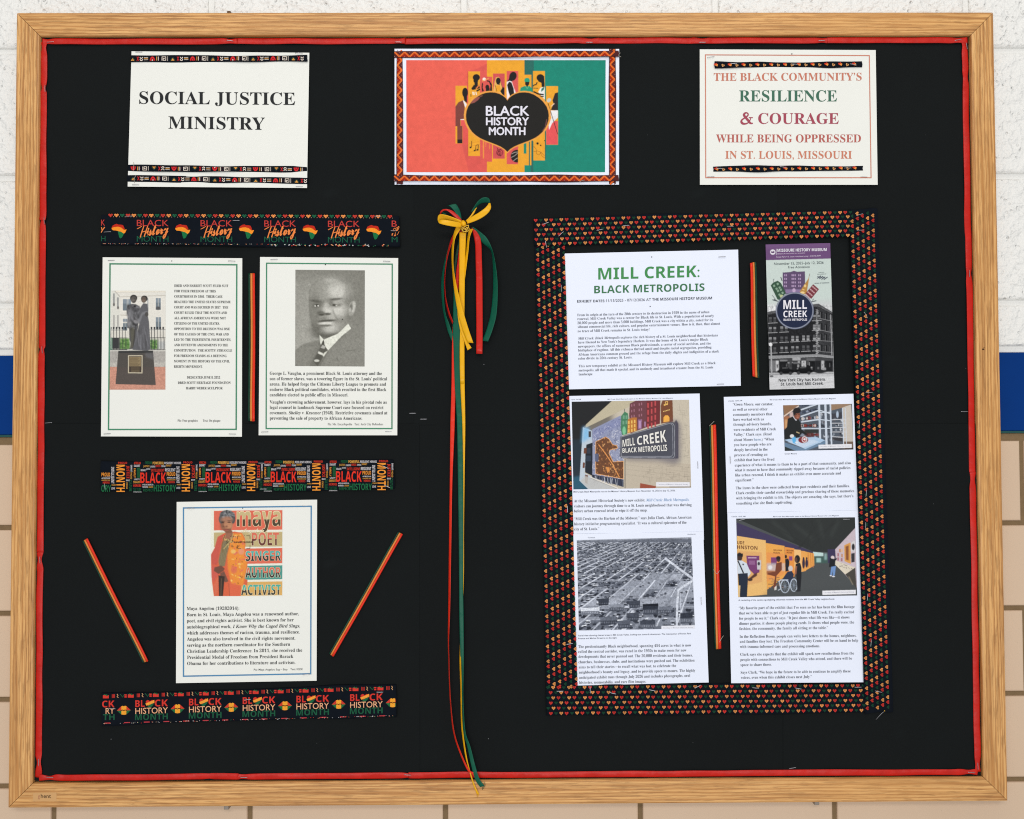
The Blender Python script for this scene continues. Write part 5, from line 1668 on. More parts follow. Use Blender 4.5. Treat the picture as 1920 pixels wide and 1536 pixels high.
# ---- article, first page (sign photograph)
a1 = Sheet('article_page', [(1067.4, 742.6), (1311.8, 738), (1320, 1012), (1076, 1016)], D_P + 0.0002, M['cool_paper'],
           'white article page topped by a colour photograph of a dark sign on a museum wall', 'page', 'article pages in the bordered panel', curl=0.0008)
C = Crop(1065, 740, 7.68); k = 7.68
ik = Ink(a1, C)
ik.text(STAMP, 's', 45, 185, 80, 15, (110, 116, 132), 77); ik.flush('stamp_lettering'); ik.text(HDR, 's', 570, 1510, 75, 15, (100, 106, 122), 58)
ik.flush('header_lettering')
ik.text('Mill Creek: Black Metropolis runs at the Missouri History Museum from November 15, 2025 to July 12, 2026.', 's', 80, 1545, 1412, 22, (66, 70, 84), 1392)
ik.flush('caption_lettering')
C = Crop(980, 720, 4.571)
ik.c = C
for t_, a, b_, y, yr in (('At the Missouri Historical Society’s new exhibit,', 440, 1050, 1015, 1007), ('visitors can journey through time to a St. Louis neighborhood that was thriving', 440, 1448, 1059, 1047),
                         ('before urban renewal tried to wipe it off the map.', 440, 1068, 1101, 1093), ('“Mill Creek was the Harlem of the Midwest,” says Julia Clark, African American', 442, 1447, 1168, 1154),
                         ('history initiative programming specialist. “It was a cultural epicenter of the', 442, 1405, 1212, 1198), ('city of St. Louis.”', 442, 655, 1256, 1252)):
    ik.text(t_, 'sr', a, b_, y, 23, BT, yr)
ik.text('_Mill Creek: Black Metropolis_,', 'sr', 1058, 1427, 1007, 23, (112, 152, 196), 1003)
ik.build('body_lettering')
pc = Pic(1065, 740, 1315, 930, k, (200, 190, 172), 4)
pc.rect(0, 0, 1920, 1459, (204, 194, 176)); pc.poly([(0, 0), (640, 90), (250, 440), (220, 470), (180, 1240), (290, 1360), (0, 1459)], (34, 36, 40)); pc.poly([(60, 640), (210, 640), (180, 1180), (70, 1200)], (36, 50, 62), 1, 12); pc.poly([(60, 1190), (180, 1170), (300, 1365), (70, 1370)], (44, 92, 116), 1, 14)
pc.rect(0, 95, 640, 640, (30, 31, 34), .7, 40)
pc.poly([(640, 85), (1000, 80), (870, 180), (250, 480), (260, 430)], (196, 186, 160)); pc.poly([(215, 470), (345, 520), (350, 700), (270, 730), (240, 1130), (330, 1180), (700, 1350), (290, 1360), (165, 1240)], (196, 208, 220)); pc.poly([(218, 470), (300, 480), (320, 620), (200, 700)], (128, 192, 236), .9, 20); pc.rect(296, 528, 332, 612, (64, 58, 54))
pc.poly([(350, 500), (760, 300), (780, 600), (760, 900), (810, 930), (805, 1330), (345, 1180)], (152, 158, 186))
for i in range(420):
    x, y = rng.uniform(355, 790), rng.uniform(340, 1280); a_ = rng.choice([-0.5, 1.1, 0.6, 2.0]) + rng.normal(0, .2); l_ = rng.uniform(14, 60)
    if y < 500 - (x - 350) * .48 + 20: continue
    pc.line([(x, y), (x + l_ * math.cos(a_), y + l_ * math.sin(a_))], rng.uniform(4, 9), [(70, 78, 120), (214, 218, 236), (110, 116, 150), (90, 96, 130), (232, 232, 240)][rng.integers(5)], .75)
pc.poly([(355, 520), (760, 320), (765, 430), (520, 560), (360, 660)], (112, 120, 176), .45, 30)
om = [(400, 680), (540, 610), (590, 640), (640, 720), (700, 735), (715, 770), (600, 800), (590, 850), (650, 970), (800, 960), (800, 1215), (400, 1140), (395, 900)]
pc.poly(om, (112, 72, 48))
for i in range(300):
    x, y = rng.uniform(400, 795), rng.uniform(620, 1210)
    if (x > 610 and y < 950 and not (x < 710 and 720 < y < 790)): continue
    pc.rect(x, y, x + rng.uniform(5, 16), y + rng.uniform(8, 24), [(206, 138, 80), (70, 46, 36), (236, 178, 116), (150, 92, 54), (90, 60, 44)][rng.integers(5)], .8)
pc.line(om + om[:1], 8, (240, 176, 110)); pc.line([(440, 720), (540, 850), (640, 1000), (740, 1190)], 12, (240, 160, 90)); pc.poly([(545, 1040), (600, 1050), (600, 1100), (570, 1130)], (226, 150, 80))
pc.poly([(345, 1150), (800, 1225), (805, 1335), (345, 1190)], (52, 58, 80)); 
for i in range(36): x = rng.uniform(350, 800); pc.line([(x, 1160 + (x - 345) * .16), (x + rng.uniform(-10, 20), 1230 + (x - 345) * .22)], 8, [(200, 204, 216), (110, 116, 134), (24, 28, 40)][i % 3], .8)
pc.poly([(265, 720), (355, 690), (350, 1170), (245, 1120), (250, 860)], (30, 36, 46)); pc.rect(275, 770, 325, 850, (52, 60, 74)); pc.rect(262, 880, 330, 960, (56, 70, 90), .7)
for q_ in ([(230, 770), (270, 765), (265, 850), (225, 850)], [(215, 975), (245, 980), (240, 1055), (210, 1060)], [(245, 1150), (290, 1165), (280, 1290), (245, 1270)]): pc.poly(q_, (112, 66, 48))
pc.rect(390, 850, 440, 965, (96, 100, 126)); pc.line([(320, 1190), (720, 1350)], 16, (236, 230, 220)); pc.line([(320, 1200), (700, 1356)], 7, (40, 36, 36)); pc.poly([(250, 1170), (720, 1356), (300, 1360), (180, 1245)], (196, 194, 190), .8, 6)
pc.rect(802, 930, 812, 1350, (236, 226, 206)); pc.rect(814, 930, 826, 1350, (50, 46, 46))
# wall with map lines
pc.poly([(826, 930), (1760, 1000), (1775, 1350), (826, 1350)], (196, 184, 166), .9)
for i in range(90):
    x, y = rng.uniform(1060, 1760), rng.uniform(1010, 1240)
    pc.rect(x, y, x + rng.uniform(3, 6), y + rng.uniform(20, 90), (150, 140, 126), .55) if i % 2 else pc.rect(x, y, x + rng.uniform(20, 90), y + 5, (150, 140, 126), .55)
for i in range(70):
    x, y = rng.uniform(1570, 1750), rng.uniform(110, 960); pc.rect(x, y, x + rng.uniform(3, 5), y + rng.uniform(16, 90), (140, 134, 122), .55) if i % 2 else pc.rect(x, y, x + rng.uniform(16, 60), y + 5, (140, 134, 122), .55)
for y in (1010, 1075, 1150): pc.line([(830, y), (1760, y + 110)], 6, (170, 160, 144), .6)
# painted buildings
pc.poly([(890, 130), (990, 80), (1320, 80), (1320, 400), (1000, 520), (900, 560), (880, 300)], (112, 66, 74)); pc.poly([(1130, 90), (1330, 85), (1325, 420), (1130, 470)], (116, 48, 52))
for r in range(4):
    for c in range(3): pc.rect(1142 + 52 * c, 120 + r * 100 - 14 * c, 1164 + 52 * c, 190 + r * 100 - 14 * c, (196, 80, 84))
    for c in range(4): pc.rect(912 + 34 * c + (40 if c > 1 else 0), 140 + r * 80 - 8 * c, 924 + 34 * c + (40 if c > 1 else 0), 175 + r * 80 - 8 * c, (188, 130, 150), .8)
pc.rect(1010, 360, 1060, 500, (150, 110, 150)); pc.rect(1020, 380, 1050, 480, (188, 150, 190)); pc.rect(1100, 390, 1118, 460, (180, 140, 180))
pc.poly([(765, 310), (815, 245), (862, 270), (870, 330), (850, 570), (780, 585), (760, 500)], (72, 130, 96)); 
for (x, y) in ((790, 300), (830, 300), (785, 380), (830, 375)): pc.rect(x, y, x + 26, y + 50, (120, 170, 140), .9)
pc.ell(808, 520, 24, 60, (134, 206, 160), .9, .2); pc.line([(815, 245), (815, 205)], 8, (70, 84, 76))
pc.poly([(860, 360), (930, 330), (990, 330), (995, 520), (855, 560)], (190, 120, 54))
for r in range(3):
    for c in range(3): pc.rect(868 + 42 * c, 380 + r * 60 - 8 * c, 886 + 42 * c, 425 + r * 60 - 8 * c, (246, 204, 110))
pc.poly([(1335, 160), (1360, 82), (1505, 80), (1515, 390), (1340, 420)], (122, 74, 50)); pc.poly([(1375, 330), (1400, 300), (1440, 300), (1462, 330), (1462, 385), (1375, 400)], (246, 180, 80))
for (x, y) in ((1392, 150), (1424, 140)): pc.ell(x, y, 14, 11, (246, 200, 110), 1, .1)
pc.line([(1402, 148), (1402, 105), (1434, 98), (1434, 138)], 9, (246, 200, 110))
for i in range(5): pc.ell(1378 + 20 * i, 243 - 6 * i, 8, 7, (250, 214, 130), 1, .1)
# the sign with its soft shadow
pc.poly([(790, 900), (1540, 360), (1620, 420), (1620, 960), (1540, 1010), (1300, 960), (860, 945)], (92, 88, 108), .75, 34)
pc.poly([(752, 605), (1480, 395), (1530, 400), (1550, 440), (1555, 880), (1525, 925), (770, 918), (745, 880)], (78, 80, 92)); pc.poly([(1530, 400), (1560, 360), (1590, 420), (1590, 920), (1530, 925), (1555, 880), (1550, 440)], (64, 62, 82), .9, 5)
pc.line([(762, 612), (1480, 410), (1515, 420), (1530, 450), (1535, 880), (1510, 912), (775, 905), (765, 880), (762, 612)], 5, (188, 190, 200)); pc.line([(770, 890), (1490, 890), (1512, 860), (1505, 440), (1480, 425)], 5, (170, 172, 184))
pc.poly([(1040, 1275), (1270, 1320), (1260, 1350), (1035, 1350)], (160, 82, 62)); pc.rect(1460, 1320, 1770, 1336, (120, 112, 104), .8, 4)
pc.noise(0.04, 5, seed=51)
pc.rect(1270, 1262, 1752, 1322, (240, 240, 248))
pc.build(a1, [(53, 103), (1742, 75), (1773, 1340), (78, 1365)], dens=1.4)
ik = Ink(a1, Crop(1065, 740, 7.68), 0.0004)


def warp_text(ik, t_, st, q, col, lay=0):
    """a word fitted to a four-cornered outline (sign seen at an angle)"""
    co, fs = glyphs(t_, st)
    x0, x1 = co[:, 0].min(), co[:, 0].max()
    s_ = (co[:, 0] - x0) / (x1 - x0); t = 1 - co[:, 1] / cap_of(st)
    ik.add(ik.c(quad_uv(np.asarray(q, float), s_, t)), fs, col, lay)


for dx, cc, ly in ((8, (40, 42, 50), 0), (0, (240, 238, 232), 1)):
    warp_text(ik, 'MILL', 'b', [(785 + dx, 655), (962 + dx, 615), (966 + dx, 728), (785 + dx, 752)], cc, ly); warp_text(ik, 'CREEK', 'b', [(992 + dx, 610), (1405 + dx, 508), (1420 + dx, 680), (996 + dx, 726)], cc, ly)
    warp_text(ik, 'BLACK METROPOLIS', 'b', [(783 + dx, 776), (1425 + dx, 720), (1430 + dx, 810), (785 + dx, 838)], cc, ly)
ik.flush('sign_lettering')
ik.text('Courtesy of Missouri Historical Society', 's', 1290, 1732, 1300, 17, (190, 192, 204), lay=1)
ik.build('credit_lettering')

# ---- article, second page (aerial view)
a2 = Sheet('article_page', [(1075, 1001.4), (1318.6, 996.8), (1328.8, 1279.8), (1081.4, 1285.6)], D_P + 0.0011, M['cool_paper'],
           'white article page with a grey aerial photograph of city blocks', 'page', 'article pages in the bordered panel', curl=0.0006)
C = Crop(980, 1000, 4.267); k = 4.267
ik = Ink(a2, C)
ik.text('Thumbnail', 's', 520, 577, 40, 9, (110, 116, 130), 39); ik.flush('header_lettering'); ik.text('Advertisement', 's', 1318, 1384, 12, 8, (110, 116, 130), 10)
ik.flush('header_lettering')
ik.text('Aerial view showing cleared areas in Mill Creek Valley, looking east towards downtown. The intersection of Forest Park', 's', 443, 1348, 825, 12, (66, 70, 84), 808); ik.text('Avenue and Market Street is on the right.', 's', 443, 755, 848, 12, (66, 70, 84), 842)
ik.flush('caption_lettering')
for t_, a, b_, y, yr in (('The predominantly Black neighborhood, spanning 454 acres in what is now', 445, 1348, 918, 906), ('called the central corridor, was razed in the 1950s to make room for new', 445, 1310, 958, 946), ('developments that never panned out. The 20,000 residents and their homes,', 447, 1360, 998, 986),
                         ('churches, businesses, clubs, and institutions were pushed out. The exhibition', 447, 1375, 1041, 1027), ('aims to tell their stories—to recall what was lost, to celebrate the', 449, 1228, 1082, 1070), ('neighborhood’s beauty and legacy, and to provide space to mourn. The highly', 450, 1381, 1123, 1108),
                         ('anticipated exhibit runs through July 2026 and includes photographs, oral', 452, 1340, 1165, 1149), ('histories, memorabilia, and rare film images.', 453, 988, 1205, 1196)):
    ik.text(t_, 'sr', a, b_, y, 21.5, BT, yr)
ik.build('body_lettering')
pc = Pic(1075, 1000, 1310, 1190, k, (140, 148, 164), 4)
ox2, oy2 = (980 - 1075) * k, 0.0
Q = lambda pts: [(x + ox2, y + oy2) for x, y in pts]
g = lambda v_: (max(v_ - 6, 0), v_, min(v_ + 14, 255))
pc.rect(0, 0, 1200, 900, g(118)); pc.poly(Q([(430, 20), (1400, 0), (1400, 46), (1100, 40), (430, 78)]), g(188), 1, 3); pc.poly(Q([(430, 62), (760, 52), (760, 60), (430, 74)]), g(110), .8, 2)
r2_ = np.random.default_rng(77)
AX = lambda s_, y: 1550 + s_ * (y + 200)                 # streets run up to one vanishing point, cross streets lie level
pc.rect(0, 70, 1200, 900, g(148)); pc.poly(Q([(430, 62), (1400, 40), (1400, 300), (430, 330)]), g(104), .8, 20)
SS = [-4.42 + .17 * i for i in range(27)]
YS = [72, 84, 98, 116, 138, 164, 194, 230, 272, 320, 376, 440, 512, 592, 682, 784]
for i in range(len(SS) - 1):
    for j in range(len(YS) - 1):
        s0, s1, y0, y1 = SS[i], SS[i + 1], YS[j], YS[j + 1]
        cx = AX((s0 + s1) / 2, (y0 + y1) / 2)
        if not 400 < cx < 1410: continue
        cleared = 310 < y0 < 540 and cx > 900 - (y0 - 310) * 1.6 and (i + j) % 4 > 0
        m = 0.10
        blk = [(AX(s0 + (s1 - s0) * m, y0 + 2), y0 + (y1 - y0) * .12), (AX(s1 - (s1 - s0) * m, y0 + 2), y0 + (y1 - y0) * .12), (AX(s1 - (s1 - s0) * m, y1), y1 - (y1 - y0) * .12), (AX(s0 + (s1 - s0) * m, y1), y1 - (y1 - y0) * .12)]
        pc.poly(Q(blk), g(int(r2_.uniform(150, 182)) if cleared else int(r2_.uniform(96, 136))), .9, 1)
        n_ = 4 if cleared else 13
        for k_ in range(n_):
            s_ = s0 + (s1 - s0) * r2_.uniform(.08, .92); y = y0 + (y1 - y0) * r2_.uniform(.06, .94); x = AX(s_, y)
            z_ = (y + 80) / 850
            wd, hh = z_ * r2_.uniform(16, 44) + 4, z_ * r2_.uniform(12, 26) + 3
            sk = s_ * hh
            dkc = int(r2_.choice([24, 34, 46, 62]))
            if cleared and r2_.random() < .6:
                pc.rect(x + ox2, y, x + ox2 + wd * .4, y + hh * .35, g(int(r2_.choice([70, 90, 200]))), .8)
            elif r2_.random() < .45:
                pc.poly(Q([(x, y), (x + wd * .5, y - hh * .3), (x + wd, y + hh * .1), (x + wd * .8, y + hh * .7), (x + wd * .2, y + hh * .8)]), g(dkc), .9)
            else:
                pc.poly(Q([(x, y), (x + wd, y), (x + wd + sk * .5, y + hh * .5), (x + sk * .5, y + hh * .5)]), g(int(r2_.choice([70, 110, 180, 222, 240]))), .95)
                pc.poly(Q([(x + sk * .5, y + hh * .5), (x + wd + sk * .5, y + hh * .5), (x + wd + sk * .5, y + hh), (x + sk * .5, y + hh)]), g(dkc), .95)
for s_ in SS:
    for ya, yb in zip(YS[:-1], YS[1:]):
        if 380 < AX(s_, ya) < 1420 and r2_.random() < .7: pc.line(Q([(AX(s_, ya) + r2_.normal(0, 1.5), ya), (AX(s_, yb) + r2_.normal(0, 1.5), yb)]), 2 + (ya + 80) / r2_.uniform(50, 110), g(int(r2_.uniform(190, 236))), .9, .8)
for y in YS[5:-1]:
    pc.line(Q([(430, y + 14), (1400, y - 8)]), 1.5 + (y + 80) / 200, g(196), .5, .8)
pc.line(Q([(1140, 200), (1372, 372), (1246, 452), (1236, 560), (1232, 770)]), 17, g(224), .95, 1); pc.line(Q([(1264, 480), (1268, 770)]), 6, g(220), .9, 1); pc.line(Q([(1372, 372), (1300, 330)]), 8, g(210), .8, 1)
pc.rect(1170 + ox2, 128, 1350 + ox2, 142, g(120), .9)
for (x, y, w_, h_, roof, wall_) in ((465, 600, 150, 48, 232, 120), (605, 525, 85, 50, 60, 44), (960, 568, 125, 80, 46, 70), (1090, 590, 110, 50, 120, 84), (620, 670, 130, 60, 108, 60), (690, 570, 120, 50, 150, 84), (850, 545, 90, 50, 70, 60), (940, 700, 120, 60, 66, 92), (1120, 715, 70, 24, 130, 90), (830, 640, 100, 60, 80, 60), (760, 700, 100, 60, 96, 70), (1260, 640, 100, 80, 52, 90)):
    pc.poly(Q([(x, y), (x + w_, y - 8), (x + w_, y + h_ * .45), (x, y + h_ * .5)]), g(roof), 1); pc.poly(Q([(x, y + h_ * .5), (x + w_, y + h_ * .45), (x + w_ - 4, y + h_), (x + 4, y + h_ + 6)]), g(wall_), 1)
    for j in range(int(w_ / 14)): pc.rect(x + ox2 + 4 + 14 * j, y + h_ * .6, x + ox2 + 11 + 14 * j, y + h_ * .85, g(min(wall_ + 70, 200)), .7)
pc.rect(960 + ox2, 566, 1086 + ox2, 582, g(22))
pc.noise(0.20, 4, seed=61); pc.noise(0.12, 12, seed=62)
pc.poly(Q([(1110, 742), (1378, 736), (1380, 764), (1110, 772)]), (238, 240, 250)); pc.poly(Q([(1052, 745), (1106, 743), (1106, 768), (1052, 770)]), g(110))
pc.build(a2, Q([(433, 55), (1350, 32), (1378, 762), (450, 778)]), dens=1.4)
ik = Ink(a2, C, 0.0004); ik.text('Courtesy of Missouri Historical Society', 's', 1125, 1365, 762, 9, (190, 194, 206), 757); ik.build('credit_lettering')

# ---- article, third page (storeroom)
a3 = Sheet('article_page', [(1357.1, 744.4), (1600.2, 738.4), (1609.4, 972), (1364, 976)], D_P + 0.0002, M['cool_paper'],
           'white article page with a small photograph of a woman working at storeroom shelves', 'page', 'article pages in the bordered panel', curl=0.0007)
C = Crop(1320, 720, 4.8)
ik = Ink(a3, C)
ik.text(STAMP, 's', 220, 343, 160, 10, (90, 96, 112), 155); ik.flush('stamp_lettering'); ik.text(HDR, 's', 593, 1185, 148, 10, (100, 106, 122), 136)
ik.flush('header_lettering')
for t_, a, b_, y, yr in (('“Gwen Moore, our curator,', 260, 622, 196, 192), ('as well as several other', 260, 571, 242, 238), ('community members that', 262, 614, 288, 282), ('have worked with us', 264, 540, 333, 328), ('through advisory boards,', 265, 607, 377, 371), ('were residents of Mill Creek', 266, 648, 424, 417),
                         ('Valley,” Clark says. (Read', 268, 609, 468, 462), ('you have people who are', 270, 607, 560, 553), ('deeply involved in the', 272, 573, 605, 600), ('process of creating an', 273, 571, 652, 646), ('exhibit that have the lived', 275, 634, 697, 690),
                         ('experience of what it means to them to be a part of that community, and also', 277, 1320, 744, 722), ('what it meant to have that community ripped away because of racist policies', 279, 1318, 788, 766), ('like urban renewal, I think it makes an exhibit even more accurate and', 281, 1233, 833, 815), ('significant.”', 282, 446, 879, 875),
                         ('The items in the show were collected from past residents and their families.', 287, 1310, 949, 929), ('Clark credits their careful stewardship and gracious sharing of these memories', 288, 1352, 994, 974), ('with bringing the exhibit to life. The objects are amazing, she says, but there’s', 289, 1344, 1040, 1020), ('something else she finds captivating.', 291, 795, 1087, 1076),
                         ('about Moore', 269, 440, 515, 512), ('.) “When', 514, 631, 511, 508)):
    ik.text(t_, 'sr', a, b_, y, 24, BT, yr)
ik.text('here', 'sr', 448, 512, 512, 24, (120, 150, 180), 511)
ik.flush('body_lettering')
ik.c = Crop(1460, 750, 12.8); ik.text('Gwen Moore', 's', 145, 437, 1308, 30, (70, 74, 88), 1304)
ik.build('caption_lettering')
k = 12.8
pc = Pic(1460, 750, 1610, 860, k, (90, 96, 104), 4)
pc.rect(0, 0, 1920, 1408, (84, 92, 104)); pc.poly([(100, 120), (490, 110), (140, 380)], (148, 112, 84)); pc.poly([(1240, 100), (1760, 92), (1560, 180), (1240, 260)], (156, 128, 104)); pc.poly([(1540, 180), (1740, 110), (1790, 1000), (1560, 1000)], (206, 198, 188)); pc.rect(1560, 1000, 1800, 1200, (120, 100, 86))
pc.rect(120, 380, 260, 700, (172, 112, 78), 1, 16); pc.poly([(120, 380), (480, 130), (490, 155), (130, 410)], (228, 206, 190)); pc.rect(265, 290, 350, 420, (214, 190, 186), .9, 10); pc.rect(150, 470, 205, 680, (222, 176, 124), .8, 12)
for (y0, y1) in ((100, 120), (240, 250), (395, 260), (520, 470), (690, 690)):
    pass
r4 = np.random.default_rng(5)
for row, (ya, yb_) in enumerate(((150, 110), (330, 250), (480, 440), (640, 640), (850, 860))):
    for i in range(26):
        x = r4.uniform(540, 960); y = ya + (yb_ - ya) * (x - 540) / 420
        c_ = [(120, 40, 36), (190, 196, 210), (60, 50, 52), (150, 70, 60), (210, 200, 196), (40, 48, 60)][r4.integers(6)] if row > 1 else [(60, 70, 90), (40, 46, 60), (150, 160, 180), (80, 90, 110)][r4.integers(4)]
        pc.ell(x, y - 24, r4.uniform(14, 40), r4.uniform(16, 44), c_, .9, .2)
for (a, b_) in (((530, 240), (960, 90)), ((530, 400), (960, 250)), ((540, 530), (960, 470)), ((550, 690), (975, 690))): pc.line([a, b_], 34, (204, 214, 228)); pc.line([(a[0], a[1] + 24), (b_[0], b_[1] + 24)], 12, (60, 68, 80), .9)
for i in range(60): x, y = r4.uniform(1000, 1540), r4.uniform(280, 1000); pc.ell(x, y, r4.uniform(12, 34), r4.uniform(12, 36), [(40, 44, 54), (214, 218, 224), (90, 84, 90), (150, 158, 170)][r4.integers(4)], .85, .25)
pc.poly([(1260, 340), (1520, 290), (1520, 440), (1260, 460)], (58, 56, 64), .8, 8); pc.poly([(1280, 900), (1530, 920), (1530, 1000), (1280, 960)], (52, 50, 54), .9, 4); pc.ell(1410, 350, 30, 80, (190, 206, 226), .9, .3)
for y0, y1 in ((250, 330), (470, 500), (690, 680), (300, 300)): pc.line([(990, y0), (1240, y1)], 22, (212, 222, 234))
for y0, y1 in ((480, 460), (560, 560), (660, 660), (770, 770), (880, 900)): pc.line([(1250, y0), (1620, y1)], 16, (216, 218, 224)); pc.line([(1250, y0 + 16), (1560, y1 + 16)], 8, (66, 66, 72), .7)
for x0, w_ in ((970, 48), (1120, 52), (1240, 36), (1530, 22), (1600, 16)): pc.line([(x0, 100 if x0 < 1300 else 190), (x0 + 30, 1080)], w_, (208, 218, 232))
pc.poly([(140, 960), (450, 900), (870, 880), (1120, 970), (640, 1180)], (176, 204, 232)); pc.poly([(220, 1010), (460, 950), (860, 960), (960, 1010), (600, 1150)], (206, 222, 242), .8, 8); pc.poly([(140, 1020), (640, 1180), (1120, 980), (1125, 1050), (640, 1225), (150, 1225)], (108, 136, 164)); pc.poly([(145, 1120), (420, 1225), (148, 1225)], (44, 52, 52)); pc.poly([(900, 1210), (1800, 1150), (1800, 1195), (900, 1215)], (60, 54, 54))
pc.poly([(600, 760), (700, 720), (850, 830), (860, 890), (690, 900)], (90, 40, 42), .9, 8); pc.rect(620, 700, 960, 800, (40, 46, 44), .9, 10)
# woman in dark jumper
pc.poly([(130, 950), (140, 720), (200, 650), (220, 450), (330, 400), (470, 440), (530, 560), (540, 700), (640, 780), (700, 830), (600, 850), (510, 830), (500, 900), (340, 930)], (30, 34, 36)); pc.poly([(345, 390), (380, 400), (440, 490), (410, 500), (350, 420)], (206, 204, 214))
pc.ell(440, 370, 74, 100, (128, 78, 62), 1, .08, .1); pc.ell(460, 390, 40, 60, (162, 98, 76), .8, .6); pc.ell(440, 255, 95, 70, (34, 30, 34), 1, .15); pc.ell(380, 300, 34, 70, (34, 30, 32), 1, .3); pc.ell(456, 420, 26, 16, (196, 120, 100), .8, .5)
for x in (425, 485): pc.ell(x, 352, 16, 8, (50, 30, 28), .9, .4)
pc.line([(425, 770), (500, 800)], 26, (190, 170, 130)); pc.poly([(520, 860), (560, 800), (620, 830), (600, 880)], (150, 160, 180), .8, 6)
pc.ell(590, 960, 120, 78, (130, 42, 50), 1, .08); pc.ell(620, 950, 66, 76, (236, 228, 230), 1, .08); pc.ell(620, 950, 50, 56, (166, 56, 66), 1, .1); pc.ell(630, 945, 38, 26, (240, 234, 236), 1, .2); pc.ell(650, 945, 8, 22, (130, 42, 50), 1, .2)
pc.ell(320, 870, 50, 44, (226, 226, 226), 1, .15); pc.poly([(315, 910), (400, 880), (420, 1000), (410, 1060), (340, 1030)], (96, 182, 236), 1, 5); pc.ell(430, 1020, 40, 20, (230, 238, 246), .9, .4)
pc.noise(0.05, 8, seed=71)
pc.poly([(955, 1078), (1755, 1058), (1755, 1150), (958, 1168)], (240, 240, 246))
pc.build(a3, [(105, 130), (1760, 95), (1795, 1190), (145, 1225)], dens=1.6)
ik = Ink(a3, Crop(1460, 750, 12.8), 0.0004); ik.text('Courtesy of Missouri Historical Society', 's', 985, 1725, 1128, 26, (192, 196, 206), 1114); ik.build('credit_lettering')

# ---- article, fourth page (gallery)
a4 = Sheet('article_page', [(1364, 961.8), (1609, 957), (1619.8, 1279.4), (1371, 1281.2)], D_P + 0.0011, M['cool_paper'],
           'white article page with a coloured gallery view of visitors and orange panels', 'page', 'article pages in the bordered panel', curl=0.0006)
C = Crop(1370, 960, 7.68); k = 7.68
ik = Ink(a4, C)
ik.text(STAMP, 's', 15, 213, 76, 16, (110, 116, 132), 73); ik.flush('stamp_lettering'); ik.text(HDR, 's', 612, 1558, 76, 15, (100, 106, 122), 60)
ik.flush('header_lettering')
ik.text('A rendering of the section spotlighting influential residents from the Mill Creek Valley neighborhood.', 's', 112, 1497, 1282, 22, (66, 70, 84), 1264)
ik.flush('caption_lettering')
ik.c = Crop(1320, 1000, 4.266)
for t_, a, b_, y, yr in (('“My favorite part of the exhibit that I’ve seen so far has been the film footage', 278, 1205, 609, 598), ('that we’ve been able to get of just regular life in Mill Creek. I’m really excited', 280, 1201, 650, 640), ('for people to see it,” Clark says. “It just shows what life was like—it shows', 281, 1164, 692, 682), ('dinner parties, it shows people playing cards. It shows what people wore, the', 282, 1201, 733, 722),
                         ('fashion, the community, the family all sitting at the table.”', 283, 992, 774, 766), ('In the Reflection Room, people can write love letters to the homes, neighbors,', 285, 1219, 837, 829), ('and families they lost. The Freedom Community Center will be on hand to help', 287, 1233, 877, 867), ('with trauma-informed care and processing emotions.', 288, 928, 918, 912),
                         ('Clark says she expects that the exhibit will spark new recollections from the', 290, 1200, 980, 970), ('people with connections to Mill Creek Valley who attend, and there will be', 291, 1184, 1022, 1011), ('space to share those.', 292, 541, 1063, 1060), ('Says Clark, “We hope in the future to be able to continue to amplify these', 294, 1173, 1124, 1113), ('voices, even when this exhibit closes next July.”', 295, 862, 1165, 1158)):
    ik.text(t_, 'sr', a, b_, y, 21.5, BT, yr)
ik.build('body_lettering')
pc = Pic(1370, 960, 1620, 1130, k, (70, 74, 76), 4)
pc.rect(0, 0, 1920, 1306, (78, 82, 84)); pc.poly([(80, 95), (1790, 75), (1795, 225), (1500, 540), (1390, 580), (1180, 570)], (46, 50, 50)); pc.poly([(80, 150), (1185, 575), (1180, 590), (90, 345)], (66, 58, 92))
for q_ in ([(900, 170), (1180, 400)], [(1260, 100), (1330, 370)], [(1560, 110), (1440, 360)], [(600, 140), (900, 400)]): pc.line(q_, 46, (58, 63, 62), .7, 18)
for i in range(8): pc.line([(rng.uniform(300, 1700), 110), (rng.uniform(900, 1350), 520)], 14, (40, 43, 43), .5, 6)
pc.poly([(1505, 540), (1795, 230), (1815, 1090), (1520, 760)], (206, 190, 200)); pc.poly([(1395, 540), (1505, 535), (1510, 700), (1400, 740)], (60, 54, 88))
pc.poly([(1185, 575), (1335, 590), (1335, 640), (1200, 640)], (196, 222, 220)); pc.rect(1200, 640, 1395, 740, (64, 96, 90), .9, 8); pc.rect(1235, 665, 1300, 725, (170, 206, 200), .9, 5); pc.rect(1350, 600, 1385, 690, (160, 196, 196), .7, 8)
pan = [((90, 345), (505, 410), (525, 1190), (100, 1228), (240, 192, 120)), ((505, 448), (775, 490), (785, 930), (525, 1120), (240, 172, 84)), ((780, 505), (915, 525), (920, 930), (785, 960), (236, 152, 72)), ((915, 540), (1010, 548), (1030, 860), (920, 900), (246, 196, 130)), ((1010, 560), (1070, 566), (1085, 850), (1030, 862), (240, 170, 90)), ((1070, 570), (1200, 600), (1205, 770), (1085, 840), (238, 170, 84))]
for a, b_, c_, d_, col in pan: pc.poly([a, b_, c_, d_], col)
pc.poly([(95, 560), (450, 580), (455, 1010), (250, 1050), (100, 900)], (226, 170, 110), .8, 6); pc.poly([(515, 580), (770, 600), (770, 900), (520, 1010)], (236, 152, 84), .8, 6)
for x in (1115, 1150, 1180): pc.line([(x, 590), (x + 8, 800)], 12, (200, 120, 70), .8, 2)
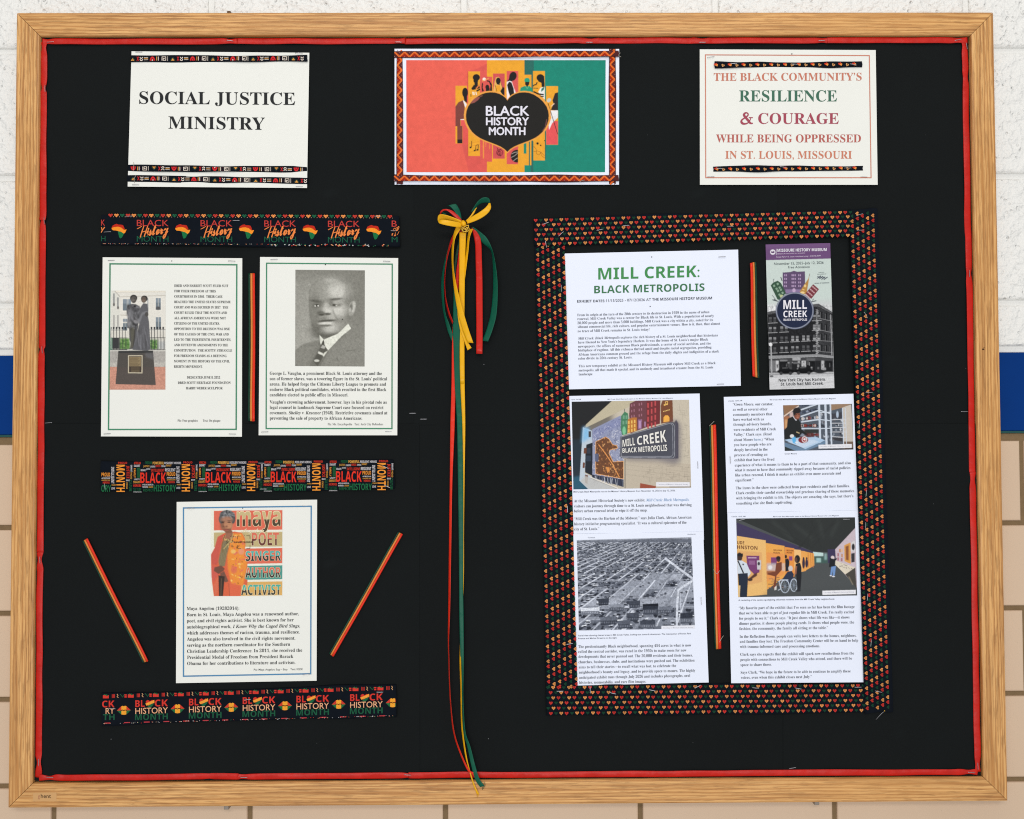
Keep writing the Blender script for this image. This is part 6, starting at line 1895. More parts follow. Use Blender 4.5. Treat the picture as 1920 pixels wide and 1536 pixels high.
pc.poly([(225, 630), (412, 632), (415, 870), (340, 900), (240, 800)], (122, 62, 116)); pc.rect(250, 655, 372, 668, (220, 190, 214), .9); pc.rect(264, 700, 350, 760, (160, 110, 156), .7)
pc.poly([(378, 700), (438, 695), (436, 830), (382, 830)], (206, 204, 210)); pc.ell(405, 745, 18, 26, (60, 60, 66), 1, .2)
pc.rect(580, 655, 665, 760, (128, 66, 120)); pc.rect(840, 640, 888, 700, (140, 74, 128)); pc.poly([(330, 900), (380, 870), (380, 920), (330, 950), (260, 1000), (250, 970)], (88, 52, 44), 1, 4)
# guard at the edge
pc.ell(128, 650, 40, 66, (66, 46, 42), 1, .1); pc.poly([(95, 600), (178, 600), (175, 650), (140, 640), (95, 640)], (30, 30, 36)); pc.poly([(95, 700), (160, 700), (230, 740), (290, 880), (250, 940), (245, 880), (100, 890)], (214, 224, 236)); pc.poly([(95, 705), (115, 705), (195, 880), (175, 885)], (34, 36, 44)); pc.ell(180, 757, 12, 12, (60, 60, 70), 1, .2); pc.poly([(105, 890), (245, 880), (250, 960), (235, 1226), (135, 1226), (115, 1060)], (34, 44, 62)); pc.ell(280, 975, 36, 22, (70, 48, 42), 1, .2); pc.poly([(115, 1060), (140, 1060), (130, 1226), (112, 1226)], (228, 200, 150))
# seated man in brown, piles of books
pc.rect(520, 740, 660, 850, (196, 190, 196), .8, 10); pc.ell(570, 800, 30, 30, (236, 236, 240), .9, .3); pc.rect(520, 850, 640, 905, (150, 92, 66), .9, 6)
for i in range(30): x, y = rng.uniform(530, 740), rng.uniform(930, 1090); pc.rect(x, y, x + rng.uniform(30, 70), y + 10, [(110, 84, 76), (70, 62, 70), (150, 120, 104)][i % 3], .8)
pc.poly([(655, 740), (735, 720), (742, 830), (660, 920), (650, 1100), (610, 1100), (640, 930), (530, 900), (540, 880), (640, 860)], (122, 66, 46)); pc.ell(688, 680, 30, 42, (76, 50, 44), 1, .1); pc.ell(686, 662, 32, 26, (36, 30, 32), 1, .2); pc.poly([(630, 1090), (660, 1060), (660, 1120), (630, 1130)], (226, 220, 214))
pc.rect(740, 740, 782, 850, (214, 196, 186), .8, 6)
pc.poly([(785, 680), (830, 670), (846, 720), (835, 850), (790, 860)], (30, 32, 42)); pc.ell(795, 645, 17, 28, (46, 36, 36), 1, .1)
# wheelchair visitor and companion
pc.ell(862, 815, 32, 40, (214, 206, 204), 1, .15); pc.poly([(820, 860), (880, 850), (910, 900), (880, 1040), (810, 1020), (750, 960), (790, 900)], (44, 52, 76)); pc.poly([(820, 1000), (880, 1000), (860, 1060), (790, 1060)], (36, 42, 58), .9, 5)
for (cx, cy, rx, ry) in ((782, 1072, 62, 92), (910, 1055, 48, 90)):
    a_ = np.linspace(0, 6.283, 30); pc.line([(cx + rx * math.cos(t), cy + ry * math.sin(t)) for t in a_], 13, (196, 208, 224))
    for t in np.linspace(0, 6.283, 12): pc.line([(cx, cy), (cx + rx * math.cos(t), cy + ry * math.sin(t))], 4, (150, 164, 184), .8)
pc.line([(690, 1010), (720, 980), (830, 980)], 15, (206, 216, 230)); pc.line([(700, 1010), (720, 1110), (680, 1130)], 11, (200, 210, 224))
pc.ell(960, 680, 40, 60, (30, 28, 32), 1, .12); pc.ell(940, 690, 18, 34, (96, 64, 54), 1, .3); pc.poly([(935, 750), (1000, 730), (1020, 800), (1020, 920), (1005, 1130), (960, 1140), (945, 930), (930, 850)], (30, 32, 38)); pc.line([(945, 780), (932, 900)], 26, (150, 100, 82)); pc.ell(970, 1136, 40, 12, (32, 32, 38), 1, .3)
for (x, y, h_) in ((1050, 740, 110), (1095, 740, 90)): pc.ell(x, y - 70, 12, 20, (60, 44, 44), 1, .2); pc.ell(x, y, 20, h_ * .7, (52, 44, 66), 1, .2)
# visitor in dark jacket and jeans
pc.ell(1468, 660, 26, 28, (226, 214, 214), 1, .2); pc.poly([(1430, 650), (1450, 670), (1500, 680), (1530, 660), (1530, 680), (1500, 720), (1500, 790), (1415, 795), (1425, 700)], (28, 30, 36), 1, 3); pc.poly([(1450, 790), (1515, 780), (1500, 910), (1470, 930), (1475, 830), (1455, 920), (1432, 915)], (116, 152, 206)); pc.ell(1480, 930, 22, 9, (230, 230, 236), 1, .3); pc.ell(1440, 918, 16, 8, (230, 230, 236), 1, .3)
# right wall pictures and slanted desk
pc.poly([(1635, 480), (1725, 440), (1730, 750), (1640, 710)], (222, 160, 84)); pc.poly([(1655, 500), (1700, 480), (1700, 700), (1660, 690)], (130, 70, 50), .9, 5); pc.poly([(1735, 440), (1790, 410), (1795, 570), (1735, 570)], (218, 214, 216)); pc.ell(1765, 505, 22, 48, (50, 48, 54), 1, .2); pc.poly([(1735, 600), (1785, 590), (1785, 720), (1738, 730)], (56, 54, 60))
for (x, y) in ((1550, 620), (1575, 560), (1605, 560), (1605, 630), (1550, 680), (1600, 690)): pc.rect(x - 14, y - 26, x + 10, y + 22, [(90, 80, 84), (228, 190, 150), (170, 110, 120), (200, 140, 90)][(x + y) % 4], .9)
pc.poly([(1510, 700), (1795, 800), (1650, 900), (1505, 760)], (226, 216, 198)); 
for i in range(22): x = rng.uniform(1540, 1740); y = 730 + (x - 1530) * .36 + rng.uniform(-10, 40); pc.rect(x, y, x + 18, y + 7, (110, 100, 96), .7)
pc.poly([(1650, 900), (1795, 800), (1812, 1100), (1700, 960)], (74, 70, 64)); pc.line([(1700, 930), (1760, 1050)], 14, (150, 140, 120), .7, 4)
pc.poly([(525, 1130), (1810, 1060), (1820, 1205), (430, 1225)], (70, 74, 76), .25, 20)
pc.noise(0.035, 7, seed=81)
pc.poly([(1320, 1135), (1800, 1122), (1802, 1182), (1322, 1195)], (242, 242, 248))
pc.build(a4, [(80, 97), (1790, 78), (1822, 1203), (108, 1228)], dens=1.4)
ik = Ink(a4, C, 0.0004)
BRW = (126, 82, 52)
ik.text('UDE', 'b', 96, 196, 465, 46, BRW, 468); ik.text('HNSTON', 'b', 94, 386, 532, 52, BRW, 546); ik.flush('panel_lettering')
ik.text('WILLIAM', 'b', 615, 738, 560, 22, (150, 96, 56), 566); ik.text('HUGHS', 'b', 615, 708, 598, 24, (150, 96, 56), 603); ik.text('BROTHERS', 'b', 805, 905, 565, 22, (140, 84, 46), 570); ik.text('MOORE', 'b', 807, 886, 596, 22, (140, 84, 46), 600)
ik.flush('panel_lettering')
ik.text('Courtesy of Missouri Historical Society', 's', 1340, 1780, 1170, 17, (192, 194, 206), 1160, lay=1)
ik.build('credit_lettering')

# ================================================================== TRICOLOUR RIBBON BUNDLES
def bundle(ends, label, order='gor', d=0.0150, crop=PX, splits=(0.0, 0.32, 0.64, 1.0), bow=0.6):
    """three narrow satin ribbons laid side by side; ends = (left top, right top, right foot, left foot)"""
    q = crop(np.asarray(ends, float))
    c = q.mean(0)
    root = empty('ribbon_bundle', P(c[0], c[1], 0.013))
    tag(root, label, 'ribbon bundle', 'tricolour ribbon bundles on the board')
    n = 9
    mats = {'g': 'dark_green_satin', 'o': 'orange_satin', 'r': 'crimson_satin'}
    ax = (q[3] - q[0]); ax /= np.linalg.norm(ax); nn = np.array([-ax[1], ax[0]])
    ph = rng.uniform(0, 6)
    for j, c_ in enumerate(order):
        A, B = [], []
        for i in range(n):
            t = i / (n - 1)
            l = q[0] + (q[3] - q[0]) * t; r = q[1] + (q[2] - q[1]) * t
            wv = nn * bow * math.sin(t * 5 + ph) * (1 if 0 < i < n - 1 else .2) * -1
            s0 = splits[j] + (0.02 * math.sin(3 * t + j + ph) if j else 0); s1 = splits[j + 1] + (0.02 * math.sin(3 * t + j + 1 + ph) if j < 2 else 0)
            A.append(l + (r - l) * max(s0 - (0.02 if j else 0), 0) + wv); B.append(l + (r - l) * s1 + wv)
        e = (j - 1) * 0.6
        A[0] = A[0] - ax * e; B[0] = B[0] - ax * e * 0.3; A[-1] = A[-1] + ax * e; B[-1] = B[-1] + ax * e * .5
        dd = d + 0.0010 * (j if order[0] == 'g' else 2 - j)
        strip('satin_band', A, B, dd, dd, M[mats[c_]], parent=root, n=4, arch=0.0011, across=5)
    return root


bundle([(465.6, 512.4), (478, 513), (477.8, 789.6), (465.4, 790)], 'green, orange and red ribbon bundle upright between the statue page and the portrait page')
bundle([(1406.2, 493), (1418, 491.2), (1424.2, 709), (1411, 706)], 'red, orange and green ribbon bundle upright between the notice and the museum brochure', 'rog', splits=(0, .40, .70, 1.0))
bundle([(1329.6, 798), (1342.4, 796.6), (1352.4, 1216), (1340, 1218)], 'long green, orange and red ribbon bundle upright between the article pages', splits=(0, .26, .58, 1.0), bow=0.5)
bundle([(154, 1015), (164.4, 1009.6), (278, 1239.5), (267.6, 1243.6)], 'slanting ribbon bundle between the frame and the poet page', bow=0.5)
bundle([(746, 997), (755.4, 1002.6), (625.6, 1231.4), (616.4, 1226)], 'slanting ribbon bundle between the poet page and the bow tails', bow=0.4)

# ================================================================== THE BOW
K = Crop(780, 340, 4.04)
bow = empty('ribbon_bow', P(872, 425, 0.015))
tag(bow, 'yellow, green and red satin bow with long trailing tails', 'bow')
Y, G_, R_ = M['yellow_satin'], M['green_satin'], M['red_satin']
B0 = 0.0158


def tail(name, mat, A, B, dA, dB=None, arch=0.0003, crop=K):
    n = len(A)
    dA = np.asarray(dA, float) + np.zeros(n); dB = dA if dB is None else np.asarray(dB, float) + np.zeros(n)
    return strip(name, A, B, B0 + dA, B0 + dB, mat, crop, bow, n=6, arch=arch, across=5)


# hanging pieces, farthest first
tail('ribbon_tail', G_, [(310, 352), (262, 450), (222, 580), (197, 700), (191, 810), (203, 970), (236, 1120), (270, 1213)], [(334, 370), (290, 440), (238, 560), (212, 700), (209, 830), (222, 990), (252, 1080), (279, 1160)], [.006, .004, .002, .001, .001, .001, .001, .001], [.008, .007, .007, .008, .008, .007, .005, .003])
tail('ribbon_tail', R_, [(318, 352), (268, 430), (232, 560), (216, 680), (212, 780), (220, 900), (245, 1010), (276, 1084)], [(338, 372), (284, 440), (244, 560), (225, 680), (220, 780), (229, 890), (254, 990), (282, 1062)], [.008, .006, .005, .004, .004, .004, .004, .004], [.013, .013, .013, .012, .012, .012, .011, .010])
tail('ribbon_tail', M['dark_green_satin'], [(334, 370), (318, 460), (300, 540), (288, 640), (284, 760), (282, 900)], [(346, 380), (336, 460), (322, 540), (306, 640), (300, 760), (298, 900)], [.004, .003, .003, .003, .002, .002])
tail('ribbon_tail', R_, [(338, 372), (330, 470), (318, 580), (303, 700), (301, 790), (309, 850)], [(352, 380), (346, 470), (336, 580), (326, 720), (322, 800), (316, 860)], [.006, .005, .005, .004, .004, .004])
tail('ribbon_tail', Y, [(402, 360), (388, 430), (380, 520), (368, 600), (366, 700)], [(432, 362), (408, 425), (397, 530), (386, 620), (370, 745)], [.009, .008, .007, .006, .006], [.013, .013, .012, .010, .006])
tail('ribbon_tail', R_, [(420, 352), (436, 410), (448, 480), (452, 600), (455, 760), (455, 900), (457, 1100), (456, 1306)], [(436, 350), (478, 410), (494, 470), (499, 600), (503, 760), (504, 900), (505, 1100), (503, 1308)], [.010, .009, .007, .006, .005, .005, .004, .003], [.010, .010, .009, .007, .007, .006, .005, .004])
tail('ribbon_tail', G_, [(424, 356), (462, 392), (500, 462), (566, 528), (582, 650), (583, 820), (568, 985), (540, 1105), (502, 1208)], [(430, 344), (488, 384), (542, 438), (582, 530), (606, 650), (619, 800), (611, 1000), (580, 1125), (546, 1214)], [.010, .009, .008, .005, .004, .004, .004, .003, .003], [.011, .012, .013, .012, .011, .011, .010, .008, .006])
# the three long tails to the frame
Kp = PX
tail('long_tail', M['crimson_satin'], [(848.6, 611), (847.2, 660), (846.6, 720), (844.4, 800), (843.4, 900), (842.0, 1000), (840.4, 1140), (839.6, 1200), (840.6, 1235), (841.4, 1270), (843.8, 1320), (849.4, 1372), (861.2, 1411), (876, 1444), (886, 1453), (896, 1467)],
     [(851, 611), (852.6, 660), (853.8, 720), (852.4, 800), (848.2, 900), (846.4, 1000), (844.0, 1140), (841.8, 1200), (842.4, 1235), (843.2, 1270), (845.8, 1320), (852, 1372), (864.4, 1411), (880.4, 1444), (893, 1450), (901, 1466)],
     [.0015] * 12 + [.003, .005, .0058, .0062], [.002] * 4 + [.003, .005, .007, .008, .008, .008, .008, .008, .007, .0065, .0066, .0068], crop=Kp)
tail('long_tail', Y, [(861, 612), (861.6, 660), (862, 720), (864, 800), (866, 900), (865.5, 1000), (863.5, 1100), (862.2, 1210), (861.4, 1240), (863, 1290), (864, 1350), (866.5, 1380), (872.6, 1420), (880.6, 1450), (888.6, 1476), (895, 1490)],
     [(868, 612), (870.6, 660), (871.2, 720), (872.4, 800), (871, 900), (870, 1000), (869.6, 1090), (864.2, 1210), (864.4, 1240), (865.6, 1290), (866.6, 1350), (869.4, 1380), (875.4, 1420), (882.8, 1450), (891, 1474), (898.4, 1489)],
     [.0015] * 12 + [.003, .005, .006, .006], [.002] * 6 + [.0015, .002, .006, .007, .006, .005, .005, .006, .0066, .0066], crop=Kp)
tail('long_tail', G_, [(851.5, 528), (850, 572), (848.8, 611), (850.6, 660), (852.6, 720), (857, 800), (858.6, 900), (860, 1000), (860.8, 1100), (861, 1150), (862.6, 1217), (863.8, 1260), (865.2, 1310), (868, 1370), (876, 1400), (883.4, 1435), (891, 1462), (900, 1476)],
     [(853.5, 528), (859, 572), (862.6, 611), (861.6, 660), (862.8, 720), (866.8, 800), (868.4, 900), (868.8, 1000), (868.4, 1100), (869.2, 1150), (869.6, 1217), (869.2, 1260), (868.8, 1310), (872.4, 1370), (882, 1400), (891, 1435), (899, 1460), (908.6, 1474)],
     [.004] * 13 + [.004, .005, .006, .0066, .0066], [.004] * 10 + [.005, .007, .008, .008, .007, .007, .0074, .0074], crop=Kp)
# frayed ends on the oak
for (u, v, c_) in ((907, 1474, G_), (904, 1476, G_), (909.5, 1471, G_), (897, 1489, Y), (894.6, 1490, Y)):
    tube('frayed_thread', p3(PX, [(u - 2, v - 5, 0.0226), (u, v, 0.0216), (u + rng.uniform(-1, 2), v + 5, 0.0206)]), 0.00035, c_, bow, 5)
tail('ribbon_tail', Y, [(328, 384), (329, 460), (328, 600), (325, 800), (322, 1000), (325, 1100), (330, 1300), (328, 1536)], [(380, 392), (377, 460), (372, 600), (369, 800), (367, 1000), (366, 1100), (367, 1300), (366, 1536)], [.012, .010, .008, .006, .005, .004, .003, .002])
tail('ribbon_tail', Y, [(312, 960), (318, 1040), (334, 1120), (364, 1205), (390, 1281)], [(340, 990), (344, 1060), (358, 1130), (384, 1200), (421, 1262)], [.008, .007, .006, .005, .005])
tail('ribbon_tail', Y, [(306, 340), (284, 400), (270, 500), (271, 640), (288, 820), (318, 1000), (352, 1120), (392, 1222)], [(345, 352), (302, 420), (287, 500), (284, 640), (308, 790), (348, 950), (392, 1100), (435, 1226)], [.012, .011, .010, .010, .010, .010, .009, .008], [.016, .018, .018, .017, .016, .014, .012, .010])
# loops
tail('bow_loop', G_, [(348, 296), (338, 240), (322, 200), (300, 172), (268, 176), (226, 196), (200, 222), (214, 240)], [(314, 270), (300, 242), (276, 208), (246, 184), (226, 196), (200, 216), (206, 246), (240, 252)], [.014, .016, .018, .018, .014, .010, .007, .005], [.016, .019, .021, .020, .016, .011, .008, .006])
tail('bow_loop', R_, [(348, 294), (310, 250), (272, 222), (236, 211), (206, 212), (186, 228), (180, 248)], [(330, 302), (282, 262), (256, 238), (232, 222), (210, 224), (195, 236), (188, 250)], [.015, .018, .020, .021, .019, .016, .012])
tail('bow_loop', Y, [(348, 300), (300, 280), (250, 262), (206, 251), (178, 252), (166, 268), (164, 298)], [(344, 322), (302, 306), (258, 296), (218, 290), (190, 292), (178, 296), (172, 304)], [.018, .019, .020, .020, .018, .015, .012], [.016, .016, .015, .014, .013, .012, .011])
tail('bow_loop', Y, [(350, 316), (310, 308), (262, 298), (220, 291), (190, 290), (172, 294)], [(346, 350), (300, 346), (250, 338), (206, 328), (176, 318), (165, 300)], [.019, .023, .026, .027, .025, .019])
tail('bow_loop', Y, [(376, 298), (398, 278), (424, 244), (444, 204), (456, 190)], [(392, 300), (420, 270), (442, 240), (454, 214), (462, 204)], [.014, .014, .014, .014, .013])
tail('bow_loop', G_, [(416, 232), (440, 192), (468, 152), (500, 126), (532, 122), (554, 132), (562, 160)], [(448, 222), (462, 192), (486, 172), (510, 164), (532, 162), (548, 164), (556, 168)], [.016, .018, .020, .022, .022, .020, .018], [.013, .014, .015, .016, .016, .016, .016])
tail('bow_loop', Y, [(380, 298), (424, 268), (474, 238), (516, 208), (540, 184), (552, 164)], [(390, 322), (446, 302), (500, 276), (546, 240), (568, 202), (564, 166)], [.019, .023, .026, .027, .025, .020])
# knot and the brass wire that fixes it
V_ = []
kc = K([(361, 322)])[0]
th = np.linspace(0, math.pi, 9); phs = np.linspace(0, 2 * math.pi, 13)[:-1]
for a in th:
    for b_ in phs:
        rx, ry = 20 / 4.04, 27 / 4.04
        u = kc[0] + rx * math.sin(a) * math.cos(b_) * (1 + .12 * math.sin(3 * b_)) + 1.2 * math.cos(a); v = kc[1] + ry * math.cos(a)
        V_.append(P(u, v, B0 + 0.018 + 0.006 * math.sin(a) * math.sin(b_)))
fs = []
for i in range(8):
    for j in range(12): fs.append([i * 12 + j, i * 12 + (j + 1) % 12, (i + 1) * 12 + (j + 1) % 12, (i + 1) * 12 + j])
mk('bow_knot', np.array(V_), fs, Y, parent=bow, smooth=True)
wire = [(344, 340, .040), (360, 362, .041), (392, 350, .041), (404, 364, .040), (380, 384, .040), (352, 372, .041), (368, 346, .042), (398, 334, .041), (388, 368, .041), (358, 384, .040), (346, 356, .040), (378, 366, .042), (402, 350, .041)]
tube('brass_wire', p3(K, wire), 0.0009, M['brass'], bow, 6, 6)

# ================================================================== STAPLES, PIN, THREADS
def staple_mesh(L, cw):
    """a wire bar with its two ends bent into the board"""
    h = L / 2
    pts = np.array([(-h, 0.0022, 0), (-h, 0.0002, 0), (-h + 0.0008, -0.0002, 0), (0, -0.0003, 0), (h - 0.0008, -0.0002, 0), (h, 0.0002, 0), (h, 0.0022, 0)])
    V, F = [], []
    for i, p in enumerate(pts):
        t = pts[min(i + 1, 6)] - pts[max(i - 1, 0)]; t /= np.linalg.norm(t)
        n1 = np.array([0, 0, 1.0]); n2 = np.cross(t, n1)
        for a, b_ in ((-1, -1), (1, -1), (1, 1), (-1, 1)): V.append(p + n1 * a * cw / 2 + n2 * b_ * cw / 3)
    for i in range(6):
        for k_ in range(4): F.append([i * 4 + k_, i * 4 + (k_ + 1) % 4, (i + 1) * 4 + (k_ + 1) % 4, (i + 1) * 4 + k_])
    F += [[3, 2, 1, 0], [24, 25, 26, 27]]
    me = bpy.data.meshes.new('staple')
    me.from_pydata([tuple(v) for v in V], [], F)
    me.materials.append(M['steel'])
    return me


st_mesh = staple_mesh(0.0104, 0.0007)
ST = [  # photo x, y, tilt in degrees, metres from the wall, what it holds
    (431, 76.5, 8, .0158, 'top red ribbon above the ministry sign'), (747, 79, 2, .0158, 'top red ribbon above a corner of the heart poster'), (1105, 79.5, 0, .0158, 'top red ribbon above the green side of the heart poster'),
    (1317, 79.5, 0, .0158, 'top red ribbon above the corner of the courage sign'), (1541, 76.5, 0, .0158, 'top red ribbon above the middle of the courage sign'), (1797, 75, -8, .0158, 'top red ribbon close to its mitred corner beyond the courage sign'), (94, 79, -5, .0158, 'top red ribbon at its corner before the ministry sign'),
    (84.5, 166, 88, .0154, 'side red ribbon level with the ministry heading'), (83, 414, 88, .0154, 'side red ribbon level with the continent ribbon'), (79, 656, 85, .0154, 'side red ribbon level with the statue'), (75, 1050, 88, .0154, 'side red ribbon level with the poet'), (72.5, 1430, 88, .0154, 'side red ribbon just above its bottom corner'),
    (93, 1457.6, 4, .0156, 'bottom red ribbon close to its corner under the lips ribbon'), (457, 1457.6, 0, .0156, 'bottom red ribbon under the lips ribbon'), (764, 1453, 5, .0156, 'bottom red ribbon just before the bow tails'), (1822, 1448.5, 5, .0156, 'bottom red ribbon close to its corner under the heart cloth'),
    (1486, 1440, -8, .0132, 'black backing paper under the bordered panel'), (1833.4, 1437, 88, .0154, 'side red ribbon just above its corner under the heart cloth'), (1812.4, 86, 80, .0154, 'side red ribbon just below its corner beyond the courage sign'), (1817.5, 513, 88, .0154, 'side red ribbon level with the museum brochure'),
    (1808.5, 772, 0, .0132, 'black backing paper by the side ribbon beyond the article pages'), (90.5, 793, -4, .0132, 'black backing paper by the side ribbon beside the statue page'), (773.5, 775, 0, .0132, 'seam of black papers beside the portrait page'), (794, 786, 0, .0132, 'seam of black papers, the lower one beside the bow tails'),
    (260, 97.6, 0, .0158, 'top corner of the ministry sign nearest the frame'), (560, 99.6, 2, .0158, 'top corner of the ministry sign towards the heart poster'), (254, 346.6, 0, .0158, 'bottom corner of the ministry sign nearest the frame'), (561, 349.8, 2, .0158, 'bottom corner of the ministry sign towards the heart poster'),
    (1333, 107, -10, .0158, 'top corner of the courage sign towards the heart poster'), (1333, 331.4, -2, .0158, 'bottom corner of the courage sign towards the heart poster'), (1620, 332, 2, .0158, 'bottom corner of the courage sign nearest the frame'),
    (1376, 119.6, 4, .0176, 'upper heart trim of the courage sign near one end'), (1490, 120.6, 2, .0176, 'upper heart trim of the courage sign at its middle'), (1600, 121, 10, .0176, 'upper heart trim of the courage sign near the frame'), (1349, 316, 3, .0176, 'lower heart trim of the courage sign near its start'), (1469, 313.5, 8, .0176, 'lower heart trim of the courage sign at its middle'), (1590, 315.2, 0, .0176, 'lower heart trim of the courage sign near the frame'),
    (241.5, 405.6, -2, .0182, 'hearts edge of the continent ribbon'), (201, 435, -4, .0182, 'continent ribbon at its start'), (442.5, 413.6, 0, .0182, 'continent ribbon above a letter K'), (709, 405.6, 0, .0182, 'top edge of the continent ribbon at its far part'), (738.5, 433, 0, .0182, 'continent ribbon at its clipped end'),
    (208.5, 488.4, -2, .0158, 'top corner of the statue page nearest the frame'), (434, 489.6, 3, .0158, 'top corner of the statue page by the ribbon bundle'), (200.5, 813.5, -4, .0158, 'bottom corner of the statue page nearest the frame'), (435.5, 814, 2, .0158, 'bottom corner of the statue page by the ribbon bundle'),
    (513.5, 486.6, -4, .0158, 'top corner of the portrait page by the ribbon bundle'), (725, 490, 3, .0158, 'top corner of the portrait page towards the bow'), (496, 810, -3, .0158, 'bottom corner of the portrait page by the ribbon bundle'), (729, 809.4, 2, .0158, 'bottom corner of the portrait page towards the bow'),
    (202, 894.4, 0, .0180, 'word ribbon at its start'), (196.5, 912, 80, .0180, 'word ribbon at its lower starting corner'), (490, 868.5, 2, .0180, 'top edge of the word ribbon at its middle'), (494, 917, 0, .0180, 'bottom edge of the word ribbon at its middle'), (723, 876, 24, .0182, 'upper end of the word ribbon towards the bow'), (725.5, 912, 24, .0182, 'lower end of the word ribbon towards the bow'),
    (357.5, 953, -3, .0158, 'top corner of the poet page towards the frame'), (573, 948.6, 0, .0158, 'top corner of the poet page towards the bow'), (358, 1267.5, 0, .0158, 'bottom corner of the poet page towards the frame'), (574, 1264.6, -6, .0158, 'bottom corner of the poet page towards the bow'),
    (209.5, 1328.6, 4, .0182, 'lips ribbon at its start'), (463.5, 1312, -4, .0182, 'lips ribbon at its middle'), (712, 1297.8, 0, .0182, 'lips ribbon near its end'),
    (1023, 419, -20, .0186, 'top heart cloth near its starting corner'), (1052, 438.6, -42, .0186, 'top heart cloth above the side strip'), (1023.6, 458, 80, .0186, 'top heart cloth where it overlaps the side strip'), (1174, 423, -2, .0186, 'top heart cloth above the notice headline'), (1125, 431, -12, .0186, 'top heart cloth above the first letters of the notice'), (1369.5, 424.4, 0, .0186, 'top heart cloth between notice and brochure'),
    (1612, 402.6, -18, .0196, 'upright heart cloth at its very top'), (1613, 431.8, 0, .0196, 'upright heart cloth below its top'), (1623.5, 591, 62, .0196, 'upright heart cloth beside the brochure badge'), (1630, 736, 0, .0196, 'upright heart cloth below the brochure'), (1611, 797, -84, .0196, 'upright heart cloth beside the storeroom photograph'), (1624, 925, -84, .0196, 'upright heart cloth beside the storeroom text'), (1623, 986, -88, .0196, 'upright heart cloth beside the gallery view'), (1626.5, 1120, -84, .0196, 'upright heart cloth beside the gallery caption'), (1633, 1206, -84, .0196, 'upright heart cloth beside the closing paragraphs'), (1648, 1297, 12, .0196, 'upright heart cloth near its foot'),
    (1052.4, 541, 88, .0178, 'side heart cloth beside the notice'), (1068, 1207.4, -8, .0178, 'side heart cloth beside the aerial page'), (1064, 955, 88, .0178, 'side heart cloth beside the sign page'),
    (1050, 1296, 0, .0184, 'bottom heart cloth near its starting corner'), (1106.5, 1294, 88, .0184, 'bottom heart cloth under the aerial page'), (1149, 1300, 14, .0184, 'bottom heart cloth under the aerial paragraph'), (1223, 1294.5, 12, .0184, 'bottom heart cloth under the aerial page near its far side'), (1308, 1287.6, -24, .0184, 'bottom heart cloth under the corner of the aerial page'), (1417, 1290, 4, .0184, 'bottom heart cloth under the start of the gallery page'), (1497, 1291, 10, .0184, 'bottom heart cloth under the middle of the gallery page'), (1609, 1288.5, 0, .0184, 'bottom heart cloth under the far corner of the gallery page'),
    (1354, 481.6, -3, .0166, 'top corner of the notice towards the brochure'), (1351, 720.4, -2, .0166, 'bottom corner of the notice towards the brochure'), (1308.4, 872, 88, .0160, 'side of the sign page by the ribbon bundle'), (1315, 1127, 88, .0168, 'side of the aerial page by the ribbon bundle'), (1369.4, 862.5, 88, .0160, 'side of the storeroom page by the ribbon bundle'), (1391.5, 974.5, -14, .0168, 'top of the gallery picture near its start'), (1587.5, 973.6, 0, .0168, 'top of the gallery picture near its end'),
]
first = True
for (u, v, ang, d, what) in ST:
    o = bpy.data.objects.new('staple', st_mesh)
    COL.objects.link(o)
    o.location = P(u, v, d)
    o.rotation_euler = (0, math.radians(ang), 0)
    tag(o, 'silver staple in the ' + what, 'staple', 'staples holding the display')

# long dressmaker's pin at the lower corner of the heart cloth
root = empty('dressmaker_pin', P(1650, 1343, 0.02))
tag(root, 'thin straight pin stuck through the lower corner of the heart cloth', 'pin')
tube('pin_shaft', p3(PX, [(1642, 1350, .0165), (1650, 1341, .0192), (1658, 1333.5, .0188)]), 0.00035, M['steel'], root, 6, 3)
hp_ = P(1658.4, 1333, .0195)
V_ = [hp_ + 0.0011 * np.array([math.sin(a) * math.cos(b_), math.sin(a) * math.sin(b_), math.cos(a)]) for a in np.linspace(0, math.pi, 6) for b_ in np.linspace(0, 6.283, 9)[:-1]]
mk('pin_head', np.array(V_), [[i * 8 + j, i * 8 + (j + 1) % 8, (i + 1) * 8 + (j + 1) % 8, (i + 1) * 8 + j] for i in range(5) for j in range(8)], M['brass'], parent=root, smooth=True)
thread_m = plain('pale_thread', (190, 182, 170), 0.8, 0.2)
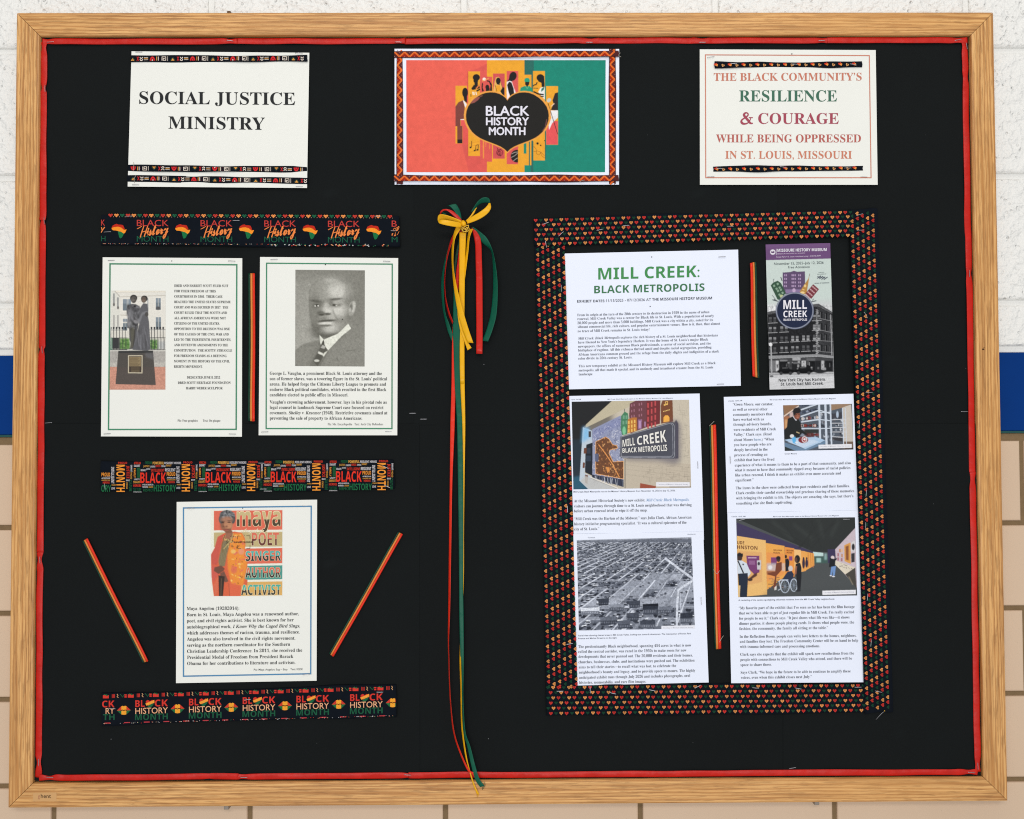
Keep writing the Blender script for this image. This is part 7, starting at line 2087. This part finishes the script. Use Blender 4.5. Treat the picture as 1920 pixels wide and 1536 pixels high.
for pts, lab in (([(250.4, 304, .0158), (251, 312, .0176), (250, 320, .0176)], 'pale loose thread over the middle folk trim of the ministry sign'), ([(254.6, 329, .0176), (251.6, 336, .0176), (252, 343, .0164)], 'pale loose thread over the lowest folk trim of the ministry sign'),
                 ([(1337.6, 1068, .0178), (1344, 1076, .0186), (1349, 1070, .0184)], 'pale loose thread across the long ribbon bundle at its middle'), ([(1349, 1204, .0186), (1353, 1197, .0186), (1356.5, 1192, .0176)], 'pale loose thread at the foot of the long ribbon bundle'), ([(1330, 799, .0186), (1335, 794, .0176), (1339, 790, .0160)], 'pale loose thread at the top of the long ribbon bundle'),
                 ([(1163, 99, .0176), (1160, 104, .018), (1164.6, 107, .0168)], 'short frayed thread at the corner of the heart poster'), ([(1086, 341.5, .0176), (1091, 339, .018), (1096, 337.6, .018)], 'short frayed thread under the bottom zigzag ribbon')):
    tag(tube('loose_thread', p3(PX, pts), 0.0003, thread_m, None, 5, 4), lab, 'thread', 'loose threads on the display')
# tack holes: small dark pin heads through the page tops
tk = plain('dark_tack', (40, 38, 36), 0.5, 0.3)
for (u, v, d, lab) in ((322, 489.5, .0154, 'tiny dark tack at the top middle of the statue page'), (610, 496.5, .0154, 'tiny dark tack at the top middle of the portrait page'), (455, 953, .0154, 'tiny dark tack at the top middle of the poet page'), (1222, 482, .0162, 'tiny dark tack at the top middle of the exhibition notice'), (1219, 574.6, .0162, 'tiny dark tack under the dates line of the notice'), (1484.8, 101, .0154, 'tiny dark tack at the top middle of the courage sign')):
    c_ = P(u, v, d)
    an = np.linspace(0, 6.283, 9)[:-1]
    V_ = [c_ + np.array([0.0009 * math.cos(a), 0, 0.0009 * math.sin(a)]) for a in an] + [c_ + np.array([0.0005 * math.cos(a), -0.0005, 0.0005 * math.sin(a)]) for a in an]
    tag(mk('tack', np.array(V_), [[i, (i + 1) % 8, 8 + (i + 1) % 8, 8 + i] for i in range(8)] + [list(range(8, 16))], tk), lab, 'tack', 'tiny tacks in the pages')
